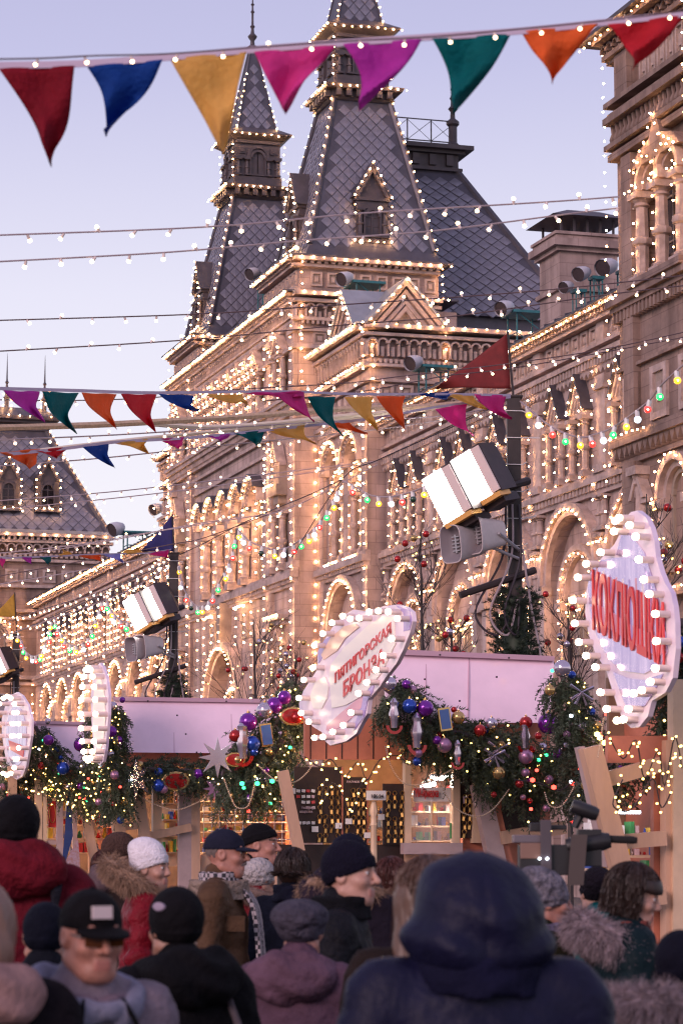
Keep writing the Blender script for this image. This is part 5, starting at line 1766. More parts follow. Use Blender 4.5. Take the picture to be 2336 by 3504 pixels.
def stall_shell(T, s, x0, x1, depth, ztop, m='salmon', pmin=0.0):
    """floor, back, far side and ceiling of a stall behind its near face (x in working pixels)"""
    p0 = at_s(*D(x0, 1936), s); p1 = at_s(*D(x1, 1936), s)
    a0, a1 = max(pmin, p0.dot(N)), p1.dot(N)
    G = lambda a, b, c: N * a + U * (s + b) + Z * c
    for nm, q in (('floor', (a0, a1, .1, depth, .02, .12)), ('back_wall', (a0, a1, depth, depth + .05, 0.02, ztop)), ('side_wall', (a1 - .05, a1, .1, depth - .003, .13, ztop)), ('ceiling', (a0, a1, .1, depth, ztop, ztop + .06))):
        mb = MB().use(M['inside' if nm != 'side_wall' else m]); mb.box(*q, G); part(nm, mb, None, T)
    return a0, a1, G
def goods(T, s, x0, x1, y0, y1, rows, per, seed, b=.5):
    """small wares on shelves: shelves one by one, wares joined"""
    rg = random.Random(seed)
    P0 = at_s(*D(x0, y0), s + b); P1 = at_s(*D(x1, y1), s + b)
    a0, a1 = P0.dot(N), P1.dot(N); z1, z0 = P0.z, P1.z
    G = lambda a, bb, c: N * a + U * (s + b + bb) + Z * c
    mbs = MB()
    for r_ in range(rows):
        z = z0 + (z1 - z0) * r_ / rows
        mb = MB().use(M['cream']); mb.box(a0, a1, -.12, .12, z, z + .018, G); part('shelf', mb, None, T)
        hh = (z1 - z0) / rows - .03
        for k in range(per):
            w = (a1 - a0) / per
            x = a0 + w * (k + .5)
            mbs.use(M[rg.choice(GOODS)])
            h = hh * rg.uniform(.35, .95); ww = w * rg.uniform(.3, .46)
            t = rg.random()
            if t < .45:
                mbs.box(x - ww, x + ww, -.06, .06, z + .019, z + .019 + h, G)
            elif t < .75:
                mbs.lathe([(ww * .7, 0), (ww, h * .3), (ww * .5, h * .6), (ww * .55, h * .8), (ww * .1, h)], 7, c=G(x, rg.uniform(-.05, .05), z + .02))
            else:
                mbs.ball(tuple(G(x, 0, z + .02 + ww * .9)), min(ww, h * .5), 7, 5)
    if mbs.v:
        part('wares', mbs, None, T, kind='stuff')
def stall_lamp(T, q, r, m='lampwhite'):
    mb = MB().use(M[m]); mb.smooth = True
    mb.ball(tuple(q), r, 10, 6, (1, 1, .5))
    o = part('lamp', mb, None, T)
    mb = MB().use(M['silver']); mb.smooth = True
    mb.lathe([(r * 1.15, -r * .05), (r * 1.1, r * .2), (r * .3, r * .7), (r * .1, r * .75)], 12, c=tuple(q))
    part('lamp_shade', mb, None, o)
def text_mesh(body, size, depth=.004, shear=0.0, xs=1.0):
    cu = bpy.data.curves.new('lettering', 'FONT')
    cu.body = body; cu.size = size; cu.extrude = depth; cu.align_x = 'LEFT'; cu.shear = shear; cu.offset = size * .018
    o = bpy.data.objects.new('lettering_src', cu)
    col.objects.link(o)
    dg = bpy.context.evaluated_depsgraph_get()
    me = bpy.data.meshes.new_from_object(o.evaluated_get(dg))
    bpy.data.objects.remove(o); bpy.data.curves.remove(cu)
    return me
def put_text(T, body, q, ex, ez, size, m, name='lettering', width=None, back=Vector((0, 0, 0))):
    """text at q running along ex, up ez; width scales it to fit"""
    me = text_mesh(body, size)
    xs = [v.co.x for v in me.vertices]
    k = 1.0
    if width and xs:
        k = width / (max(xs) - min(xs))
    me.materials.clear(); me.materials.append(m)
    nz = ex.cross(ez).normalized()
    mt = Matrix(((ex.x * k, ez.x, nz.x, q.x), (ex.y * k, ez.y, nz.y, q.y), (ex.z * k, ez.z, nz.z, q.z), (0, 0, 0, 1)))
    me.transform(mt)
    return part(name, me, None, T)
ND = Vector((-N.x, -N.y, 0))

# ---------------------------------------------------- second stall (keyrings), the sharp one in the middle
S2 = 24.1
T2 = thing('market_stall', 'market stall hung with keyring boards below the pink panel in the middle', 'market stall', W(S2, 8, 0), 'market stalls in a row')
a0, a1, G2 = stall_shell(T2, S2, 640, 1262, 2.6, 2.95, pmin=7.75)
slab(S2 - .05, [(880, 1493), (1272, 1510), (1262, 1660), (890, 1660)], .05, 'pinkroof', .35, T2, 'roof_panel')
slab(S2 - .12, [(880, 1490), (1273, 1507), (1272, 1518), (880, 1502)], .1, 'pinktrim', 0, T2, 'roof_trim')
for x, y in ((1010, 1504), (1168, 1511), (1140, 1555), (975, 1560), (1055, 1610)):
    mb = MB().use(M['screw']); ico(mb, at_s(*D(x, y), S2 - .2 - .002 * (y - 1500)), .012); part('screw', mb, None, T2)
rect(S2, 700, 1262, 1650, 1745, .05, 'salmon', T2, 'fascia_board', .12)
for x0_, x1_ in ((1076, 1078), (978, 979.5)):
    slab(S2 - .056, [(x0_, 1502), (x1_, 1502), (x1_ - 2, 1655), (x0_ - 2, 1655)], .01, 'pinktrim', .35, T2, 'panel_joint')
for k in range(7):
    x = 712 + k * 36
    rect(S2, x, x + 2.2, 1652, 1743, .012, 'brown', T2, 'board_joint', .126)
# keyring boards
for (x0, x1, y0, y1) in ((676, 784, 1762, 1936), (788, 842, 1785, 1936), (880, 930, 1800, 1940), (1056, 1086, 1745, 1925)):
    rect(S2, x0, x1, y0, y1, .03, 'brown', T2, 'display_board', .05)
    rect(S2, x1, x1 + 4, y0, y1, .04, 'salmon', T2, 'board_edge', .06)
rg = random.Random(5)
ringm = None
def k_ring():
    mb = MB().use(M['gold']); mb.smooth = True
    pts = [(.022 * math.cos(a), 0, .022 * math.sin(a)) for a in [2 * math.pi * i / 8 for i in range(9)]]
    mb.tube(pts, .0045, 4)
    mb.box(-.012, .012, -.004, .004, -.065, -.026)
    return mb.mesh('keyring')
def k_badge(m):
    mb = MB().use(M[m]); mb.box(-.018, .018, -.004, .004, -.014, .014); return mb.mesh('badge')
for (x0, x1, y0, y1, st) in ((728, 782, 1800, 1930, 0), (792, 842, 1805, 1930, 0), (884, 930, 1812, 1930, 0), (1060, 1085, 1820, 1920, 0), (680, 724, 1810, 1862, 1), (682, 724, 1880, 1900, 1)):
    nx = max(2, int((x1 - x0) / (12 if not st else 10))); ny = int((y1 - y0) / (19 if not st else 11))
    for i in range(nx):
        for j in range(ny):
            if rg.random() < .14:
                continue
            q = at_s(*D(x0 + (x1 - x0) * (i + .5) / nx + rg.uniform(-1, 1), y0 + (y1 - y0) * (j + .5) / ny), S2 - .075)
            mm = Matrix.Translation(q) @ Matrix.Rotation(-AF + rg.uniform(-.3, .3), 4, 'Z') @ Matrix.Rotation(rg.uniform(-.2, .2), 4, 'Y')
            if st:
                part('badge', kit(('badge', rg.choice(['red', 'cardp', 'gold', 'card'])), lambda: k_badge(rg.choice(['red', 'cardp', 'gold', 'card']))), None, T2, mm)
            else:
                part('keyring', kit('ring', k_ring), None, T2, mm)
for x, y in ((664, 1810), (669, 1883), (716, 1898), (770, 1890), (793, 1880), (836, 1912), (868, 1870)):
    rect(S2, x, x + 15, y, y + 13, .005, 'card', T2, 'price_card', .09)
for k in range(3):
    put_text(T2, ('ТАЙНЫЕ', 'ОБЩЕСТВА', 'РАЗНОЕ')[k], at_s(*D((692, 688, 796)[k], (1858, 1867, 1798)[k]), S2 - .09), N, Z, .028, M['cardp'], 'lettering', .13)
# small sign, turned post
rect(S2, 842, 886, 1816, 1838, .02, 'card', T2, 'small_sign', .3)
put_text(T2, 'НК-24', at_s(*D(852, 1833), S2 - .32), N, Z, .05, M['brown'], 'lettering', .12)
mb = MB().use(M['cream']); mb.smooth = True
b_ = at_s(*D(858, 1936), S2 - .25)
mb.lathe([(.035, 0), (.03, .35), (.04, .37), (.03, .4), (.03, .46), (.045, .5), (.03, .56), (.02, .6)], 8, c=(b_.x, b_.y, b_.z - .2))
part('turned_post', mb, None, T2)
# window with ledge
for q in ((930, 944, 1745, 1940), (1040, 1056, 1745, 1936), (1056 + 30, 1112, 1790, 1936)):
    rect(S2, *q, .09, 'cream', T2, 'window_post', .1)
rect(S2, 944, 1040, 1745, 1758, .06, 'cream', T2, 'window_head', .08)
rect(S2, 926, 1062, 1936, 1962, .1, 'greywood', T2, 'window_ledge', .22)
rect(S2, 930, 1060, 1962, 2100, .06, 'wood', T2, 'lower_panel', .06)
rect(S2, 640, 930, 1940, 2120, .06, 'brown', T2, 'lower_panel', .02)
rect(S2, 1062, 1262, 1750, 2100, .06, 'salmon', T2, 'side_panel', .0)
rect(S2, 944, 1040, 1760, 1932, .006, 'stallglass', T2, 'window_pane', .02)
rect(S2, 990, 993, 1790, 1932, .02, 'cream', T2, 'glazing_bar', .03)
goods(T2, S2, 946, 1040, 1800, 1934, 4, 9, 3, .45)
goods(T2, S2, 846, 884, 1842, 1936, 3, 5, 4, .3)
stall_lamp(T2, at_s(*D(1008, 1782), S2 + .2), .09)
stall_lamp(T2, at_s(*D(985, 1800), S2 + .4), .07)
# lettering stuck on the window
put_text(T2, 'ГУМ-Ярмарка', at_s(*D(948, 1830), S2 - .06), N, Z, .11, M['red'], 'lettering', .26)
for (x0, x1, y0, y1) in ((949, 1042, 1809, 1841),):
    rect(S2, x0, x1, y0, y1, .004, 'card', T2, 'window_sticker', .035)
put_text(T2, 'Е', at_s(*D(1062, 1795), S2 - .09), N, Z, .09, M['cardp'], 'lettering')
put_text(T2, 'Г', at_s(*D(1062, 1845), S2 - .09), N, Z, .09, M['cardp'], 'lettering')
mb = MB().use(M['grn']); q = at_s(*D(1038, 1908), S2 - .05)
quadbox(mb, q, N * .025, U * .004, Z * .075); part('green_tag', mb, None, T2)
# slanted posts
beam(S2, (652, 1770), (690, 1955), 22, 'wood', T2, .1, 'slanted_post', (-.3, -.3))
beam(S2, (1105, 1800), (1150, 2010), 38, 'greywood', T2, .12, 'slanted_post', (-.4, -.4))
beam(S2, (1128, 1800), (1176, 2010), 16, 'salmon', T2, .1, 'slanted_post', (-.36, -.36))
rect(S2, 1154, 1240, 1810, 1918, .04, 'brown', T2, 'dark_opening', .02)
beam(S2, (1150, 1925), (1300, 1900), 30, 'wood', T2, .1, 'cross_rail', (-.42, -.42))
mb = MB().use(M['lampwarm']); mb.smooth = True
mb.ball(tuple(W(S2 + .9, 8.0, 2.7)), .07, 8, 6); part('lamp', mb, None, T2)

# ---------------------------------------------------- third stall
S3 = 33.0
T3 = thing('market_stall', 'market stall below the large plain pink panel with a wire grid front', 'market stall', W(S3, 8, 0), 'market stalls in a row')
stall_shell(T3, S3, 262, 690, 2.6, 2.95, pmin=7.35)
slab(S3 - .05, [(263, 1601), (660, 1607), (650, 1731), (285, 1728)], .05, 'pinkroof', .4, T3, 'roof_panel')
slab(S3 - .12, [(262, 1600), (660, 1606), (660, 1615), (264, 1609)], .1, 'pinktrim', 0, T3, 'roof_trim')
for x, y in ((340, 1610), (520, 1611), (407, 1643), (427, 1686), (452, 1728), (275, 1680)):
    mb = MB().use(M['screw']); ico(mb, at_s(*D(x, y), S3 - .22 - .003 * (y - 1600)), .014); part('screw', mb, None, T3)
for x0_, x1_ in ((398, 399.5), (530, 531.5)):
    slab(S3 - .056, [(x0_, 1608), (x1_, 1608), (x1_ + 2, 1729), (x0_ + 2, 1729)], .01, 'pinktrim', .4, T3, 'panel_joint')
rect(S3, 285, 690, 1726, 1760, .05, 'salmon', T3, 'fascia_board', .15)
for q in ((440, 460, 1780, 2060, 'wood'), (412, 440, 1790, 2060, 'greywood'), (352, 372, 1790, 2000, 'cream')):
    rect(S3, *q[:4], .1, q[4], T3, 'post', .1)
beam(S3, (315, 1790), (345, 1990), 24, 'wood', T3, .1, 'slanted_post', (-.3, -.3))
beam(S3, (256, 1790), (290, 2000), 28, 'wood', T3, .1, 'slanted_post', (-.34, -.34))
for y in (1820, 1900):
    beam(S3, (272, y), (330, y - 6), 18, 'wood', T3, .08, 'cross_rail', (-.28, -.28))
beam(S3, (325, 1925), (440, 1900), 18, 'wood', T3, .08, 'cross_rail', (-.2, -.2))
rect(S3, 372, 412, 1795, 1990, .01, 'lampwarm' if False else 'cream', T3, 'lit_panel', -.5)
goods(T3, S3, 372, 412, 1810, 1960, 4, 5, 9, .4)
goods(T3, S3, 466, 690, 1795, 1960, 7, 16, 8, .7)
for k in range(12):
    mb = MB().use(M['silver']); x = 468 + k * 18
    mb.tube([at_s(*D(x, 1790), S3), at_s(*D(x, 1960), S3)], .006, 4); part('grid_wire', mb, None, T3)
for k in range(9):
    mb = MB().use(M['silver']); y = 1795 + k * 19
    mb.tube([at_s(*D(466, y), S3), at_s(*D(690, y), S3)], .006, 4); part('grid_wire', mb, None, T3)
rect(S3, 462, 690, 1962, 2100, .06, 'wood', T3, 'lower_panel', .02)
for q in ((520, 1785), (600, 1788), (380, 1800), (660, 1788)):
    stall_lamp(T3, at_s(*D(*q), S3 + .55), .08, 'lampwarm')

# ---------------------------------------------------- fourth stall, far left
S4 = 39.7
T4 = thing('market_stall', 'farthest market stall with a small pink panel and framed window', 'market stall', W(S4, 8, 0), 'market stalls in a row')
stall_shell(T4, S4, 60, 300, 2.4, 2.95, pmin=7.15)
slab(S4 - .05, [(78, 1656), (300, 1662), (290, 1765), (130, 1765)], .05, 'pinkroof', .4, T4, 'roof_panel')
slab(S4 - .12, [(76, 1655), (300, 1661), (300, 1668), (78, 1662)], .1, 'pinktrim', 0, T4, 'roof_trim')
rect(S4, 110, 300, 1762, 1800, .05, 'salmon', T4, 'fascia_board', .12)
for q in ((82, 98, 1790, 2050, 'cream'), (100, 108, 1790, 2050, 'cream'), (132, 146, 1800, 2040, 'greywood'), (168, 178, 1800, 2040, 'greywood'), (20, 40, 1760, 2050, 'wood'), (205, 218, 1800, 2040, 'wood'), (262, 276, 1800, 2040, 'greywood')):
    rect(S4, *q[:4], .1, q[4], T4, 'post', .1)
for q in ((146, 168, 1862, 1876), (218, 262, 1845, 1860), (108, 132, 1930, 1940)):
    rect(S4, *q, .08, 'greywood', T4, 'cross_rail', .08)
beam(S4, (185, 1800), (225, 2010), 20, 'wood', T4, .1, 'slanted_post', (-.3, -.3))
goods(T4, S4, 110, 300, 1800, 1960, 5, 14, 12, .6)
for q in ((130, 1795), (230, 1800)):
    stall_lamp(T4, at_s(*D(*q), S4 + .5), .09, 'lampwarm')
rect(S4, 112, 130, 1840, 1900, .02, 'red', T4, 'red_poster', .0)
mb = MB().use(M['gold'])
mb.tube([at_s(*D(121 + 7 * math.cos(a), 1868 + 22 * math.sin(a)), S4 - .02) for a in [2 * math.pi * i / 14 for i in range(15)]], .006, 4)
part('poster_emblem', mb, None, T4)
# kite-shaped cloth hung on the post
kt = MB().use(mat('blue_shawl_cloth', (.02, .045, .17), .7, noise=.2, scale=8))
kt.hexa([at_s(*D(*q), S4 - .5) for q in ((142, 1995), (150, 1985), (168, 1920), (148, 1925))] + [at_s(*D(*q), S4 - .46) for q in ((142, 1995), (150, 1985), (163, 1805), (158, 1805))])
kt.use(mat('patterned_shawl_cloth', (.25, .12, .10), .7, noise=.9, scale=25, color2=(.45, .35, .45)))
kt.hexa([at_s(*D(*q), S4 - .52) for q in ((140, 1998), (165, 2012), (185, 1990), (180, 1925))] + [at_s(*D(*q), S4 - .48) for q in ((140, 1998), (165, 2012), (185, 1990), (180, 1925))])
tag(part('shawl', kt), 'blue and patterned shawl hanging from the far stall post', 'shawl')

# ---------------------------------------------------- first stall, right edge
S1 = 16.4
T1 = thing('market_stall', 'nearest market stall with a wooden lattice at the picture edge', 'market stall', W(S1, 7, 0), 'market stalls in a row')
stall_shell(T1, S1, 1420, 1760, 2.4, 3.0, pmin=7.8)
rect(S1, 1395, 1760, 1690, 1752, .05, 'salmon', T1, 'fascia_board', .05)
beam(S1, (1360, 1715), (1428, 1990), 44, 'wood', T1, .1, 'slanted_post', (-.3, -.3))
beam(S1, (1336, 1715), (1398, 1990), 12, 'greywood', T1, .1, 'slanted_post', (-.22, -.22))
for (a, b) in (((1395, 1790), (1520, 1755)), ((1415, 1935), (1530, 1925)), ((1425, 2070), (1530, 2060))):
    beam(S1, a, b, 34, 'wood', T1, .08, 'cross_rail', (-.2, -.2))
rect(S1, 1545, 1590, 1560, 2250, .1, 'cream', T1, 'corner_post', .15)
rect(S1, 1528, 1545, 1700, 2250, .1, 'wood', T1, 'corner_post', .12)
rect(S1, 1590, 1700, 1560, 2250, .08, 'wood', T1, 'side_panel', .1)
rect(S1, 1500, 1528, 1760, 2200, .06, 'salmon', T1, 'inner_post', .0)
for i, (x0, x1, y) in enumerate(((1350, 1378, 1860), (1412, 1470, 1862), (1432, 1468, 1997))):
    rect(S1, x0, x1, y, y + 7, .02, 'led', T1, 'led_strip', -.9)
goods(T1, S1, 1415, 1520, 1880, 2060, 4, 9, 14, 1.0)
goods(T1, S1, 1345, 1400, 1870, 2000, 3, 6, 15, 1.2)

# ================================================================== bulb-rimmed signs
M['signpink'] = mat('pale_pink_sign_board', (.88, .72, .76), .3, noise=.25, scale=1.2, color2=(.55, .45, .66))
M['signcream'] = mat('cream_sign_panel', (.88, .80, .75), .3)
M['signviolet'] = mat('violet_sign_paint', (.40, .30, .62), .3)
M['signrose'] = mat('rose_sign_paint', (.70, .32, .42), .3)
M['signpeach'] = mat('peach_sign_paint', (.80, .52, .40), .3)
M['redpaint'] = mat('red_lettering', (.66, .03, .035), .35)
M['whitepaint'] = mat('white_outline', (.8, .74, .78), .4)
M['tube'] = mat('pale_lamp_tube', (.66, .52, .52), .35)
M['sigbulb'] = glow('big_clear_bulb', (1.0, .80, .54), 9.0)
M['bigglass'] = mat('bulb_envelope', (1.0, .85, .7), .05, alpha=.3)
M['mirror'] = mat('warped_metal_foil', (.62, .52, .68), .12, metal=.75, noise=.8, scale=2.2, color2=(.42, .34, .62), stretch=(3.5, 3.5, .35))
def k_signbulb():
    mb = MB().use(M['tube']); mb.smooth = True
    mb.lathe([(.045, 0), (.045, .15), (.042, .16)], 12)
    return mb.mesh('lamp_tube')
def k_signbulb2():
    mb = MB().use(M['sigbulb']); mb.smooth = True
    mb.ball((0, 0, .2), .048, 10, 8)
    return mb.mesh('bulb')
def sign(T, p, outline, fn, bulbs, m='signpink', t=.06, k=1.0):
    """outline and bulbs in photo pixels on the plane p"""
    P = [at_p(x, y, p) for x, y in outline]
    Q = [q + N * t for q in P]
    n = len(P)
    mb = MB().use(M[m])
    mb.add(P + Q, [tuple(range(n)), tuple(range(2 * n - 1, n - 1, -1))] + [(i, n + i, n + (i + 1) % n, (i + 1) % n) for i in range(n)])
    part('board', mb, None, T)
    rot = ND.to_track_quat('Z', 'Y').to_matrix().to_4x4() @ Matrix.Scale(k, 4)
    for x, y in bulbs:
        q = at_p(x, y, p)
        mt = Matrix.Translation(q) @ rot
        o = part('lamp_tube', kit('stube', k_signbulb), None, T, mt)
        part('bulb', kit('sbulb', k_signbulb2), None, o, mt)
    if fn:
        fn(T, p)
def patch(T, p, poly, m, off, name):
    P = [at_p(x, y, p) - N * off for x, y in poly]
    Q = [q + N * .008 for q in P]
    n = len(P)
    mb = MB().use(M[m])
    mb.add(P + Q, [tuple(range(n)), tuple(range(2 * n - 1, n - 1, -1))] + [(i, n + i, n + (i + 1) % n, (i + 1) % n) for i in range(n)])
    part(name, mb, None, T)
PS = 6.4
Cq = lambda l: [(1000 + x * .287, 2040 + y * .287) for x, y in l]
def face2(T, p):
    patch(T, p, Cq([(1240, 110), (1400, 170), (1425, 300), (1400, 400), (1330, 420), (1330, 200)]), 'signviolet', .006, 'painted_scroll')
    patch(T, p, Cq([(380, 760), (350, 700), (460, 500), (620, 360), (760, 330), (800, 370), (640, 500), (540, 650)]), 'signpeach', .008, 'painted_hat')
    patch(T, p, Cq([(320, 800), (310, 660), (390, 520), (460, 480), (440, 560), (380, 700)]), 'signviolet', .007, 'painted_scroll')
    patch(T, p, Cq([(410, 1600), (420, 1540), (600, 1380), (780, 1230), (850, 1200), (830, 1330), (640, 1520), (500, 1610)]), 'signrose', .008, 'painted_ribbon')
    patch(T, p, Cq([(740, 1600), (760, 1500), (830, 1300), (870, 1100), (980, 1060), (960, 1150), (900, 1250), (860, 1440)]), 'signviolet', .007, 'painted_scroll')
    patch(T, p, Cq([(480, 1335), (450, 920), (480, 800), (640, 600), (900, 360), (1080, 245), (1220, 245), (1240, 560), (1080, 900), (860, 1180), (640, 1300)]), 'signcream', .01, 'name_panel')
    patch(T, p, Cq([(260, 1340), (220, 1200), (280, 1020), (400, 960), (440, 1080), (420, 1220), (360, 1340)]), 'signcream', .009, 'painted_cloud')
    UD = -U
    for (body, b0, b1, h, name) in (('ПЯТИГОРСКАЯ', (520, 1040), (1190, 440), 122, 'lettering'), ('БРОНЗА', (620, 1210), (1110, 800), 190, 'lettering')):
        A = at_p(*Cq([b0])[0], p); B = at_p(*Cq([b1])[0], p)
        ex = (B - A); L = ex.length; ex = ex.normalized()
        hz = h * .287 * 21.0 / 8750 * 1.38
        put_text(T, body, A - N * .016, ex, Z, hz, M['redpaint'], name, L)
        o = put_text(T, body, A - N * .011 - Z * hz * .04 - ex * L * .008, ex, Z * 1.1, hz, M['whitepaint'], 'lettering_outline', L * 1.016)
out2 = Cq([(1420, 190), (1435, 300), (1400, 440), (1320, 640), (1240, 800), (1130, 940), (1040, 1080), (910, 1230), (890, 1400), (830, 1500), (760, 1640), (640, 1730), (450, 1780), (380, 1720), (350, 1620), (250, 1560), (170, 1480), (90, 1400), (80, 1280), (130, 1130), (210, 1010), (300, 870), (300, 700), (370, 540), (470, 380), (600, 240), (720, 160), (820, 180), (900, 200), (1080, 120), (1250, 100), (1350, 130)])
bul2 = Cq([(1400, 270), (1330, 510), (1230, 710), (1140, 880), (1030, 1030), (930, 1160), (840, 1390), (750, 1540), (620, 1620), (500, 1680), (400, 1690), (330, 1500), (240, 1395), (210, 1215), (270, 1000), (380, 855), (400, 590), (500, 450), (610, 320), (740, 240), (830, 275), (940, 265), (1060, 190), (1170, 180), (1290, 190)])
T = thing('bulb_rimmed_sign', 'cream shaped sign with two lines of red lettering rimmed with big bulbs', 'sign', at_p(1200, 2400, PS), 'bulb rimmed shop signs')
sign(T, PS, out2, face2, bul2, 'signpink', .035, .54)
Cr = lambda l: [(1900 + x * .357, 1720 + y * .357) for x, y in l]
def face1(T, p):
    patch(T, p, Cr([(320, 800), (350, 660), (450, 550), (560, 530), (700, 520), (860, 620), (960, 900), (1060, 1240), (1080, 1430), (1010, 1560), (860, 1640), (640, 1610), (520, 1500), (430, 1330), (350, 1100)]), 'mirror', .012, 'foil_face')
    patch(T, p, Cr([(590, 500), (640, 300), (720, 290), (860, 480), (960, 800), (1060, 1180), (1000, 1240), (900, 800), (780, 560)]), 'mirror', .01, 'foil_face')
    patch(T, p, Cr([(560, 1620), (700, 1680), (860, 1700), (1040, 1640), (960, 1800), (860, 1950), (700, 1980), (640, 1850)]), 'mirror', .01, 'foil_face')
    A = at_p(*Cr([(370, 1200)])[0], p); B = at_p(*Cr([(1060, 1560)])[0], p)
    ex = B - A; L = ex.length; ex = ex.normalized()
    put_text(T, 'КОКЛЮШКИ', A - N * .018, ex, Z * 2.0, .27, M['redpaint'], 'lettering', L)
    patch(T, p, Cr([(345, 1000), (430, 980), (560, 1050), (700, 1150), (860, 1230), (1020, 1290), (1060, 1420), (1000, 1480), (800, 1380), (600, 1250), (420, 1140)]), 'signrose', .0125, 'red_band')
    for k in range(9):
        f0 = k / 9
        x0 = 400 + 560 * f0; y0 = 620 + 120 * math.sin(3 * f0); y1 = 1150 + 330 * f0
        patch(T, p, Cr([(x0, y0), (x0 + 16, y0 - 10), (x0 + 46, y1), (x0 + 30, y1)]), ('signrose', 'whitepaint', 'signviolet')[k % 3], .0128, 'foil_stripe')
out1 = Cr([(720, 90), (780, 75), (860, 140), (910, 240), (945, 370), (960, 520), (1000, 660), (1040, 760), (1100, 860), (1130, 1000), (1145, 1150), (1150, 1400), (1120, 1680), (1050, 1820), (920, 1900), (880, 2050), (800, 2150), (720, 2160), (640, 2080), (590, 1950), (540, 1800), (480, 1600), (380, 1450), (310, 1250), (280, 1050), (290, 850), (330, 680), (430, 540), (560, 400), (640, 250), (680, 130)])
bul1 = Cr([(840, 220), (700, 180), (740, 150), (690, 280), (900, 330), (930, 550), (980, 740), (1030, 880), (1090, 1070), (1100, 1330), (1090, 1590), (1040, 1720), (960, 1800), (880, 1830), (830, 1980), (780, 2080), (720, 2090), (620, 1980), (560, 1820), (510, 1580), (420, 1470), (350, 1340), (310, 1160), (290, 940), (340, 720), (420, 590), (560, 480)])
T = thing('bulb_rimmed_sign', 'nearest bulb rimmed sign with red lettering on a warped foil face', 'sign', at_p(2150, 2400, PS), 'bulb rimmed shop signs')
sign(T, 6.6, out1, face1, bul1, 'signpink', .035, .5)
def small_sign(label, p, x0, x1, y0, y1, m):
    n = 16
    cx, cy = (x0 + x1) / 2, (y0 + y1) / 2
    ou = []; bu = []
    for i in range(n):
        a = 2 * math.pi * i / n
        w_ = 1.0 + .12 * math.sin(3 * a)
        ou.append((cx + (x1 - x0) / 2 * w_ * math.cos(a), cy - (y1 - y0) / 2 * math.sin(a)))
    for i in range(20):
        a = 2 * math.pi * i / 20
        bu.append((cx + (x1 - x0) / 2 * .86 * math.cos(a), cy - (y1 - y0) / 2 * .9 * math.sin(a)))
    T = thing('bulb_rimmed_sign', label, 'sign', at_p(cx, y1, p), 'bulb rimmed shop signs')
    def fc(T, p):
        patch(T, p, [(cx + (x1 - x0) / 2 * .7 * math.cos(a), cy - (y1 - y0) / 2 * .7 * math.sin(a)) for a in [2 * math.pi * i / 18 for i in range(18)]], m, .01, 'foil_face')
        if m == 'mirror':
            patch(T, p, [(cx - (x1 - x0) * .25, cy + (y1 - y0) * .05), (cx + (x1 - x0) * .3, cy + (y1 - y0) * .12), (cx + (x1 - x0) * .24, cy + (y1 - y0) * .24), (cx - (x1 - x0) * .18, cy + (y1 - y0) * .16)], 'redpaint', .016, 'red_band')
    sign(T, p, ou, fc, bu, 'signpink', .035, .75)
small_sign('narrow bulb rimmed sign seen edge on above the fir swag', 6.3, 312, 372, 2268, 2620, 'signcream')
small_sign('bulb rimmed foil sign at the left picture edge', 6.5, 8, 108, 2368, 2668, 'mirror')

# ================================================================== fir garlands with baubles and lights
M['b_pu'] = mat('purple_bauble', (.20, .015, .32), .16, metal=.55, coat=.5)
M['b_bl'] = mat('blue_bauble', (.02, .07, .42), .16, metal=.55, coat=.5)
M['b_rd'] = mat('red_bauble', (.42, .015, .015), .2, metal=.5, coat=.5)
M['b_go'] = mat('gold_bauble', (.62, .40, .16), .22, metal=.8)
M['b_si'] = mat('silver_bauble', (.62, .52, .60), .15, metal=.85)
M['b_pk'] = mat('pink_bauble', (.48, .24, .38), .3, metal=.6)
M['phone'] = mat('blue_ornament_face', (.05, .12, .34), .15)
M['fl'] = glow('fairy_bulb', (1.0, .62, .16), 6.0)
M['fl_r'] = glow('red_fairy_bulb', (1.0, .06, .04), 4.0); M['fl_g'] = glow('green_fairy_bulb', (.05, .9, .3), 3.0); M['fl_b'] = glow('white_fairy_bulb', (.75, .85, 1.0), 5.0)
def k_bauble(m, r):
    mb = MB().use(M[m]); mb.smooth = True
    mb.ball((0, 0, 0), r, 14, 10)
    return mb.mesh('bauble')
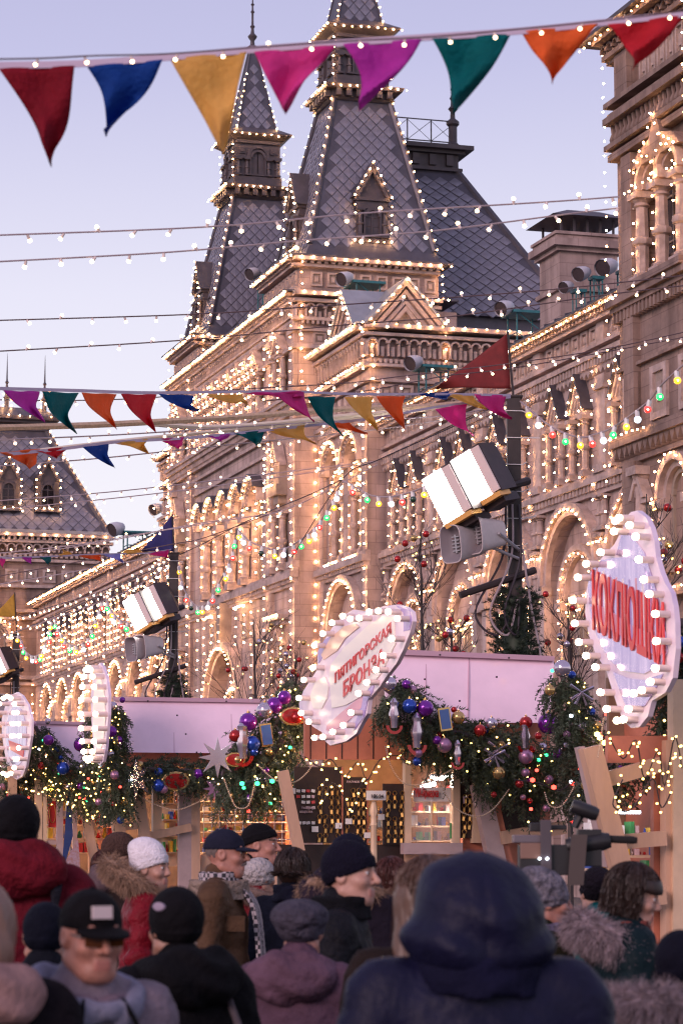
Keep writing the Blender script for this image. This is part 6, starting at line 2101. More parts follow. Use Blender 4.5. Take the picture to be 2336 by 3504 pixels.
def garland(label, pix, s, rad, baubles=(), nl=20, density=230, ornaments=(), hang=.0, group='fir garlands on the stalls', colour='fir', ds=0.0, seed=1):
    """pix: working pixels along the garland; radii in metres; baubles: (x, y, colour, radius)"""
    n = len(pix)
    pts = [at_s(*D(x, y), s + ds * i / max(1, n - 1)) for i, (x, y) in enumerate(pix)]
    sp = smooth_path(pts, 8)
    T = thing('fir_garland', label, 'garland', pts[0], group)
    L = sum((b - a).length for a, b in zip(sp[:-1], sp[1:]))
    rg = random.Random(seed)
    spr = []
    cnt = int(L * density)
    for i in range(cnt):
        t = rg.random() * (len(sp) - 1.001)
        k = int(t); q = sp[k].lerp(sp[k + 1], t - k); d = (sp[k + 1] - sp[k]).normalized()
        rr = rad[0] + (rad[1] - rad[0]) * t / (len(sp) - 1)
        o = Vector((rg.gauss(0, 1), rg.gauss(0, 1), rg.gauss(0, 1)))
        o = (o - d * o.dot(d)).normalized()
        dist = rr * (rg.random() ** .6)
        dirn = o * 1.0 + d * rg.uniform(-.5, .9) + Vector((0, 0, -.45 - hang))
        c = q + o * dist * .8 + Vector((0, 0, -hang * rr * rg.random()))
        spr.append((tuple(c), tuple(dirn)))
    V, nq = needles_batch(spr, seed, .21, 34, .036, .0105)
    part('fir_sprigs', np_mesh('fir_sprigs', V, nq, [M[colour]]), None, T, kind='stuff')
    mb = MB().use(M['dcable']); mb.smooth = True
    mb.tube(sp, min(rad) * .16, 5); part('garland_stem', mb, None, T)
    front = lambda x, y, e: at_s(*D(x, y), s - e)
    for (x, y, c, r) in baubles:
        r = round(r * .86, 4)
        q = front(x, y, max(rad) * .95)
        o = part('bauble', kit(('bb', c, r), lambda: k_bauble(c, r)), None, T, Matrix.Translation(q))
        mb = MB().use(M['b_go']); mb.smooth = True
        mb.lathe([(r * .2, r * .93), (r * .2, r * 1.12), (r * .06, r * 1.14), (r * .03, r * 1.3)], 8, c=tuple(q)); part('bauble_cap', mb, None, o)
    for (kind, x, y, k) in ornaments:
        q = front(x, y, max(rad) * 1.0)
        mb = MB(); mb.smooth = False
        if kind == 'phone':
            R_ = (N * math.cos(.15) + Z * math.sin(.15)); Uz = (Z * math.cos(.15) - N * math.sin(.15))
            mb.use(M['b_go']); quadbox(mb, q, R_ * .07 * k, U * .012, Uz * .13 * k)
            mb.use(M['phone']); quadbox(mb, q - U * .014, R_ * .055 * k, U * .004, Uz * .11 * k)
            nm = 'framed_ornament'
        elif kind == 'star':
            mb.use(M['b_si'] if k > .95 else M['b_pk'])
            P = []
            for i in range(16):
                a = math.pi * i / 8; r_ = (.17 if i % 2 == 0 else .065) * k
                P.append((r_ * math.sin(a), r_ * math.cos(a)))
            mb.prism(P, -.008, .008, lambda x_, y_, z_: q + N * x_ + U * y_ + Z * z_)
            nm = 'star_ornament'
        elif kind == 'disc':
            mb.use(M['b_go']); mb.lathe([(.02, -.01), (.11 * k, -.008), (.12 * k, 0), (.11 * k, .008), (.02, .01)], 16, lambda x_, y_, z_: q + N * (x_ * 1.2) + Z * (y_ * .8) + U * z_)
            mb.use(M['b_rd']); mb.lathe([(.02, -.014), (.09 * k, -.013), (.095 * k, -.01)], 16, lambda x_, y_, z_: q + N * (x_ * 1.2) + Z * (y_ * .8) + U * z_)
            nm = 'disc_ornament'
        elif kind == 'bow':
            mb.use(M['b_si'])
            for a in (-2.6, -2.1, -1.2, -.6, .4, 2.6):
                mb.tube([q, q + (N * math.cos(a) + Z * math.sin(a)) * .13 * k], [.006, .016], 4)
            nm = 'ribbon_bow'
        elif kind == 'fig':
            mb.use(M['b_si']); mb.smooth = True
            mb.lathe([(.03 * k, -.12 * k), (.035 * k, -.05 * k), (.05 * k, .0), (.03 * k, .06 * k), (.04 * k, .1 * k), (.01, .14 * k)], 8, c=tuple(q))
            mb.use(M['b_rd']); mb.ring(0, -.1 * k, .05 * k, .075 * k, -.01, .01, math.pi, 2 * math.pi, 8, lambda x_, y_, z_: q + N * x_ + U * y_ + Z * z_)
            nm = 'figure_ornament'
        part(nm, mb, None, T)
    # a scatter of smaller baubles tucked among the sprigs
    for i in range(int(L * 9)):
        t = rg.random() * (len(sp) - 1.001); k = int(t); q = sp[k].lerp(sp[k + 1], t - k)
        a = rg.uniform(-.8, .8); rr = rad[0] + (rad[1] - rad[0]) * t / (len(sp) - 1)
        q = q + N * (rr * a) + Z * (rr * rg.uniform(-1.1, .8) - hang * rr * .6) - U * (rr * .75 * math.sqrt(max(.1, 1 - a * a)))
        c = rg.choice(('b_pu', 'b_rd', 'b_go', 'b_si', 'b_bl', 'b_pk', 'b_go')); r = rg.choice((.03, .038, .046)) * (1.0 if s < 30 else 1.3)
        part('bauble', kit(('bb', c, r), lambda: k_bauble(c, r)), None, T, Matrix.Translation(q))
    nl = int(nl * .6)
    lm = kit('fairyb', lambda: bulb_mesh(.011, M['fl']))
    for i in range(nl):
        t = rg.random() * (len(sp) - 1.001); k = int(t); q = sp[k].lerp(sp[k + 1], t - k)
        a = rg.uniform(-.95, .95); rr = rad[0] + (rad[1] - rad[0]) * t / (len(sp) - 1)
        q = q + N * (rr * 1.1 * a) + Z * (rr * rg.uniform(-1.3, 1.0) - hang * rr) - U * (rr * .8 * math.sqrt(max(.1, 1 - a * a)) + .04)
        c = rg.random()
        m_ = lm if c < .86 else kit(('fb2', int(c * 100) % 3), lambda: bulb_mesh(.02, M[('fl_r', 'fl_g', 'fl_b')[int(c * 100) % 3]]))
        part('fairy_bulb', m_, None, T, Matrix.Translation(q))
    return T
garland('fir garland descending beside the pink panel right of the red lettered sign', [(885, 1580), (930, 1610), (990, 1660), (1060, 1690), (1130, 1705), (1190, 1700)], S2 - .5, (.24, .33), [
    (893, 1570, 'b_si', .085), (940, 1622, 'b_bl', .085), (976, 1627, 'b_pu', .095), (1052, 1648, 'b_go', .075), (1020, 1712, 'b_pk', .085), (1003, 1700, 'b_pu', .05), (1102, 1678, 'b_rd', .07), (1128, 1662, 'b_si', .07), (960, 1730, 'b_pk', .05)],
    40, 480, [('phone', 1021, 1652, .85), ('fig', 957, 1680, 1.3), ('fig', 905, 1640, 1.1), ('bow', 1145, 1720, 1.0), ('fig', 1050, 1730, .9)], .5, seed=21)
garland('fir garland with the large purple bauble hanging below the pink panel', [(1110, 1705), (1180, 1730), (1240, 1745), (1300, 1740), (1345, 1700)], S2 - .6, (.34, .36), [
    (1207, 1660, 'b_rd', .075), (1258, 1662, 'b_pu', .12), (1207, 1738, 'b_pk', .085), (1145, 1775, 'b_go', .075), (1206, 1775, 'b_pk', .05), (1192, 1800, 'b_rd', .05)],
    46, 480, [('fig', 1205, 1690, 1.0), ('bow', 1135, 1735, .9)], .7, seed=22)
garland('fir garland climbing to the silver bauble beside the nearest sign', [(1290, 1545), (1300, 1600), (1325, 1660), (1350, 1720), (1355, 1780)], S2 - 1.6, (.16, .28), [
    (1290, 1535, 'b_si', .095), (1262, 1585, 'b_go', .06), (1235, 1690, 'b_rd', .04)], 30, 480, [('bow', 1335, 1590, 1.0)], .5, seed=23)
garland('fir swag with purple and silver baubles left of the red lettered sign', [(700, 1570), (665, 1620), (625, 1670), (590, 1720), (560, 1760)], S2 + 1.6, (.22, .42), [
    (653, 1602, 'b_pu', .085), (630, 1620, 'b_pu', .1), (608, 1632, 'b_si', .1), (570, 1658, 'b_pu', .11), (540, 1690, 'b_rd', .075), (580, 1708, 'b_bl', .095), (680, 1648, 'b_rd', .08), (545, 1745, 'b_go', .06), (610, 1770, 'b_pu', .05)],
    50, 480, [('phone', 612, 1688, .9), ('fig', 558, 1702, 1.5), ('disc', 672, 1645, 1.0), ('disc', 540, 1745, .8), ('star', 500, 1740, 1.2)], .5, seed=24)
garland('fir swag spreading to the slanted post under the keyring boards sign', [(650, 1700), (620, 1740), (585, 1770), (545, 1780), (510, 1775)], S2 + 1.4, (.34, .26), [], 30, 460, [], .6, seed=34)
garland('level fir garland under the large plain pink panel', [(288, 1775), (340, 1768), (400, 1770), (460, 1772), (510, 1770)], S3 - .5, (.2, .2), [(364, 1804, 'b_bl', .1), (455, 1778, 'b_pu', .08), (376, 1812, 'b_pk', .07)], 10, 380, [('star', 312, 1790, 1.5), ('disc', 404, 1794, 1.3), ('star', 492, 1812, .9)], .3, seed=25)
garland('hanging fir garland at the left corner of the large pink panel', [(266, 1615), (258, 1670), (262, 1740), (268, 1810), (272, 1850)], S3 - .7, (.12, .2), [(256, 1680, 'b_pu', .09), (264, 1780, 'b_pk', .07)], 46, 420, [], .5, seed=26)
garland('thick fir garland curving under the small far pink panel', [(82, 1668), (100, 1710), (140, 1760), (190, 1800), (240, 1800)], S4 - .6, (.22, .42), [(186, 1710, 'b_pu', .13), (112, 1700, 'b_pu', .1), (145, 1765, 'b_bl', .12), (222, 1712, 'b_pu', .13), (234, 1724, 'b_bl', .12), (232, 1760, 'b_pu', .1)], 80, 460, [], .5, seed=27)
garland('fir garland hanging behind the narrow edge on sign', [(230, 1640), (225, 1700), (232, 1760), (240, 1810)], S4 - 1.2, (.2, .3), [], 60, 420, [], .4, seed=28)
garland('fir garland below the foil sign at the left picture edge', [(-10, 1760), (30, 1790), (70, 1800), (100, 1780)], S4 + .2, (.3, .3), [], 46, 380, [], .5, seed=29)
garland('dark fir garland standing behind the nearest bulb rimmed sign', [(1560, 1420), (1556, 1500), (1562, 1580), (1570, 1660), (1580, 1720)], S1 + .2, (.16, .2), [(1537, 1450, 'b_si', .055), (1562, 1475, 'b_bl', .05), (1556, 1510, 'b_rd', .05)], 40, 420, [], .5, colour='firdark', seed=30)
garland('fir garland trailing right of the large purple bauble', [(1330, 1790), (1380, 1780), (1440, 1720), (1510, 1700), (1570, 1690)], S1 + 1.5, (.14, .1), [], 46, 260, [], .8, colour='firdark', seed=31)

# strings of pearl beads and loose fairy lights draped over the stalls
def beads(label, pix, s, r=.012):
    pts = smooth_path([at_s(*D(x, y), s) for x, y in pix], 10)
    mb = MB().use(M['bead']); mb.smooth = True
    for q in resample(pts, r * 2.05):
        ico(mb, q, r)
    o = part('bead_string', mb, kind=None)
    tag(o, label, 'bead string', 'bead strings on the stalls')
    return o
beads('bead string looping from the garland to the stall window', [(885, 1715), (900, 1765), (930, 1800), (975, 1800), (1015, 1780), (1050, 1760)], S2 - .8, .009)
beads('bead string sagging across the stall window corner', [(1000, 1780), (1040, 1850), (1090, 1875), (1130, 1860), (1170, 1810)], S2 - .9, .009)
beads('bead string looping under the swag beside the keyring boards', [(590, 1755), (630, 1790), (670, 1798), (700, 1780), (725, 1745)], S2 - .2, .009)
beads('short bead string under the silver star', [(515, 1790), (530, 1830), (545, 1855), (570, 1850), (585, 1800)], S2 + 1.0, .009)
beads('bead string draped across the wire grid stall posts', [(300, 1810), (340, 1840), (400, 1860), (450, 1845), (480, 1825)], S3 - .6, .011)
beads('bead string hanging in loops right of the large purple bauble', [(1335, 1740), (1320, 1800), (1290, 1850), (1262, 1850), (1250, 1820)], S2 - 1.7, .009)
beads('green bead string hanging beside the slanted lattice post', [(1385, 1650), (1378, 1700), (1372, 1740)], S1 - .5, .006)
def loose_lights(label, pix, s, n, seed, spread, m='fl', r=.012):
    rg = random.Random(seed)
    T = thing('loose_fairy_lights', label, 'fairy lights', at_s(*D(*pix[0]), s), 'loose fairy lights on the stalls')
    pts = smooth_path([at_s(*D(x + rg.uniform(-spread, spread) * .3, y + rg.uniform(-spread, spread) * .3), s + rg.uniform(-.05, .05)) for x, y in pix], 5)
    mb = MB().use(M['wire']); mb.smooth = True
    mb.tube(pts, .006, 4); part('wire', mb, None, T)
    me = kit(('ll', m, r), lambda: bulb_mesh(r, M[m]))
    L = sum((b - a).length for a, b in zip(pts[:-1], pts[1:]))
    for q in resample(pts, L / n):
        q = q + N * rg.uniform(-.03, .03) + Z * rg.uniform(-.04, .03) - U * .03
        part('fairy_bulb', me, None, T, Matrix.Translation(q))
loose_lights('loose fairy lights zigzagging over the salmon boards right of the keyring boards sign', [(700, 1740), (730, 1760), (760, 1745), (790, 1780), (820, 1750), (845, 1790), (870, 1745), (910, 1740), (935, 1760)], S2 - .35, 26, 41, 14)
loose_lights('loose fairy lights dangling in front of the keyring boards', [(745, 1790), (740, 1850), (760, 1800), (790, 1830), (810, 1870), (830, 1800), (850, 1795)], S2 - .3, 14, 42, 10)
loose_lights('loose fairy lights over the lattice of the nearest stall', [(1400, 1680), (1430, 1740), (1460, 1700), (1480, 1790), (1510, 1720), (1530, 1800), (1550, 1700), (1565, 1760)], S1 - .4, 40, 43, 26, 'fl', .009)
loose_lights('loose fairy lights hanging down the lattice gaps', [(1430, 1790), (1410, 1850), (1440, 1870), (1460, 1840), (1500, 1790), (1520, 1860), (1540, 1820)], S1 - .4, 20, 44, 20, 'fl', .009)
loose_lights('loose fairy lights around the stall posts by the blue shawl', [(60, 1800), (90, 1830), (120, 1800), (160, 1860), (190, 1820), (210, 1880), (240, 1830), (200, 1790)], S4 - .7, 40, 45, 20, 'fl', .017)
loose_lights('fairy lights cascading in front of the thick far garland', [(180, 1760), (210, 1830), (230, 1740), (245, 1820), (260, 1760), (275, 1830), (240, 1700), (215, 1780)], S4 - 1.6, 50, 46, 16, 'fl', .016)
loose_lights('coloured fairy lights along the lower edge of the right hand swag', [(1385, 1640), (1375, 1700), (1300, 1810), (1240, 1800), (1180, 1790)], S2 - 1.6, 7, 47, 8, 'fl_r', .026)
loose_lights('row of coloured fairy lights under the swag by the slanted post', [(560, 1800), (600, 1790), (630, 1790), (660, 1785), (700, 1745), (730, 1730)], S2 + .2, 6, 48, 6, 'fl_g', .026)
loose_lights('yellow bulbs glowing beside the slanted lattice post', [(1375, 1690), (1382, 1705)], S2 - 1.8, 2, 49, 4, 'fl', .03)

# ================================================================== bare trees hung with red baubles
def bare_tree(label, x, ybase, ytop, Y, seed, spread):
    rg = random.Random(seed)
    b = at_y(x, ybase, Y); t = at_y(x, ytop, Y)
    T = thing('bare_tree', label, 'tree', (b.x, b.y, 0), 'bare trees hung with baubles')
    mb = MB().use(M['mast'])
    mb.tube([Vector((b.x, b.y, 0)), Vector((b.x + .03, b.y, b.z)), t], [.05, .03, .006], 6)
    part('trunk', mb, None, T)
    mb = MB().use(M['mast'])
    tips = []
    H = t.z - b.z + 1.0
    def grow(q, d, L, r, lev):
        pts = [q]; dd = d.copy()
        for i in range(4):
            dd = (dd + Vector((rg.gauss(0, .12), rg.gauss(0, .12), .06))).normalized()
            pts.append(pts[-1] + dd * L / 4)
        mb.tube(pts, [r * .8, r * .62, r * .5, r * .4, r * .25], 4)
        tips.append(pts[-1]); tips.append(pts[2])
        if lev > 0:
            for i in range(4):
                k = rg.choice((1, 2, 3))
                d2 = (dd + Vector((rg.gauss(0, .6), rg.gauss(0, .6), rg.uniform(-.1, .6)))).normalized()
                grow(pts[k], d2, L * rg.uniform(.4, .65), r * .55, lev - 1)
    for i in range(14):
        f = rg.uniform(.02, .85)
        q = Vector((b.x, b.y, b.z - 1.0 + H * f))
        a = rg.uniform(0, 6.28)
        grow(q, Vector((math.cos(a) * .7, math.sin(a) * .5, .75)).normalized(), spread * (1.1 - f * .7), .013, 2)
    part('crown', mb, None, T, kind=None)
    rg.shuffle(tips)
    for q in tips[:11]:
        c = rg.choice(('b_rd', 'b_rd', 'b_rd', 'b_go', 'b_si'))
        part('bauble', kit(('bb', c, .047), lambda: k_bauble(c, .047)), None, T, Matrix.Translation(q - Z * .05))
    lm = kit(('ll', 'fl', .014), lambda: bulb_mesh(.014, M['fl']))
    for q in tips[16:38]:
        part('fairy_bulb', lm, None, T, Matrix.Translation(q))
bare_tree('bare tree hung with red baubles right of the red lettered sign', 1437, 2240, 1820, 34, 3, 1.1)
bare_tree('bare tree hung with red baubles in front of the lit entrance arch', 868, 2400, 2120, 46, 4, 1.5)
bare_tree('bare tree with red baubles beside the shaded pavilion', 2210, 2150, 1690, 27, 5, .9)
bare_tree('bare tree between the fir clad mast and the nearest sign', 1940, 2240, 2050, 36, 6, .9)
bare_tree('small bare tree with red baubles just above the middle pink panel', 1540, 2250, 2120, 35, 8, .8)
bare_tree('bare tree with red baubles left of the red lettered sign', 1010, 2420, 2230, 44, 9, 1.2)
# ================================================================== people
def snets(f, lo, hi, h):
    """naive surface nets: smooth skin of the field f < 0"""
    lo = np.array(lo, float); n = np.ceil((np.array(hi) - lo) / h).astype(int) + 1
    g = [lo[i] + h * np.arange(n[i]) for i in range(3)]
    X, Y, Zg = np.meshgrid(*g, indexing='ij')
    v = f(np.stack([X, Y, Zg], -1).reshape(-1, 3)).reshape(n)
    ins = v < 0
    c = np.zeros(tuple(n - 1), int)
    for i in (0, 1):
        for j in (0, 1):
            for k in (0, 1):
                c += ins[i:n[0] - 1 + i, j:n[1] - 1 + j, k:n[2] - 1 + k]
    act = (c > 0) & (c < 8)
    idx = -np.ones(act.shape, int)
    cells = np.argwhere(act)
    idx[act] = np.arange(len(cells))
    acc = np.zeros((len(cells), 3)); cnt = np.zeros(len(cells))
    E = [((0, 0, 0), (1, 0, 0)), ((0, 1, 0), (1, 1, 0)), ((0, 0, 1), (1, 0, 1)), ((0, 1, 1), (1, 1, 1)), ((0, 0, 0), (0, 1, 0)), ((1, 0, 0), (1, 1, 0)), ((0, 0, 1), (0, 1, 1)), ((1, 0, 1), (1, 1, 1)), ((0, 0, 0), (0, 0, 1)), ((1, 0, 0), (1, 0, 1)), ((0, 1, 0), (0, 1, 1)), ((1, 1, 0), (1, 1, 1))]
    for a, b in E:
        a, b = np.array(a), np.array(b)
        va = v[tuple((cells + a).T)]; vb = v[tuple((cells + b).T)]
        m = (va < 0) != (vb < 0)
        t = np.where(m, va / np.where(m, va - vb, 1), 0)
        p = cells + a + (b - a) * t[:, None]
        acc[m] += p[m]; cnt[m] += 1
    V = lo + h * acc / np.maximum(cnt, 1)[:, None]
    Q = []
    for ax in range(3):
        o1, o2 = [i for i in range(3) if i != ax]
        a = np.take(ins, range(n[ax] - 1), ax); b = np.take(ins, range(1, n[ax]), ax)
        for q, flip in ((a & ~b, False), (~a & b, True)):
            e = np.argwhere(q)
            ok = (e[:, o1] > 0) & (e[:, o2] > 0) & (e[:, o1] < n[o1] - 1) & (e[:, o2] < n[o2] - 1)
            e = e[ok]
            d1 = np.zeros(3, int); d1[o1] = 1; d2 = np.zeros(3, int); d2[o2] = 1
            L = [idx[tuple((e - d1 - d2).T)], idx[tuple((e - d2).T)], idx[tuple(e.T)], idx[tuple((e - d1).T)]]
            if flip != (ax == 1):
                L = L[::-1]
            Q.append(np.stack(L, 1))
    return V, np.concatenate(Q)
def sm(a, b, k):
    h = np.clip(.5 + .5 * (b - a) / k, 0, 1)
    return b + (a - b) * h - k * h * (1 - h)
def smx(a, b, k): return -sm(-a, -b, k)
def ell(P, c, r):
    q = (P - np.array(c)) / np.array(r)
    k0 = np.linalg.norm(q, axis=1); k1 = np.linalg.norm(q / np.array(r), axis=1)
    return k0 * (k0 - 1) / np.maximum(k1, 1e-6)
def cap(P, a, b, r0, r1=None, sy=1.0):
    r1 = r0 if r1 is None else r1
    a, b = np.array(a, float), np.array(b, float)
    S = np.array([1, 1 / sy, 1])
    pa = (P - a) * S; ba = (b - a) * S
    t = np.clip(pa @ ba / (ba @ ba), 0, 1)
    return np.linalg.norm(pa - t[:, None] * ba, axis=1) - (r0 + (r1 - r0) * t)
def head_field(P, nose=1.0, jaw=1.0):
    d = ell(P, (0, -.012, .032), (.076, .098, .094))
    d = sm(d, ell(P, (0, .022, -.045), (.059 * jaw, .068, .082)), .035)
    d = sm(d, ell(P, (0, .064, -.095), (.030 * jaw, .026, .024)), .03)
    for s_ in (-1, 1):
        d = sm(d, ell(P, (s_ * .042, .062, -.022), (.024, .024, .02)), .025)
        d = sm(d, cap(P, (s_ * .058 * jaw, -.01, -.06), (s_ * .03, .055, -.095), .018, .018), .03)
    d = sm(d, cap(P, (-.036, .080, .034), (.036, .080, .034), .012), .016)
    for s_ in (-1, 1):
        d = smx(d, -ell(P, (s_ * .031, .100, .010), (.019, .017, .012)), .012)
        d = sm(d, ell(P, (s_ * .031, .078, .010), (.0135, .0125, .0115)), .004)
    d = sm(d, cap(P, (0, .086, .022), (0, .106 * nose + .004, -.022), .0085, .0125), .012)
    for s_ in (-1, 1):
        d = sm(d, ell(P, (s_ * .012, .096, -.028), (.0095, .011, .009)), .008)
    d = sm(d, cap(P, (-.018, .086, -.058), (.018, .086, -.058), .0085), .008)
    d = sm(d, cap(P, (-.016, .085, -.073), (.016, .085, -.073), .0095), .009)
    d = smx(d, -cap(P, (-.024, .099, -.0655), (.024, .099, -.0655), .0045), .004)
    for s_ in (-1, 1):
        d = sm(d, ell(P, (s_ * .078, -.012, .0), (.011, .024, .033)), .008)
        d = smx(d, -ell(P, (s_ * .09, -.006, .004), (.009, .013, .019)), .006)
    d = sm(d, cap(P, (0, -.025, -.08), (0, -.045, -.24), .056, .064), .03)
    return d
HEADS = {}
def head_mesh(kind):
    if kind not in HEADS:
        nz, jw = {'m': (1.06, 1.08), 'f': (.98, .92)}[kind]
        HEADS[kind] = snets(lambda P: head_field(P, nz, jw), (-.115, -.14, -.24), (.115, .15, .15), .0058)
    return HEADS[kind]
def arrays_mesh(name, V, Q, mats, mi=None):
    me = bpy.data.meshes.new(name)
    me.vertices.add(len(V)); me.vertices.foreach_set('co', V.astype(np.float32).ravel())
    n = len(Q)
    me.loops.add(n * 4); me.loops.foreach_set('vertex_index', Q.astype(np.int32).ravel())
    me.polygons.add(n)
    me.polygons.foreach_set('loop_start', np.arange(0, n * 4, 4, dtype=np.int32))
    me.polygons.foreach_set('loop_total', np.full(n, 4, dtype=np.int32))
    me.polygons.foreach_set('use_smooth', np.ones(n, bool))
    for m in mats:
        me.materials.append(m)
    if mi is not None:
        me.polygons.foreach_set('material_index', mi.astype(np.int32))
    me.update(calc_edges=True)
    me.validate()
    return me
def cloth(name, c, rough=.85, noise=.3, scale=9.0, bump=.42, bscale=22.0, **k):
    c = tuple(v * (.42 if max(c) < .075 else .85) for v in c)
    return mat(name, c, rough, noise=noise, scale=scale, bump=bump, bscale=bscale, spec=.12, **k)
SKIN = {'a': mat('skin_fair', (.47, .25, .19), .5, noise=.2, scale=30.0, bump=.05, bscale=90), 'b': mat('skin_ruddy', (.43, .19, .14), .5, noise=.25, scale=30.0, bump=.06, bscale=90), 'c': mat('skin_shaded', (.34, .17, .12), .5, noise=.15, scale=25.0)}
LIPS = mat('lips', (.40, .15, .12), .45)
BROW = mat('eyebrow_hair', (.06, .035, .025), .8)
EYEW = mat('eye_white', (.55, .50, .48), .25)
EYED = mat('iris', (.03, .02, .02), .15)
TROU = cloth('dark_trousers', (.02, .02, .025))
def rotz(V, a, c=(0, 0)):
    ca, sa = math.cos(a), math.sin(a)
    W_ = V.copy(); x = V[:, 0] - c[0]; y = V[:, 1] - c[1]
    W_[:, 0] = c[0] + x * ca - y * sa; W_[:, 1] = c[1] + x * sa + y * ca
    return W_

class Person:
    """stands at (X, Y); top = height of the bare head's crown; yaw: 0 faces away (+Y), 90 faces left, -90 faces right"""
    def __init__(s, label, px, ptop, Y, yaw, coat, skin='a', kind='m', bulk=1.0, head_yaw=None, tilt=0.0, arms=None, quilt=0.0, wide=1.0, res=.024):
        q = at_y(*D(px, ptop), Y)
        s.Y = Y
        s.k = k = q.z / 1.76
        s.base = Vector((q.x, Y, 0))
        s.yaw = R(yaw); s.hy = R(yaw if head_yaw is None else head_yaw); s.tilt = R(tilt)
        s.hc = np.array([0, .02, 1.63])           # head centre in the 1.76 m figure
        B = bulk
        def f(P):
            d = cap(P, (0, -.01, .98), (0, -.015, 1.22), .175 * B, .175 * B, .72)
            d = sm(d, cap(P, (-.06, -.015, 1.27), (.06, -.015, 1.27), .145 * B, .145 * B, .8), .08)
            d = sm(d, cap(P, (-.165 * wide, -.02, 1.42), (.165 * wide, -.02, 1.42), .078 * B, None, .9), .09)
            d = sm(d, cap(P, (0, -.02, 1.42), (0, -.02, 1.515), .10 * B, .082), .05)
            d = sm(d, cap(P, (0, -.01, .82), (0, -.01, 1.0), .19 * B, .18 * B, .78), .06)
            for s_ in (-1, 1):
                A = (arms or {}).get(s_) or ((s_ * .205 * wide, -.02, 1.41), (s_ * .265 * wide, -.05, 1.13), (s_ * .215 * wide, .10, .95))
                d = sm(d, cap(P, A[0], A[1], .072 * B, .06 * B), .035)
                d = sm(d, cap(P, A[1], A[2], .06 * B, .052 * B), .03)
                d = np.minimum(d, cap(P, (s_ * .095, -.01, .86), (s_ * .1, .0, .46), .085, .062))
                d = np.minimum(d, cap(P, (s_ * .1, 0, .46), (s_ * .105, -.02, .1), .062, .05))
                d = np.minimum(d, ell(P, (s_ * .105, .045, .045), (.05, .135, .05)))
            w = .006 * np.sin(P[:, 2] * 55 + 9 * P[:, 0]) * np.sin(P[:, 0] * 23 + P[:, 2] * 7)
            if quilt:
                w = w + quilt * np.abs(np.sin(P[:, 2] * 26 + .8 * np.sin(P[:, 0] * 9)))
            return d - w
        V, Q = snets(f, (-.42, -.30, -.03), (.42, .48 if arms else .30, 1.62), res)
        mi = np.zeros(len(Q), int)
        cz = V[Q].mean(1)[:, 2]
        mi[cz < .80] = 2
        hv, hq = head_mesh(kind)
        cc = hv[hq].mean(1)
        hm = np.ones(len(hq), int)
        ax_ = np.abs(cc[:, 0])
        hm[(ax_ < .026) & (cc[:, 1] > .074) & (np.abs(cc[:, 2] + .066) < .0135)] = 3
        hm[(np.abs(ax_ - .033) < .022) & (cc[:, 1] > .062) & (np.abs(cc[:, 2] - .037 + .12 * np.abs(ax_ - .03)) < .0055)] = 4
        eye = (np.abs(ax_ - .031) < .012) & (np.abs(cc[:, 2] - .0105) < .006) & (cc[:, 1] > .072)
        hm[eye] = 5
        hm[eye & (np.abs(ax_ - .031) < .0052)] = 6
        W_ = s.headxf(hv)
        V = rotz(V, s.yaw)
        allV = np.concatenate([V, W_]) * k
        allQ = np.concatenate([Q, hq + len(V)])
        me = arrays_mesh('person', allV, allQ, [coat, SKIN[skin], TROU, LIPS, BROW, EYEW, EYED], np.concatenate([mi, hm]))
        mw = Matrix.Translation(s.base)
        s.o = part('person', me, None, None, mw)
        tag(s.o, label, 'person', 'people in the market crowd')
        s.mw = mw
        s.coat = coat
    def headxf(s, hv):
        c, t = math.cos(s.tilt), math.sin(s.tilt)
        W_ = hv.copy()
        W_[:, 1] = hv[:, 1] * c + hv[:, 2] * t; W_[:, 2] = -hv[:, 1] * t + hv[:, 2] * c
        W_ = rotz(W_, s.hy)
        off = rotz(s.hc[None, :].copy(), s.yaw)[0]
        return W_ + off
    def hp(s, f, lo, hi, h, m, name, label=None):
        """a part modelled round the head (head coordinates)"""
        V, Q = snets(f, lo, hi, h)
        return part(name, arrays_mesh(name, s.headxf(V) * s.k, Q, [m]), None, s.o, s.mw, label=label)
    def bp(s, f, lo, hi, h, m, name, label=None):
        """a part modelled round the body (body coordinates)"""
        V, Q = snets(f, lo, hi, h)
        return part(name, arrays_mesh(name, rotz(V, s.yaw) * s.k, Q, [m]), None, s.o, s.mw, label=label)
    def H(s, p):
        return Vector(s.headxf(np.array([p], float))[0] * s.k) + s.base
    def B(s, p):
        return Vector(rotz(np.array([p], float), s.yaw)[0] * s.k) + s.base
    # ---- clothes and hair
    def beanie(s, m, low=.018, tilt=.28, tall=0.0, knit=.0, name='hat', wid=0.0, slouch=0.0):
        def f(P):
            d = ell(P, (0, -.014 - slouch * .5, .036 + tall * .5), (.088 + wid, .112 + wid, .102 + tall))
            if slouch:
                d = sm(d, ell(P, (0, -.06 - slouch, .10 + tall), (.06, .07, .05)), .05)
            pl = -(P[:, 2] - low - tilt * (P[:, 1] + .0))
            rim = np.abs(pl + .022) - .024
            d2 = np.maximum(d, pl)
            d2 = np.minimum(d2, np.maximum(d - .006, rim))
            if knit:
                d2 = d2 - knit * np.sin(np.arctan2(P[:, 0], P[:, 1]) * 30) * np.sin(P[:, 2] * 120)
            return d2
        return s.hp(f, (-.13, -.21, -.05), (.13, .13, .24), .0075, m, name)
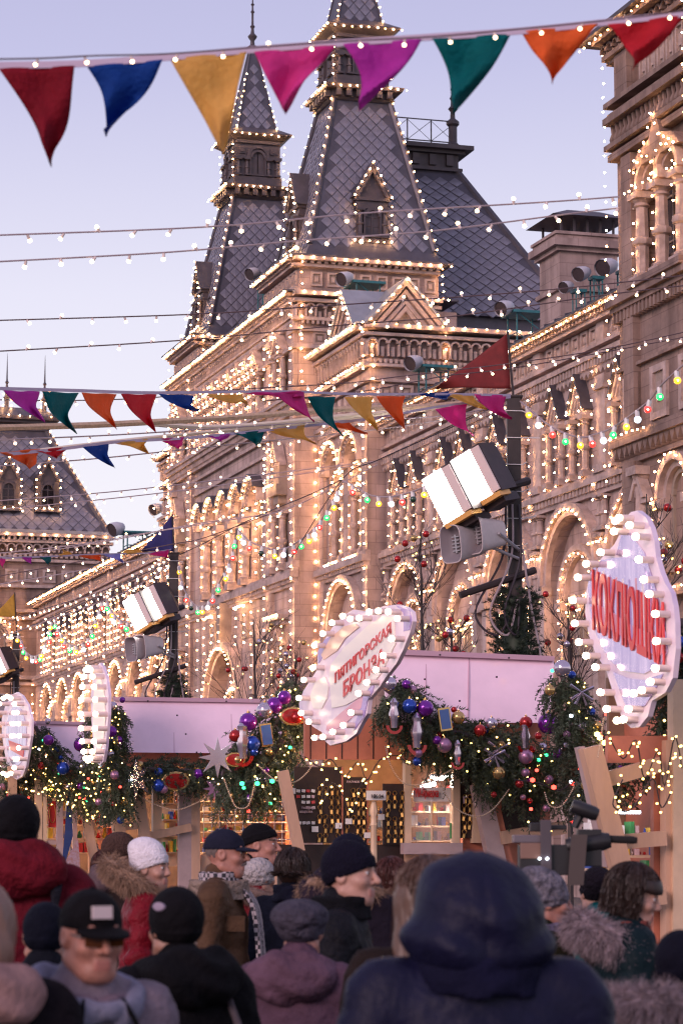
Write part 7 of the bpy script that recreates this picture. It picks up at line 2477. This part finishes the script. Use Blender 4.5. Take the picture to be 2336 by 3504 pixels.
    def capvisor(s, m, visor_m=None, logo=None):
        def f(P):
            d = ell(P, (0, -.014, .038), (.087, .110, .098))
            d = np.maximum(d, -(P[:, 2] - .028))
            d = np.maximum(d, -(P[:, 2] - .028 - .0 * P[:, 1]))
            d = np.minimum(d, ell(P, (0, -.014, .137), (.010, .010, .007)))
            return d
        o = s.hp(f, (-.11, -.14, .0), (.11, .12, .16), .0075, m, 'cap')
        def g(P):
            x, y = P[:, 0], P[:, 1]
            zc = .038 - 2.6 * x * x - .22 * np.maximum(y - .085, 0)
            pl = np.sqrt((x / .078) ** 2 + (np.maximum(y - .07, 0) / .098) ** 2) - 1
            return np.maximum(np.maximum(np.abs(P[:, 2] - zc) - .006, pl * .07), -(y - .06))
        s.hp(g, (-.1, .04, -.02), (.1, .19, .07), .006, visor_m or m, 'visor')
        if logo:
            q = s.H((.012, .093, .082)); nrm = (s.H((.012, .2, .10)) - q).normalized()
            mb = MB().use(logo)
            x = nrm.cross(Z).normalized(); y = x.cross(nrm)
            quadbox(mb, q, x * .026, y * .016, nrm * .006)
            part('badge', mb, None, o)
        return o
    def hair(s, m, back=-.09, length=.0, side=.012, top=.012, fringe=.02):
        def f(P):
            d = ell(P, (0, -.02, .036), (.086 + side * .5, .108 + top, .100 + top))
            front = P[:, 1] - fringe - .5 * (P[:, 2] - .05)
            front = np.where(P[:, 2] > .065, P[:, 1] - .11, front)
            low = -(P[:, 2] - back)
            d = np.maximum(np.maximum(d, front), low)
            if length > 0:
                e = cap(P, (0, -.045, .0), (0, -.085, -length), .088 + side, .075 + side, .8)
                e = np.maximum(e, P[:, 1] - .02)
                d = sm(d, e, .03)
            a = np.arctan2(P[:, 0], -P[:, 1] + .001)
            return d - .0022 * np.sin(a * 46 + 4 * np.sin(P[:, 2] * 22)) - .002 * np.sin(a * 17 + P[:, 2] * 40)
        return s.hp(f, (-.15, -.22, -length - .12 if length else -.14), (.15, .14, .17), .0085, m, 'hair')
    def strands(s, m, n, drop, front=75, fringe=0.0, rx=.094, ry=.116, rz=.106, seed=2, wav=.004, zlow=-.2):
        """combed hair: thin ribbons running from the crown over the head and hanging"""
        rg = np.random.default_rng(seed)
        Vs = []
        for i in range(n):
            az = rg.uniform(-180, 180)
            fr = abs(az) < front                      # 0 = forehead
            if fr and fringe <= 0:
                continue
            a = math.radians(az); j = rg.uniform(.97, 1.05)
            ph1 = math.radians(fringe if fr else 98)
            ph0 = math.radians(rg.uniform(2, 45))
            pts = []
            for t in np.linspace(0, 1, 6):
                ph = ph0 + (ph1 - ph0) * t
                aa = a + rg.normal() * .01
                pts.append((math.sin(aa) * rx * j * math.sin(ph), -.02 + math.cos(aa) * ry * j * math.sin(ph), .036 + rz * j * math.cos(ph)))
            if not fr:
                L = drop * rg.uniform(.8, 1.15)
                for t in (.35, .7, 1.0):
                    q = pts[5]
                    pts.append((q[0] * (1 - .10 * t) + rg.normal() * wav, q[1] * (1 - .05 * t) + rg.normal() * wav, q[2] - L * t))
            P = s.headxf(np.array(pts)) * s.k
            w_ = .0012
            for k in range(len(P) - 1):
                d = P[k + 1] - P[k]; sd = np.cross(d, rg.normal(size=3)); sd /= np.linalg.norm(sd) + 1e-9
                Vs.append(np.stack([P[k] - sd * w_, P[k] + sd * w_, P[k + 1] + sd * w_, P[k + 1] - sd * w_]))
        V = np.concatenate(Vs)
        return part('hair_strands', np_mesh('hair_strands', V, len(V) // 4, [m]), None, s.o, s.mw, kind='stuff')
    def hood_up(s, m, big=1.0, name='hood'):
        def f(P):
            d = ell(P, (0, -.03, .0), (.150 * big, .150 * big, .142 * big))
            d = sm(d, ell(P, (0, -.06, -.085), (.162 * big, .14 * big, .10 * big)), .09)
            op = ell(P, (0, .17, -.01), (.09, .13, .11))
            d = smx(d, -op, .03)
            x, z = P[:, 0], P[:, 2]
            seam = .006 * np.exp(-(x / .008) ** 2)
            d = d + seam - .009 * np.sin(z * 46 + 2.2 * np.sin(x * 13 + 1)) * np.exp(-((z + .08) / .09) ** 2) - .005 * np.sin(z * 24 + x * 19 + 1) - .004 * np.sin(x * 46 + z * 12)
            return d
        return s.hp(f, (-.25, -.27, -.24), (.25, .16, .20), .010, m, name)
    def hood_down(s, m, big=1.0, drop=0.0):
        def f(P):
            x, y, z = P[:, 0], P[:, 1], P[:, 2] + drop
            d = ell(np.stack([x, y, z], 1), (0, -.115 * big, 1.455), (.165 * big, .085 * big, .085 * big))
            a = np.arctan2(x, -(y + .02))
            # rolled rim round the neck, open at the throat
            rc = np.sqrt((x / 1.08) ** 2 + (y + .025) ** 2)
            zc = 1.475 + .035 * np.cos(a)
            th = .034 * big * (1 + .25 * np.cos(a))
            ro = np.sqrt((rc - .112 * big) ** 2 + ((z - zc) * .75) ** 2) - th
            d = sm(d, ro, .045)
            d = d - .007 * np.sin(z * 75 + 2.5 * np.sin(x * 17)) * np.sin(x * 12 + 1.3) - .005 * np.sin(x * 40 + z * 30)
            return np.maximum(d, y - .13)
        return s.bp(f, (-.28, -.30, 1.28 - drop), (.28, .16, 1.64 - drop), .012, m, 'hood')
    def collar(s, m, h=.10, r=.092, name='collar', z=1.46, th=.02):
        def f(P):
            x, y = P[:, 0], P[:, 1] + .02
            a = np.arctan2(x, y)
            rc = np.sqrt(x * x + (y * 1.02) ** 2)
            zc = P[:, 2] - z - h / 2
            d = np.maximum(np.abs(rc - r - .12 * np.maximum(-zc, 0)) - th, np.abs(zc) - h / 2)
            return d - .004 * np.sin(P[:, 2] * 80 + 4 * np.sin(a * 2))
        return s.bp(f, (-.2, -.2, z - .06), (.2, .2, z + h + .05), .012, m, name)
    def fur(s, pts, m, rad, n, length, name='fur_trim', body=True, seed=3):
        rg = np.random.default_rng(seed)
        sp = smooth_path([(s.B(p) if body else s.H(p)) for p in pts], 8)
        S = np.array([tuple(q) for q in sp])
        t = rg.random(n) * (len(sp) - 1.001); k = t.astype(int)
        q = S[k] + (S[k + 1] - S[k]) * (t - k)[:, None]
        d = S[k + 1] - S[k]; d /= np.linalg.norm(d, axis=1)[:, None] + 1e-9
        unit = lambda v: v / (np.linalg.norm(v, axis=1)[:, None] + 1e-9)
        o = rg.normal(size=(n, 3)); o = unit(o - d * (o * d).sum(1)[:, None])
        base = q + o * rad * .75
        dr = unit(o * .75 + d * (.35 + rg.normal(size=(n, 1)) * .45) + np.array([0, 0, -.45]) + rg.normal(size=(n, 3)) * .3)
        L = length * rg.uniform(.6, 1.3, (n, 1))
        sd = unit(np.cross(dr, rg.normal(size=(n, 3))))
        w_ = .0014
        tip = base + dr * L + np.array([0, 0, -.2]) * L
        V = np.stack([base - sd * w_, base + sd * w_, tip + sd * w_ * .25, tip - sd * w_ * .25], 1).reshape(-1, 3)
        o = part(name, np_mesh(name, V, len(V) // 4, [m]), None, s.o, kind='stuff')
        mb = MB().use(m); mb.smooth = True
        mb.tube(sp, rad * .85, 8)
        part('fur_base', mb, None, s.o)
        return o

M['fur_g'] = mat('grey_brown_fur', (.26, .17, .14), .8, noise=.6, scale=30)
M['fur_s'] = mat('silver_fur', (.30, .23, .25), .8, noise=.7, scale=25)
M['fur_l'] = mat('tan_fur', (.34, .21, .14), .8, noise=.6, scale=30)
K = lambda n, c, **k: cloth(n, c, **k)
BLK = K('black_wool', (.012, .010, .014)); BLK2 = K('black_coat_cloth', (.010, .009, .013))
CRIM = K('dark_crimson_jacket', (.13, .008, .018), bump=.5); REDJ = K('red_puffer', (.20, .008, .018), bump=.5, rough=.5)
HAIRB = mat('dark_brown_hair', (.03, .014, .010), .5, noise=.5, scale=30, stretch=(1, 1, .2)); HAIRA = mat('auburn_hair', (.075, .018, .012), .5, noise=.5, scale=30, stretch=(1, 1, .2))
HAIRL = mat('light_brown_hair', (.12, .065, .045), .45, noise=.4, scale=40, stretch=(6, 6, .12))

FURPTS = [(-.13, .07, 1.45), (-.17, -.03, 1.49), (-.12, -.14, 1.53), (0, -.18, 1.55), (.12, -.14, 1.53), (.17, -.03, 1.49), (.13, .07, 1.45)]

# --- far row
p = Person('man in a black knit beanie seen in profile above the navy cap', 592, 1893, 16.0, -100, BLK2, 'b', 'm'); p.beanie(BLK, .03, .3); p.collar(BLK2)
p = Person('person in a brown knit hat behind the woman in white', 272, 1918, 17.0, -60, K('brown_coat', (.05, .03, .028)), 'c', 'f'); p.beanie(K('brown_knit', (.10, .055, .045), bump=.9, bscale=60), .0, .1, .01, .002, wid=.012); p.hood_down(K('mauve_scarf', (.12, .08, .09)), 1.0)
p = Person('person with dark red hair beside the blue shawl', 240, 1958, 18.0, 10, K('plum_coat', (.06, .02, .04)), 'c', 'f'); p.hair(HAIRA, -.1, .1); p.strands(HAIRA, 1800, .16, 70, 0, .1, .124, .112, 4)
p = Person('person in a white cable knit hat and red jacket with a fur hood', 592, 1972, 15.6, -50, REDJ, 'c', 'f', 1.08, quilt=.014); p.beanie(K('white_cable_knit', (.62, .56, .56), bump=1.0, bscale=40), -.05, .05, .0, .004, wid=.006); p.fur(FURPTS, M['fur_g'], .045, 5200, .042, seed=5)
sb = MB().use(K('blue_strap', (.03, .05, .13))); sb.tube([p.B((.10, .10, 1.20)), p.B((.16, .03, 1.50)), p.B((.15, -.14, 1.30))], .022, 6); part('bag_strap', sb, None, p.o)
p = Person('person with dark curly hair and a navy jacket looking away', 672, 1958, 15.0, -25, K('navy_jacket', (.012, .015, .035)), 'b', 'f'); p.hair(HAIRB, -.06, .0, .02, .016); p.strands(HAIRB, 3000, .03, 60, 40, .108, .132, .124, 5, .014); p.collar(K('navy_collar', (.014, .016, .04)))
p = Person('person with short auburn hair and a maroon jacket', 898, 1974, 13.0, 15, K('maroon_jacket', (.09, .012, .03)), 'c', 'f', 1.0); p.hair(HAIRA, -.10, .0, .01, .004); p.strands(HAIRA, 2200, .06, 70, 0, .098, .122, .110, 3); p.collar(K('maroon_collar', (.09, .012, .03)), .07)
p = Person('person with a fur hood standing just behind the man in the dark beanie', 800, 1917, 11.4, -30, K('purple_black_coat', (.025, .018, .035)), 'c', 'm', 1.1); p.beanie(K('indigo_knit', (.015, .013, .035)), .0, .1); p.hood_down(K('plum_hood', (.05, .035, .06)), 1.1, -.04); p.fur(FURPTS, M['fur_l'], .04, 4200, .04, seed=9)

# --- middle row
p = Person('woman in a white beanie and red puffer jacket with a fur hood', 342, 1946, 14.2, -85, REDJ, 'a', 'f', 1.1, head_yaw=-112, quilt=.018)
p.beanie(K('white_knit_beanie', (.92, .86, .92), bump=.5, bscale=70), .012, .34, .03, .0006, wid=.004, slouch=.02)
p.fur([(-.12, .06, 1.46), (-.19, -.06, 1.54), (-.13, -.17, 1.62), (0, -.22, 1.66), (.13, -.17, 1.62), (.19, -.06, 1.54), (.12, .06, 1.46)], M['fur_l'], .058, 10500, .05, seed=4)
p.hair(mat('blond_hair', (.32, .2, .15), .5, noise=.3, scale=40), -.07, .0, .0, -.006)
p.collar(K('bright_red_collar', (.27, .012, .02), rough=.5), .09, .085)
# man with cap and moustache
TAN = K('tan_leather_jacket', (.105, .055, .03), rough=.6, noise=.5, scale=5)
p = Person('man with a grey moustache wearing a navy cap and sheepskin collared jacket', 512, 1906, 13.6, -96, TAN, 'b', 'm', 1.12, head_yaw=-98, wide=1.05, res=.02)
p.capvisor(K('navy_cap_cloth', (.03, .032, .065), bump=.3))
p.hair(mat('grey_hair', (.16, .12, .11), .7, noise=.3, scale=40), -.045, .0, -.012, -.014, -.015)
mb_ = MB().use(mat('grey_moustache', (.17, .13, .12), .8)); mb_.smooth = True
mb_.tube([p.H((-.03, .083, -.056)), p.H((-.012, .099, -.046)), p.H((.012, .099, -.046)), p.H((.03, .083, -.056))], [.004, .0085, .0085, .004], 6); part('moustache', mb_, None, p.o)
p.collar(K('cream_sheepskin', (.36, .27, .22), bump=1.0, bscale=40), .10, .135, 'sheepskin_collar', 1.40, .026)
SCF = mat('checked_scarf', (.03, .03, .04), .8)
nt_ = SCF.node_tree; ck = nt_.nodes.new('ShaderNodeTexChecker'); ck.inputs['Scale'].default_value = 46; ck.inputs[1].default_value = (.02, .018, .025, 1); ck.inputs[2].default_value = (.42, .36, .38, 1)
tc_ = nt_.nodes.new('ShaderNodeTexCoord'); nt_.links.new(tc_.outputs['Object'], ck.inputs[0]); nt_.links.new(ck.outputs[0], nt_.nodes['Principled BSDF'].inputs['Base Color'])
p.collar(SCF, .07, .085, 'scarf', 1.47, .022)
sb = MB().use(SCF); sb.smooth = True
for dx in (.03, -.05):
    pts = smooth_path([p.B((dx, .10, 1.47)), p.B((dx * 1.3, .17, 1.36)), p.B((dx * 1.4, .20, 1.15)), p.B((dx * 1.5, .21, .95))], 6)
    for a, b in zip(pts[:-1], pts[1:]):
        x_ = Vector(rotz(np.array([[1., 0, 0]]), p.yaw)[0]) * .042; y_ = Vector(rotz(np.array([[0, 1., 0]]), p.yaw)[0]) * .012
        sb.hexa([a - x_ - y_, a + x_ - y_, a + x_ + y_, a - x_ + y_, b - x_ - y_, b + x_ - y_, b + x_ + y_, b - x_ + y_])
part('scarf_tails', sb, None, p.o)
pk = MB().use(K('jacket_flap', (.09, .05, .03))); quadbox(pk, p.B((.21, .10, 1.28)), Vector(rotz(np.array([[0, 1., 0]]), p.yaw)[0]) * .05, Z * .04, Vector(rotz(np.array([[1., 0, 0]]), p.yaw)[0]) * .012); part('pocket_flap', pk, None, p.o)

# man in the dark beanie
JK = K('black_quilted_jacket', (.018, .018, .026), rough=.6, bump=.6)
p = Person('man in a dark indigo beanie and black jacket looking to the side', 794, 1936, 9.9, -95, JK, 'a', 'm', 1.08, head_yaw=-112, res=.02)
p.beanie(K('indigo_beanie', (.016, .013, .036), bump=.5, bscale=90), -.002, .42, .004, .0005)
p.collar(K('black_collar', (.014, .014, .02)), .09, .1)
# camera operator and neighbours at the right
p = Person('camera operator in a teal jacket and speckled beanie', 1372, 1992, 12.0, 15, K('teal_jacket', (.0, .10, .11)), 'a', 'm', 1.1, arms={-1: ((-.21, -.02, 1.42), (-.30, .10, 1.40), (-.20, .30, 1.52))})
p.beanie(K('speckled_purple_knit', (.05, .035, .055), bump=1.0, bscale=60, noise=.7), -.03, .1, .0, .002); p.hood_down(K('teal_hood', (.0, .13, .14)), 1.05)
p = Person('woman in a mottled grey knit hat and olive coat', 1246, 2008, 10.6, -75, K('olive_coat', (.035, .032, .018)), 'b', 'f', 1.1, head_yaw=-84, arms={1: ((.205, -.02, 1.41), (.24, .08, 1.16), (.08, .22, 1.36))})
p.beanie(K('mottled_grey_knit', (.22, .20, .24), bump=1.0, bscale=35, noise=.8, scale=22), -.02, .2, .012, .002, wid=.006, slouch=.015)
p.collar(K('spotted_scarf', (.18, .15, .22), noise=.9, scale=45), .08, .095, 'scarf')
# raised hand by the scarf: palm, four fingers and a thumb
def hand(pp, c, d, side, sk, k=1.0):
    d = d.normalized(); x = d.cross(side).normalized(); n_ = x.cross(d).normalized()
    mb = MB().use(SKIN[sk]); mb.smooth = True
    mb.ball(tuple(c + d * .035 * k), .03 * k, 8, 6, (1.15, 1.15, 1.2))
    mb.tube([c - d * .03, c + d * .04 * k], [.025 * k, .031 * k], 8)
    for i, L in enumerate((.058, .068, .064, .05)):
        b = c + d * .062 * k + x * ((i - 1.5) * .0175 * k)
        m1 = b + d * L * .5 * k + n_ * .004; m2 = m1 + d * L * .3 * k - n_ * .016 * k; m3 = m2 + d * L * .12 * k - n_ * .022 * k
        mb.tube([b, m1, m2, m3], [.0095 * k, .009 * k, .0082 * k, .006 * k], 6)
    b = c + x * -.026 * k + d * .012
    mb.tube([b, b - x * .022 * k + d * .024 * k - n_ * .01, b - x * .018 * k + d * .05 * k - n_ * .02], [.011 * k, .0105 * k, .008 * k], 6)
    return part('hand', mb, None, pp.o)
hand(p, p.B((.075, .225, 1.37)), p.B((.0, .24, 1.45)) - p.B((.075, .225, 1.37)), Vector((0, -1, .3)), 'a')
DT = K('dark_teal_coat', (.008, .030, .040), rough=.6)
p = Person('woman with bobbed brown hair in a dark teal coat with a broad fur collar', 1446, 1992, 10.2, -85, DT, 'a', 'f', 1.16, head_yaw=-100, tilt=14, quilt=.012)
p.hair(HAIRB, -.12, .0, .02, .006, .03); p.strands(HAIRB, 3200, .10, 62, 62, .101, .124, .112)
fb = mat('brown_fringe', (.045, .018, .012), .5)
def fringe(P):
    d = ell(P, (0, .0, .045), (.094, .112, .092))
    return np.maximum(np.maximum(d, -(P[:, 2] - .035)), -(P[:, 1] - .02))
p.hp(fringe, (-.12, .0, .0), (.12, .13, .16), .0085, HAIRB, 'hair_fringe')
p.fur([(-.10, .17, 1.24), (-.16, .09, 1.36), (-.20, -.06, 1.43), (-.13, -.18, 1.49), (0, -.22, 1.52), (.13, -.18, 1.49), (.20, -.06, 1.43), (.17, .08, 1.34), (.12, .17, 1.20)], M['fur_s'], .058, 15000, .056, seed=6)
p.collar(K('rust_scarf', (.22, .06, .05), noise=.6, scale=40), .06, .085, 'scarf', 1.47)

# --- near row
p = Person('tall person in a black beanie and dark crimson hooded jacket seen from behind', 38, 1832, 10.6, 5, CRIM, 'c', 'm', 1.16, wide=1.1)
p.beanie(BLK, -.07, -.05, .004, .0004, wid=.006); p.hood_down(K('crimson_hood', (.15, .008, .018), bump=.6), 1.22, -.02)
sb = MB().use(K('dark_strap', (.03, .03, .045))); sb.tube([p.B((.17, .12, 1.3)), p.B((.175, .0, 1.52)), p.B((.16, -.17, 1.40)), p.B((.14, -.20, 1.1))], .022, 6); part('bag_strap', sb, None, p.o)
p = Person('person in a grey beret and mauve hooded jacket seen from behind', 690, 2062, 9.0, -20, K('mauve_jacket', (.115, .062, .095), bump=.6), 'b', 'f', 1.1)
def beret(P):
    d = ell(P, (0, -.03, .055), (.118, .128, .072)); d = sm(d, ell(P, (0, -.015, .0), (.090, .110, .06)), .03)
    return np.maximum(d, -(P[:, 2] + .055 - .3 * P[:, 1]))
p.hp(beret, (-.15, -.19, -.12), (.15, .14, .15), .008, K('grey_felt', (.085, .075, .105), bump=.9, bscale=25, noise=.5), 'beret')
p.hair(mat('short_brown_hair', (.10, .05, .035), .6), -.09, .0, -.01, -.012)
p.hood_down(K('mauve_hood', (.14, .075, .11), bump=.6), 1.15, .02)
p = Person('person in a black knit hat with a pale emblem and black hooded coat', 408, 2046, 8.0, 30, BLK2, 'c', 'm', 1.14)
p.beanie(BLK, -.055, -.03, .006, .0005, wid=.006); p.hood_down(BLK2, 1.15, .0)
q = p.H((-.085, -.052, .075)); lb = MB().use(mat('pale_emblem', (.30, .24, .32), .6)); dn = (q - p.H((0, -.01, .04))).normalized()
lb.lathe([(.004, .008), (.016, .007), (.018, 0), (.018, -.01)], 12, lambda x, y, z: q + dn.cross(Z).normalized() * (x * 1.35) + Z * (y * .8) + dn * z); part('emblem', lb, None, p.o)
sb = MB().use(K('grey_strap', (.10, .08, .09))); sb.tube([p.B((.13, .14, 1.3)), p.B((.15, .0, 1.51)), p.B((.14, -.20, 1.30)), p.B((.12, -.22, 1.0))], .012, 6); part('bag_strap', sb, None, p.o)
p = Person('woman with long straight light brown hair beside the blue hood', 985, 1978, 7.6, 12, K('brown_coat_cloth', (.05, .032, .028)), 'c', 'f', 1.0)
p.hair(HAIRL, -.16, .42, .03, .006); p.strands(HAIRL, 3200, .46, 70, 0, .108, .13, .112, 6)
def longhair(P):
    d = cap(P, (0, -.05, .02), (-.06, -.10, -.5), .105, .12, .7)
    a = np.arctan2(P[:, 0], -P[:, 1] + .001)
    return d - .004 * np.sin(P[:, 0] * 190)
p.hp(longhair, (-.26, -.26, -.66), (.18, .10, .14), .011, HAIRL, 'long_hair')
# man with cap and tinted glasses, close and blurred
GREY = K('pale_grey_pink_jacket', (.22, .17, .21), bump=.5, rough=.6)
p = Person('man in a black cap and tinted glasses with a pale grey jacket', 206, 2046, 6.6, -150, GREY, 'b', 'm', 1.12, head_yaw=-152, tilt=6)
p.capvisor(K('black_cap_cloth', (.010, .008, .011)), None, mat('white_cap_badge', (.55, .45, .45), .6))
p.hair(HAIRB, -.05, .0, -.01, -.012, -.02)
gm = mat('amber_lens', (.09, .028, .006), .1); gf = mat('dark_glasses_frame', (.012, .008, .008), .35)
mb = MB().use(gm)
for s_ in (-1, 1):
    c_ = p.H((s_ * .033, .098, .004)); ex = p.H((s_ * .033 + .01, .098 - .002 * s_, .004)) - c_
    ey = p.H((s_ * .033, .098, .014)) - c_; ez = ex.cross(ey).normalized()
    quadbox(mb, c_, ex * 2.6, ey * 1.7, ez * .0015)
part('lenses', mb, None, p.o)
mb = MB().use(gf)
mb.tube([p.H((-.072, -.01, .012)), p.H((-.068, .075, .012)), p.H((-.033, .102, .022)), p.H((0, .11, .012)), p.H((.033, .102, .022)), p.H((.068, .075, .012)), p.H((.072, -.01, .012))], .003, 5)
part('glasses_frame', mb, None, p.o)
p.collar(K('grey_pink_collar', (.20, .14, .18)), .05, .11, 'collar', 1.42); p.hood_down(K('pale_blue_grey_hood', (.26, .25, .34), bump=.5), 1.15, .02)
for s_ in (-1, 1):
    mb = MB().use(K('black_cord', (.01, .01, .012))); mb.smooth = True
    mb.tube(smooth_path([p.B((s_ * .06, .10, 1.46)), p.B((s_ * .09, .155, 1.36)), p.B((s_ * .07, .18, 1.2)), p.B((s_ * .1, .18, 1.08))], 5), .007, 6); part('cord', mb, None, p.o)
# big blue hood in front
BL_ = mat('deep_blue_nylon', (.0065, .0065, .027), .55, noise=.35, scale=6, bump=.35, bscale=14, spec=.18)
p = Person('person in a deep blue hooded coat seen from behind, large and blurred', 1090, 1972, 6.2, 6, BL_, 'c', 'm', 1.25, wide=1.22)
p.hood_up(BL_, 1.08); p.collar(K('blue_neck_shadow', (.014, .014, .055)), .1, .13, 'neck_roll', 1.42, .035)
# cream hood at the left edge and the fur hood at the lower right
p = Person('person with a cream fleece hood cut by the left picture edge', -48, 2030, 6.4, 20, K('black_plum_coat', (.018, .012, .018)), 'c', 'f', 1.1)
p.hair(mat('fair_hair', (.2, .11, .08), .5), -.1, .05); p.hood_down(K('cream_pink_fleece', (.34, .20, .19), bump=.25, bscale=50), 1.0, .0)
p = Person('person in a black coat whose fur trimmed hood fills the lower corner', 1560, 2140, 7.4, -30, K('black_down_coat', (.010, .010, .016), rough=.5), 'c', 'f', 1.2)
p.beanie(K('navy_knit', (.012, .012, .03)), -.05, .0); p.fur([(-.16, .10, 1.36), (-.24, -.04, 1.44), (-.18, -.17, 1.50), (0, -.24, 1.52), (.16, -.18, 1.5), (.22, -.04, 1.45)], M['fur_s'], .058, 15000, .052, seed=8)
p = Person('shorter person in a dark blue knit hat just behind the black cap', 105, 2075, 8.6, 0, K('dark_navy_coat', (.012, .014, .025)), 'c', 'm', 1.0)
p.beanie(K('dark_blue_knit', (.010, .012, .03)), -.05, .0)

# ================================================================== shoulder video camera
T = thing('video_camera', 'black shoulder video camera with a fuzzy microphone held over the crowd', 'video camera', at_y(*D(1300, 2000), 11.4))
CY_ = 11.4
CB = mat('camera_black', (.014, .012, .014), .45); CG = mat('camera_grey', (.16, .13, .15), .35, metal=.3)
def cbox(x0, x1, y0, y1, d0, d1, m, name):
    A = at_y(*D(x0, y1), CY_); B = at_y(*D(x1, y0), CY_)
    mb = MB().use(m)
    mb.box(A.x, B.x, CY_ + d0, CY_ + d1, A.z, B.z)
    o = part(name, mb, None, T)
    bv = o.modifiers.new('edge', 'BEVEL'); bv.width = .004; bv.segments = 2
    return o
cbox(1190, 1330, 1940, 2010, -.06, .06, CB, 'body')
cbox(1176, 1262, 1918, 1936, -.05, .05, CG, 'battery')
cbox(1192, 1240, 1936, 1972, -.065, -.06, mat('copper_panel', (.22, .12, .09), .4), 'side_panel')
cbox(1238, 1262, 1884, 2006, -.085, -.062, mat('woven_strap', (.075, .06, .07), .7), 'strap')
cbox(1262, 1300, 1895, 1906, -.02, .02, CB, 'handle')
cbox(1215, 1262, 1890, 1910, -.03, .02, CB, 'handle_mount')
cbox(1325, 1378, 1905, 1990, -.05, .05, CB, 'lens_hood')
for (x0, y0, x1, y1, r, m, nm) in ((1312, 1850, 1372, 1872, .032, CB, 'viewfinder'), (1300, 1945, 1400, 1930, .04, CB, 'lens_barrel'), (1392, 1927, 1462, 1930, .017, mat('mic_foam', (.012, .010, .010), .95), 'microphone')):
    A = at_y(*D(x0, y0), CY_ - .03); B = at_y(*D(x1, y1), CY_ - .03)
    mb = MB().use(m); mb.smooth = True
    mb.tube([A, A.lerp(B, .15), A.lerp(B, .85), B], [r * .85, r, r, r * .8], 14); part(nm, mb, None, T)
mb = MB().use(CB); mb.tube([at_y(*D(1335, 1865), CY_), at_y(*D(1318, 1900), CY_)], .02, 8); part('viewfinder_arm', mb, None, T)
mb = MB().use(mat('brown_strap', (.07, .05, .045), .7)); quadbox(mb, at_y(*D(1325, 1975), CY_ - .1), Vector((.035, 0, 0)), Vector((0, .004, 0)), Vector((.01, 0, .11))); part('hanging_strap', mb, None, T)
for x in (1238, 1256):
    mb = MB().use(M['led']); ico(mb, at_y(*D(x, 1972), CY_ - .09), .006); part('indicator', mb, None, T)
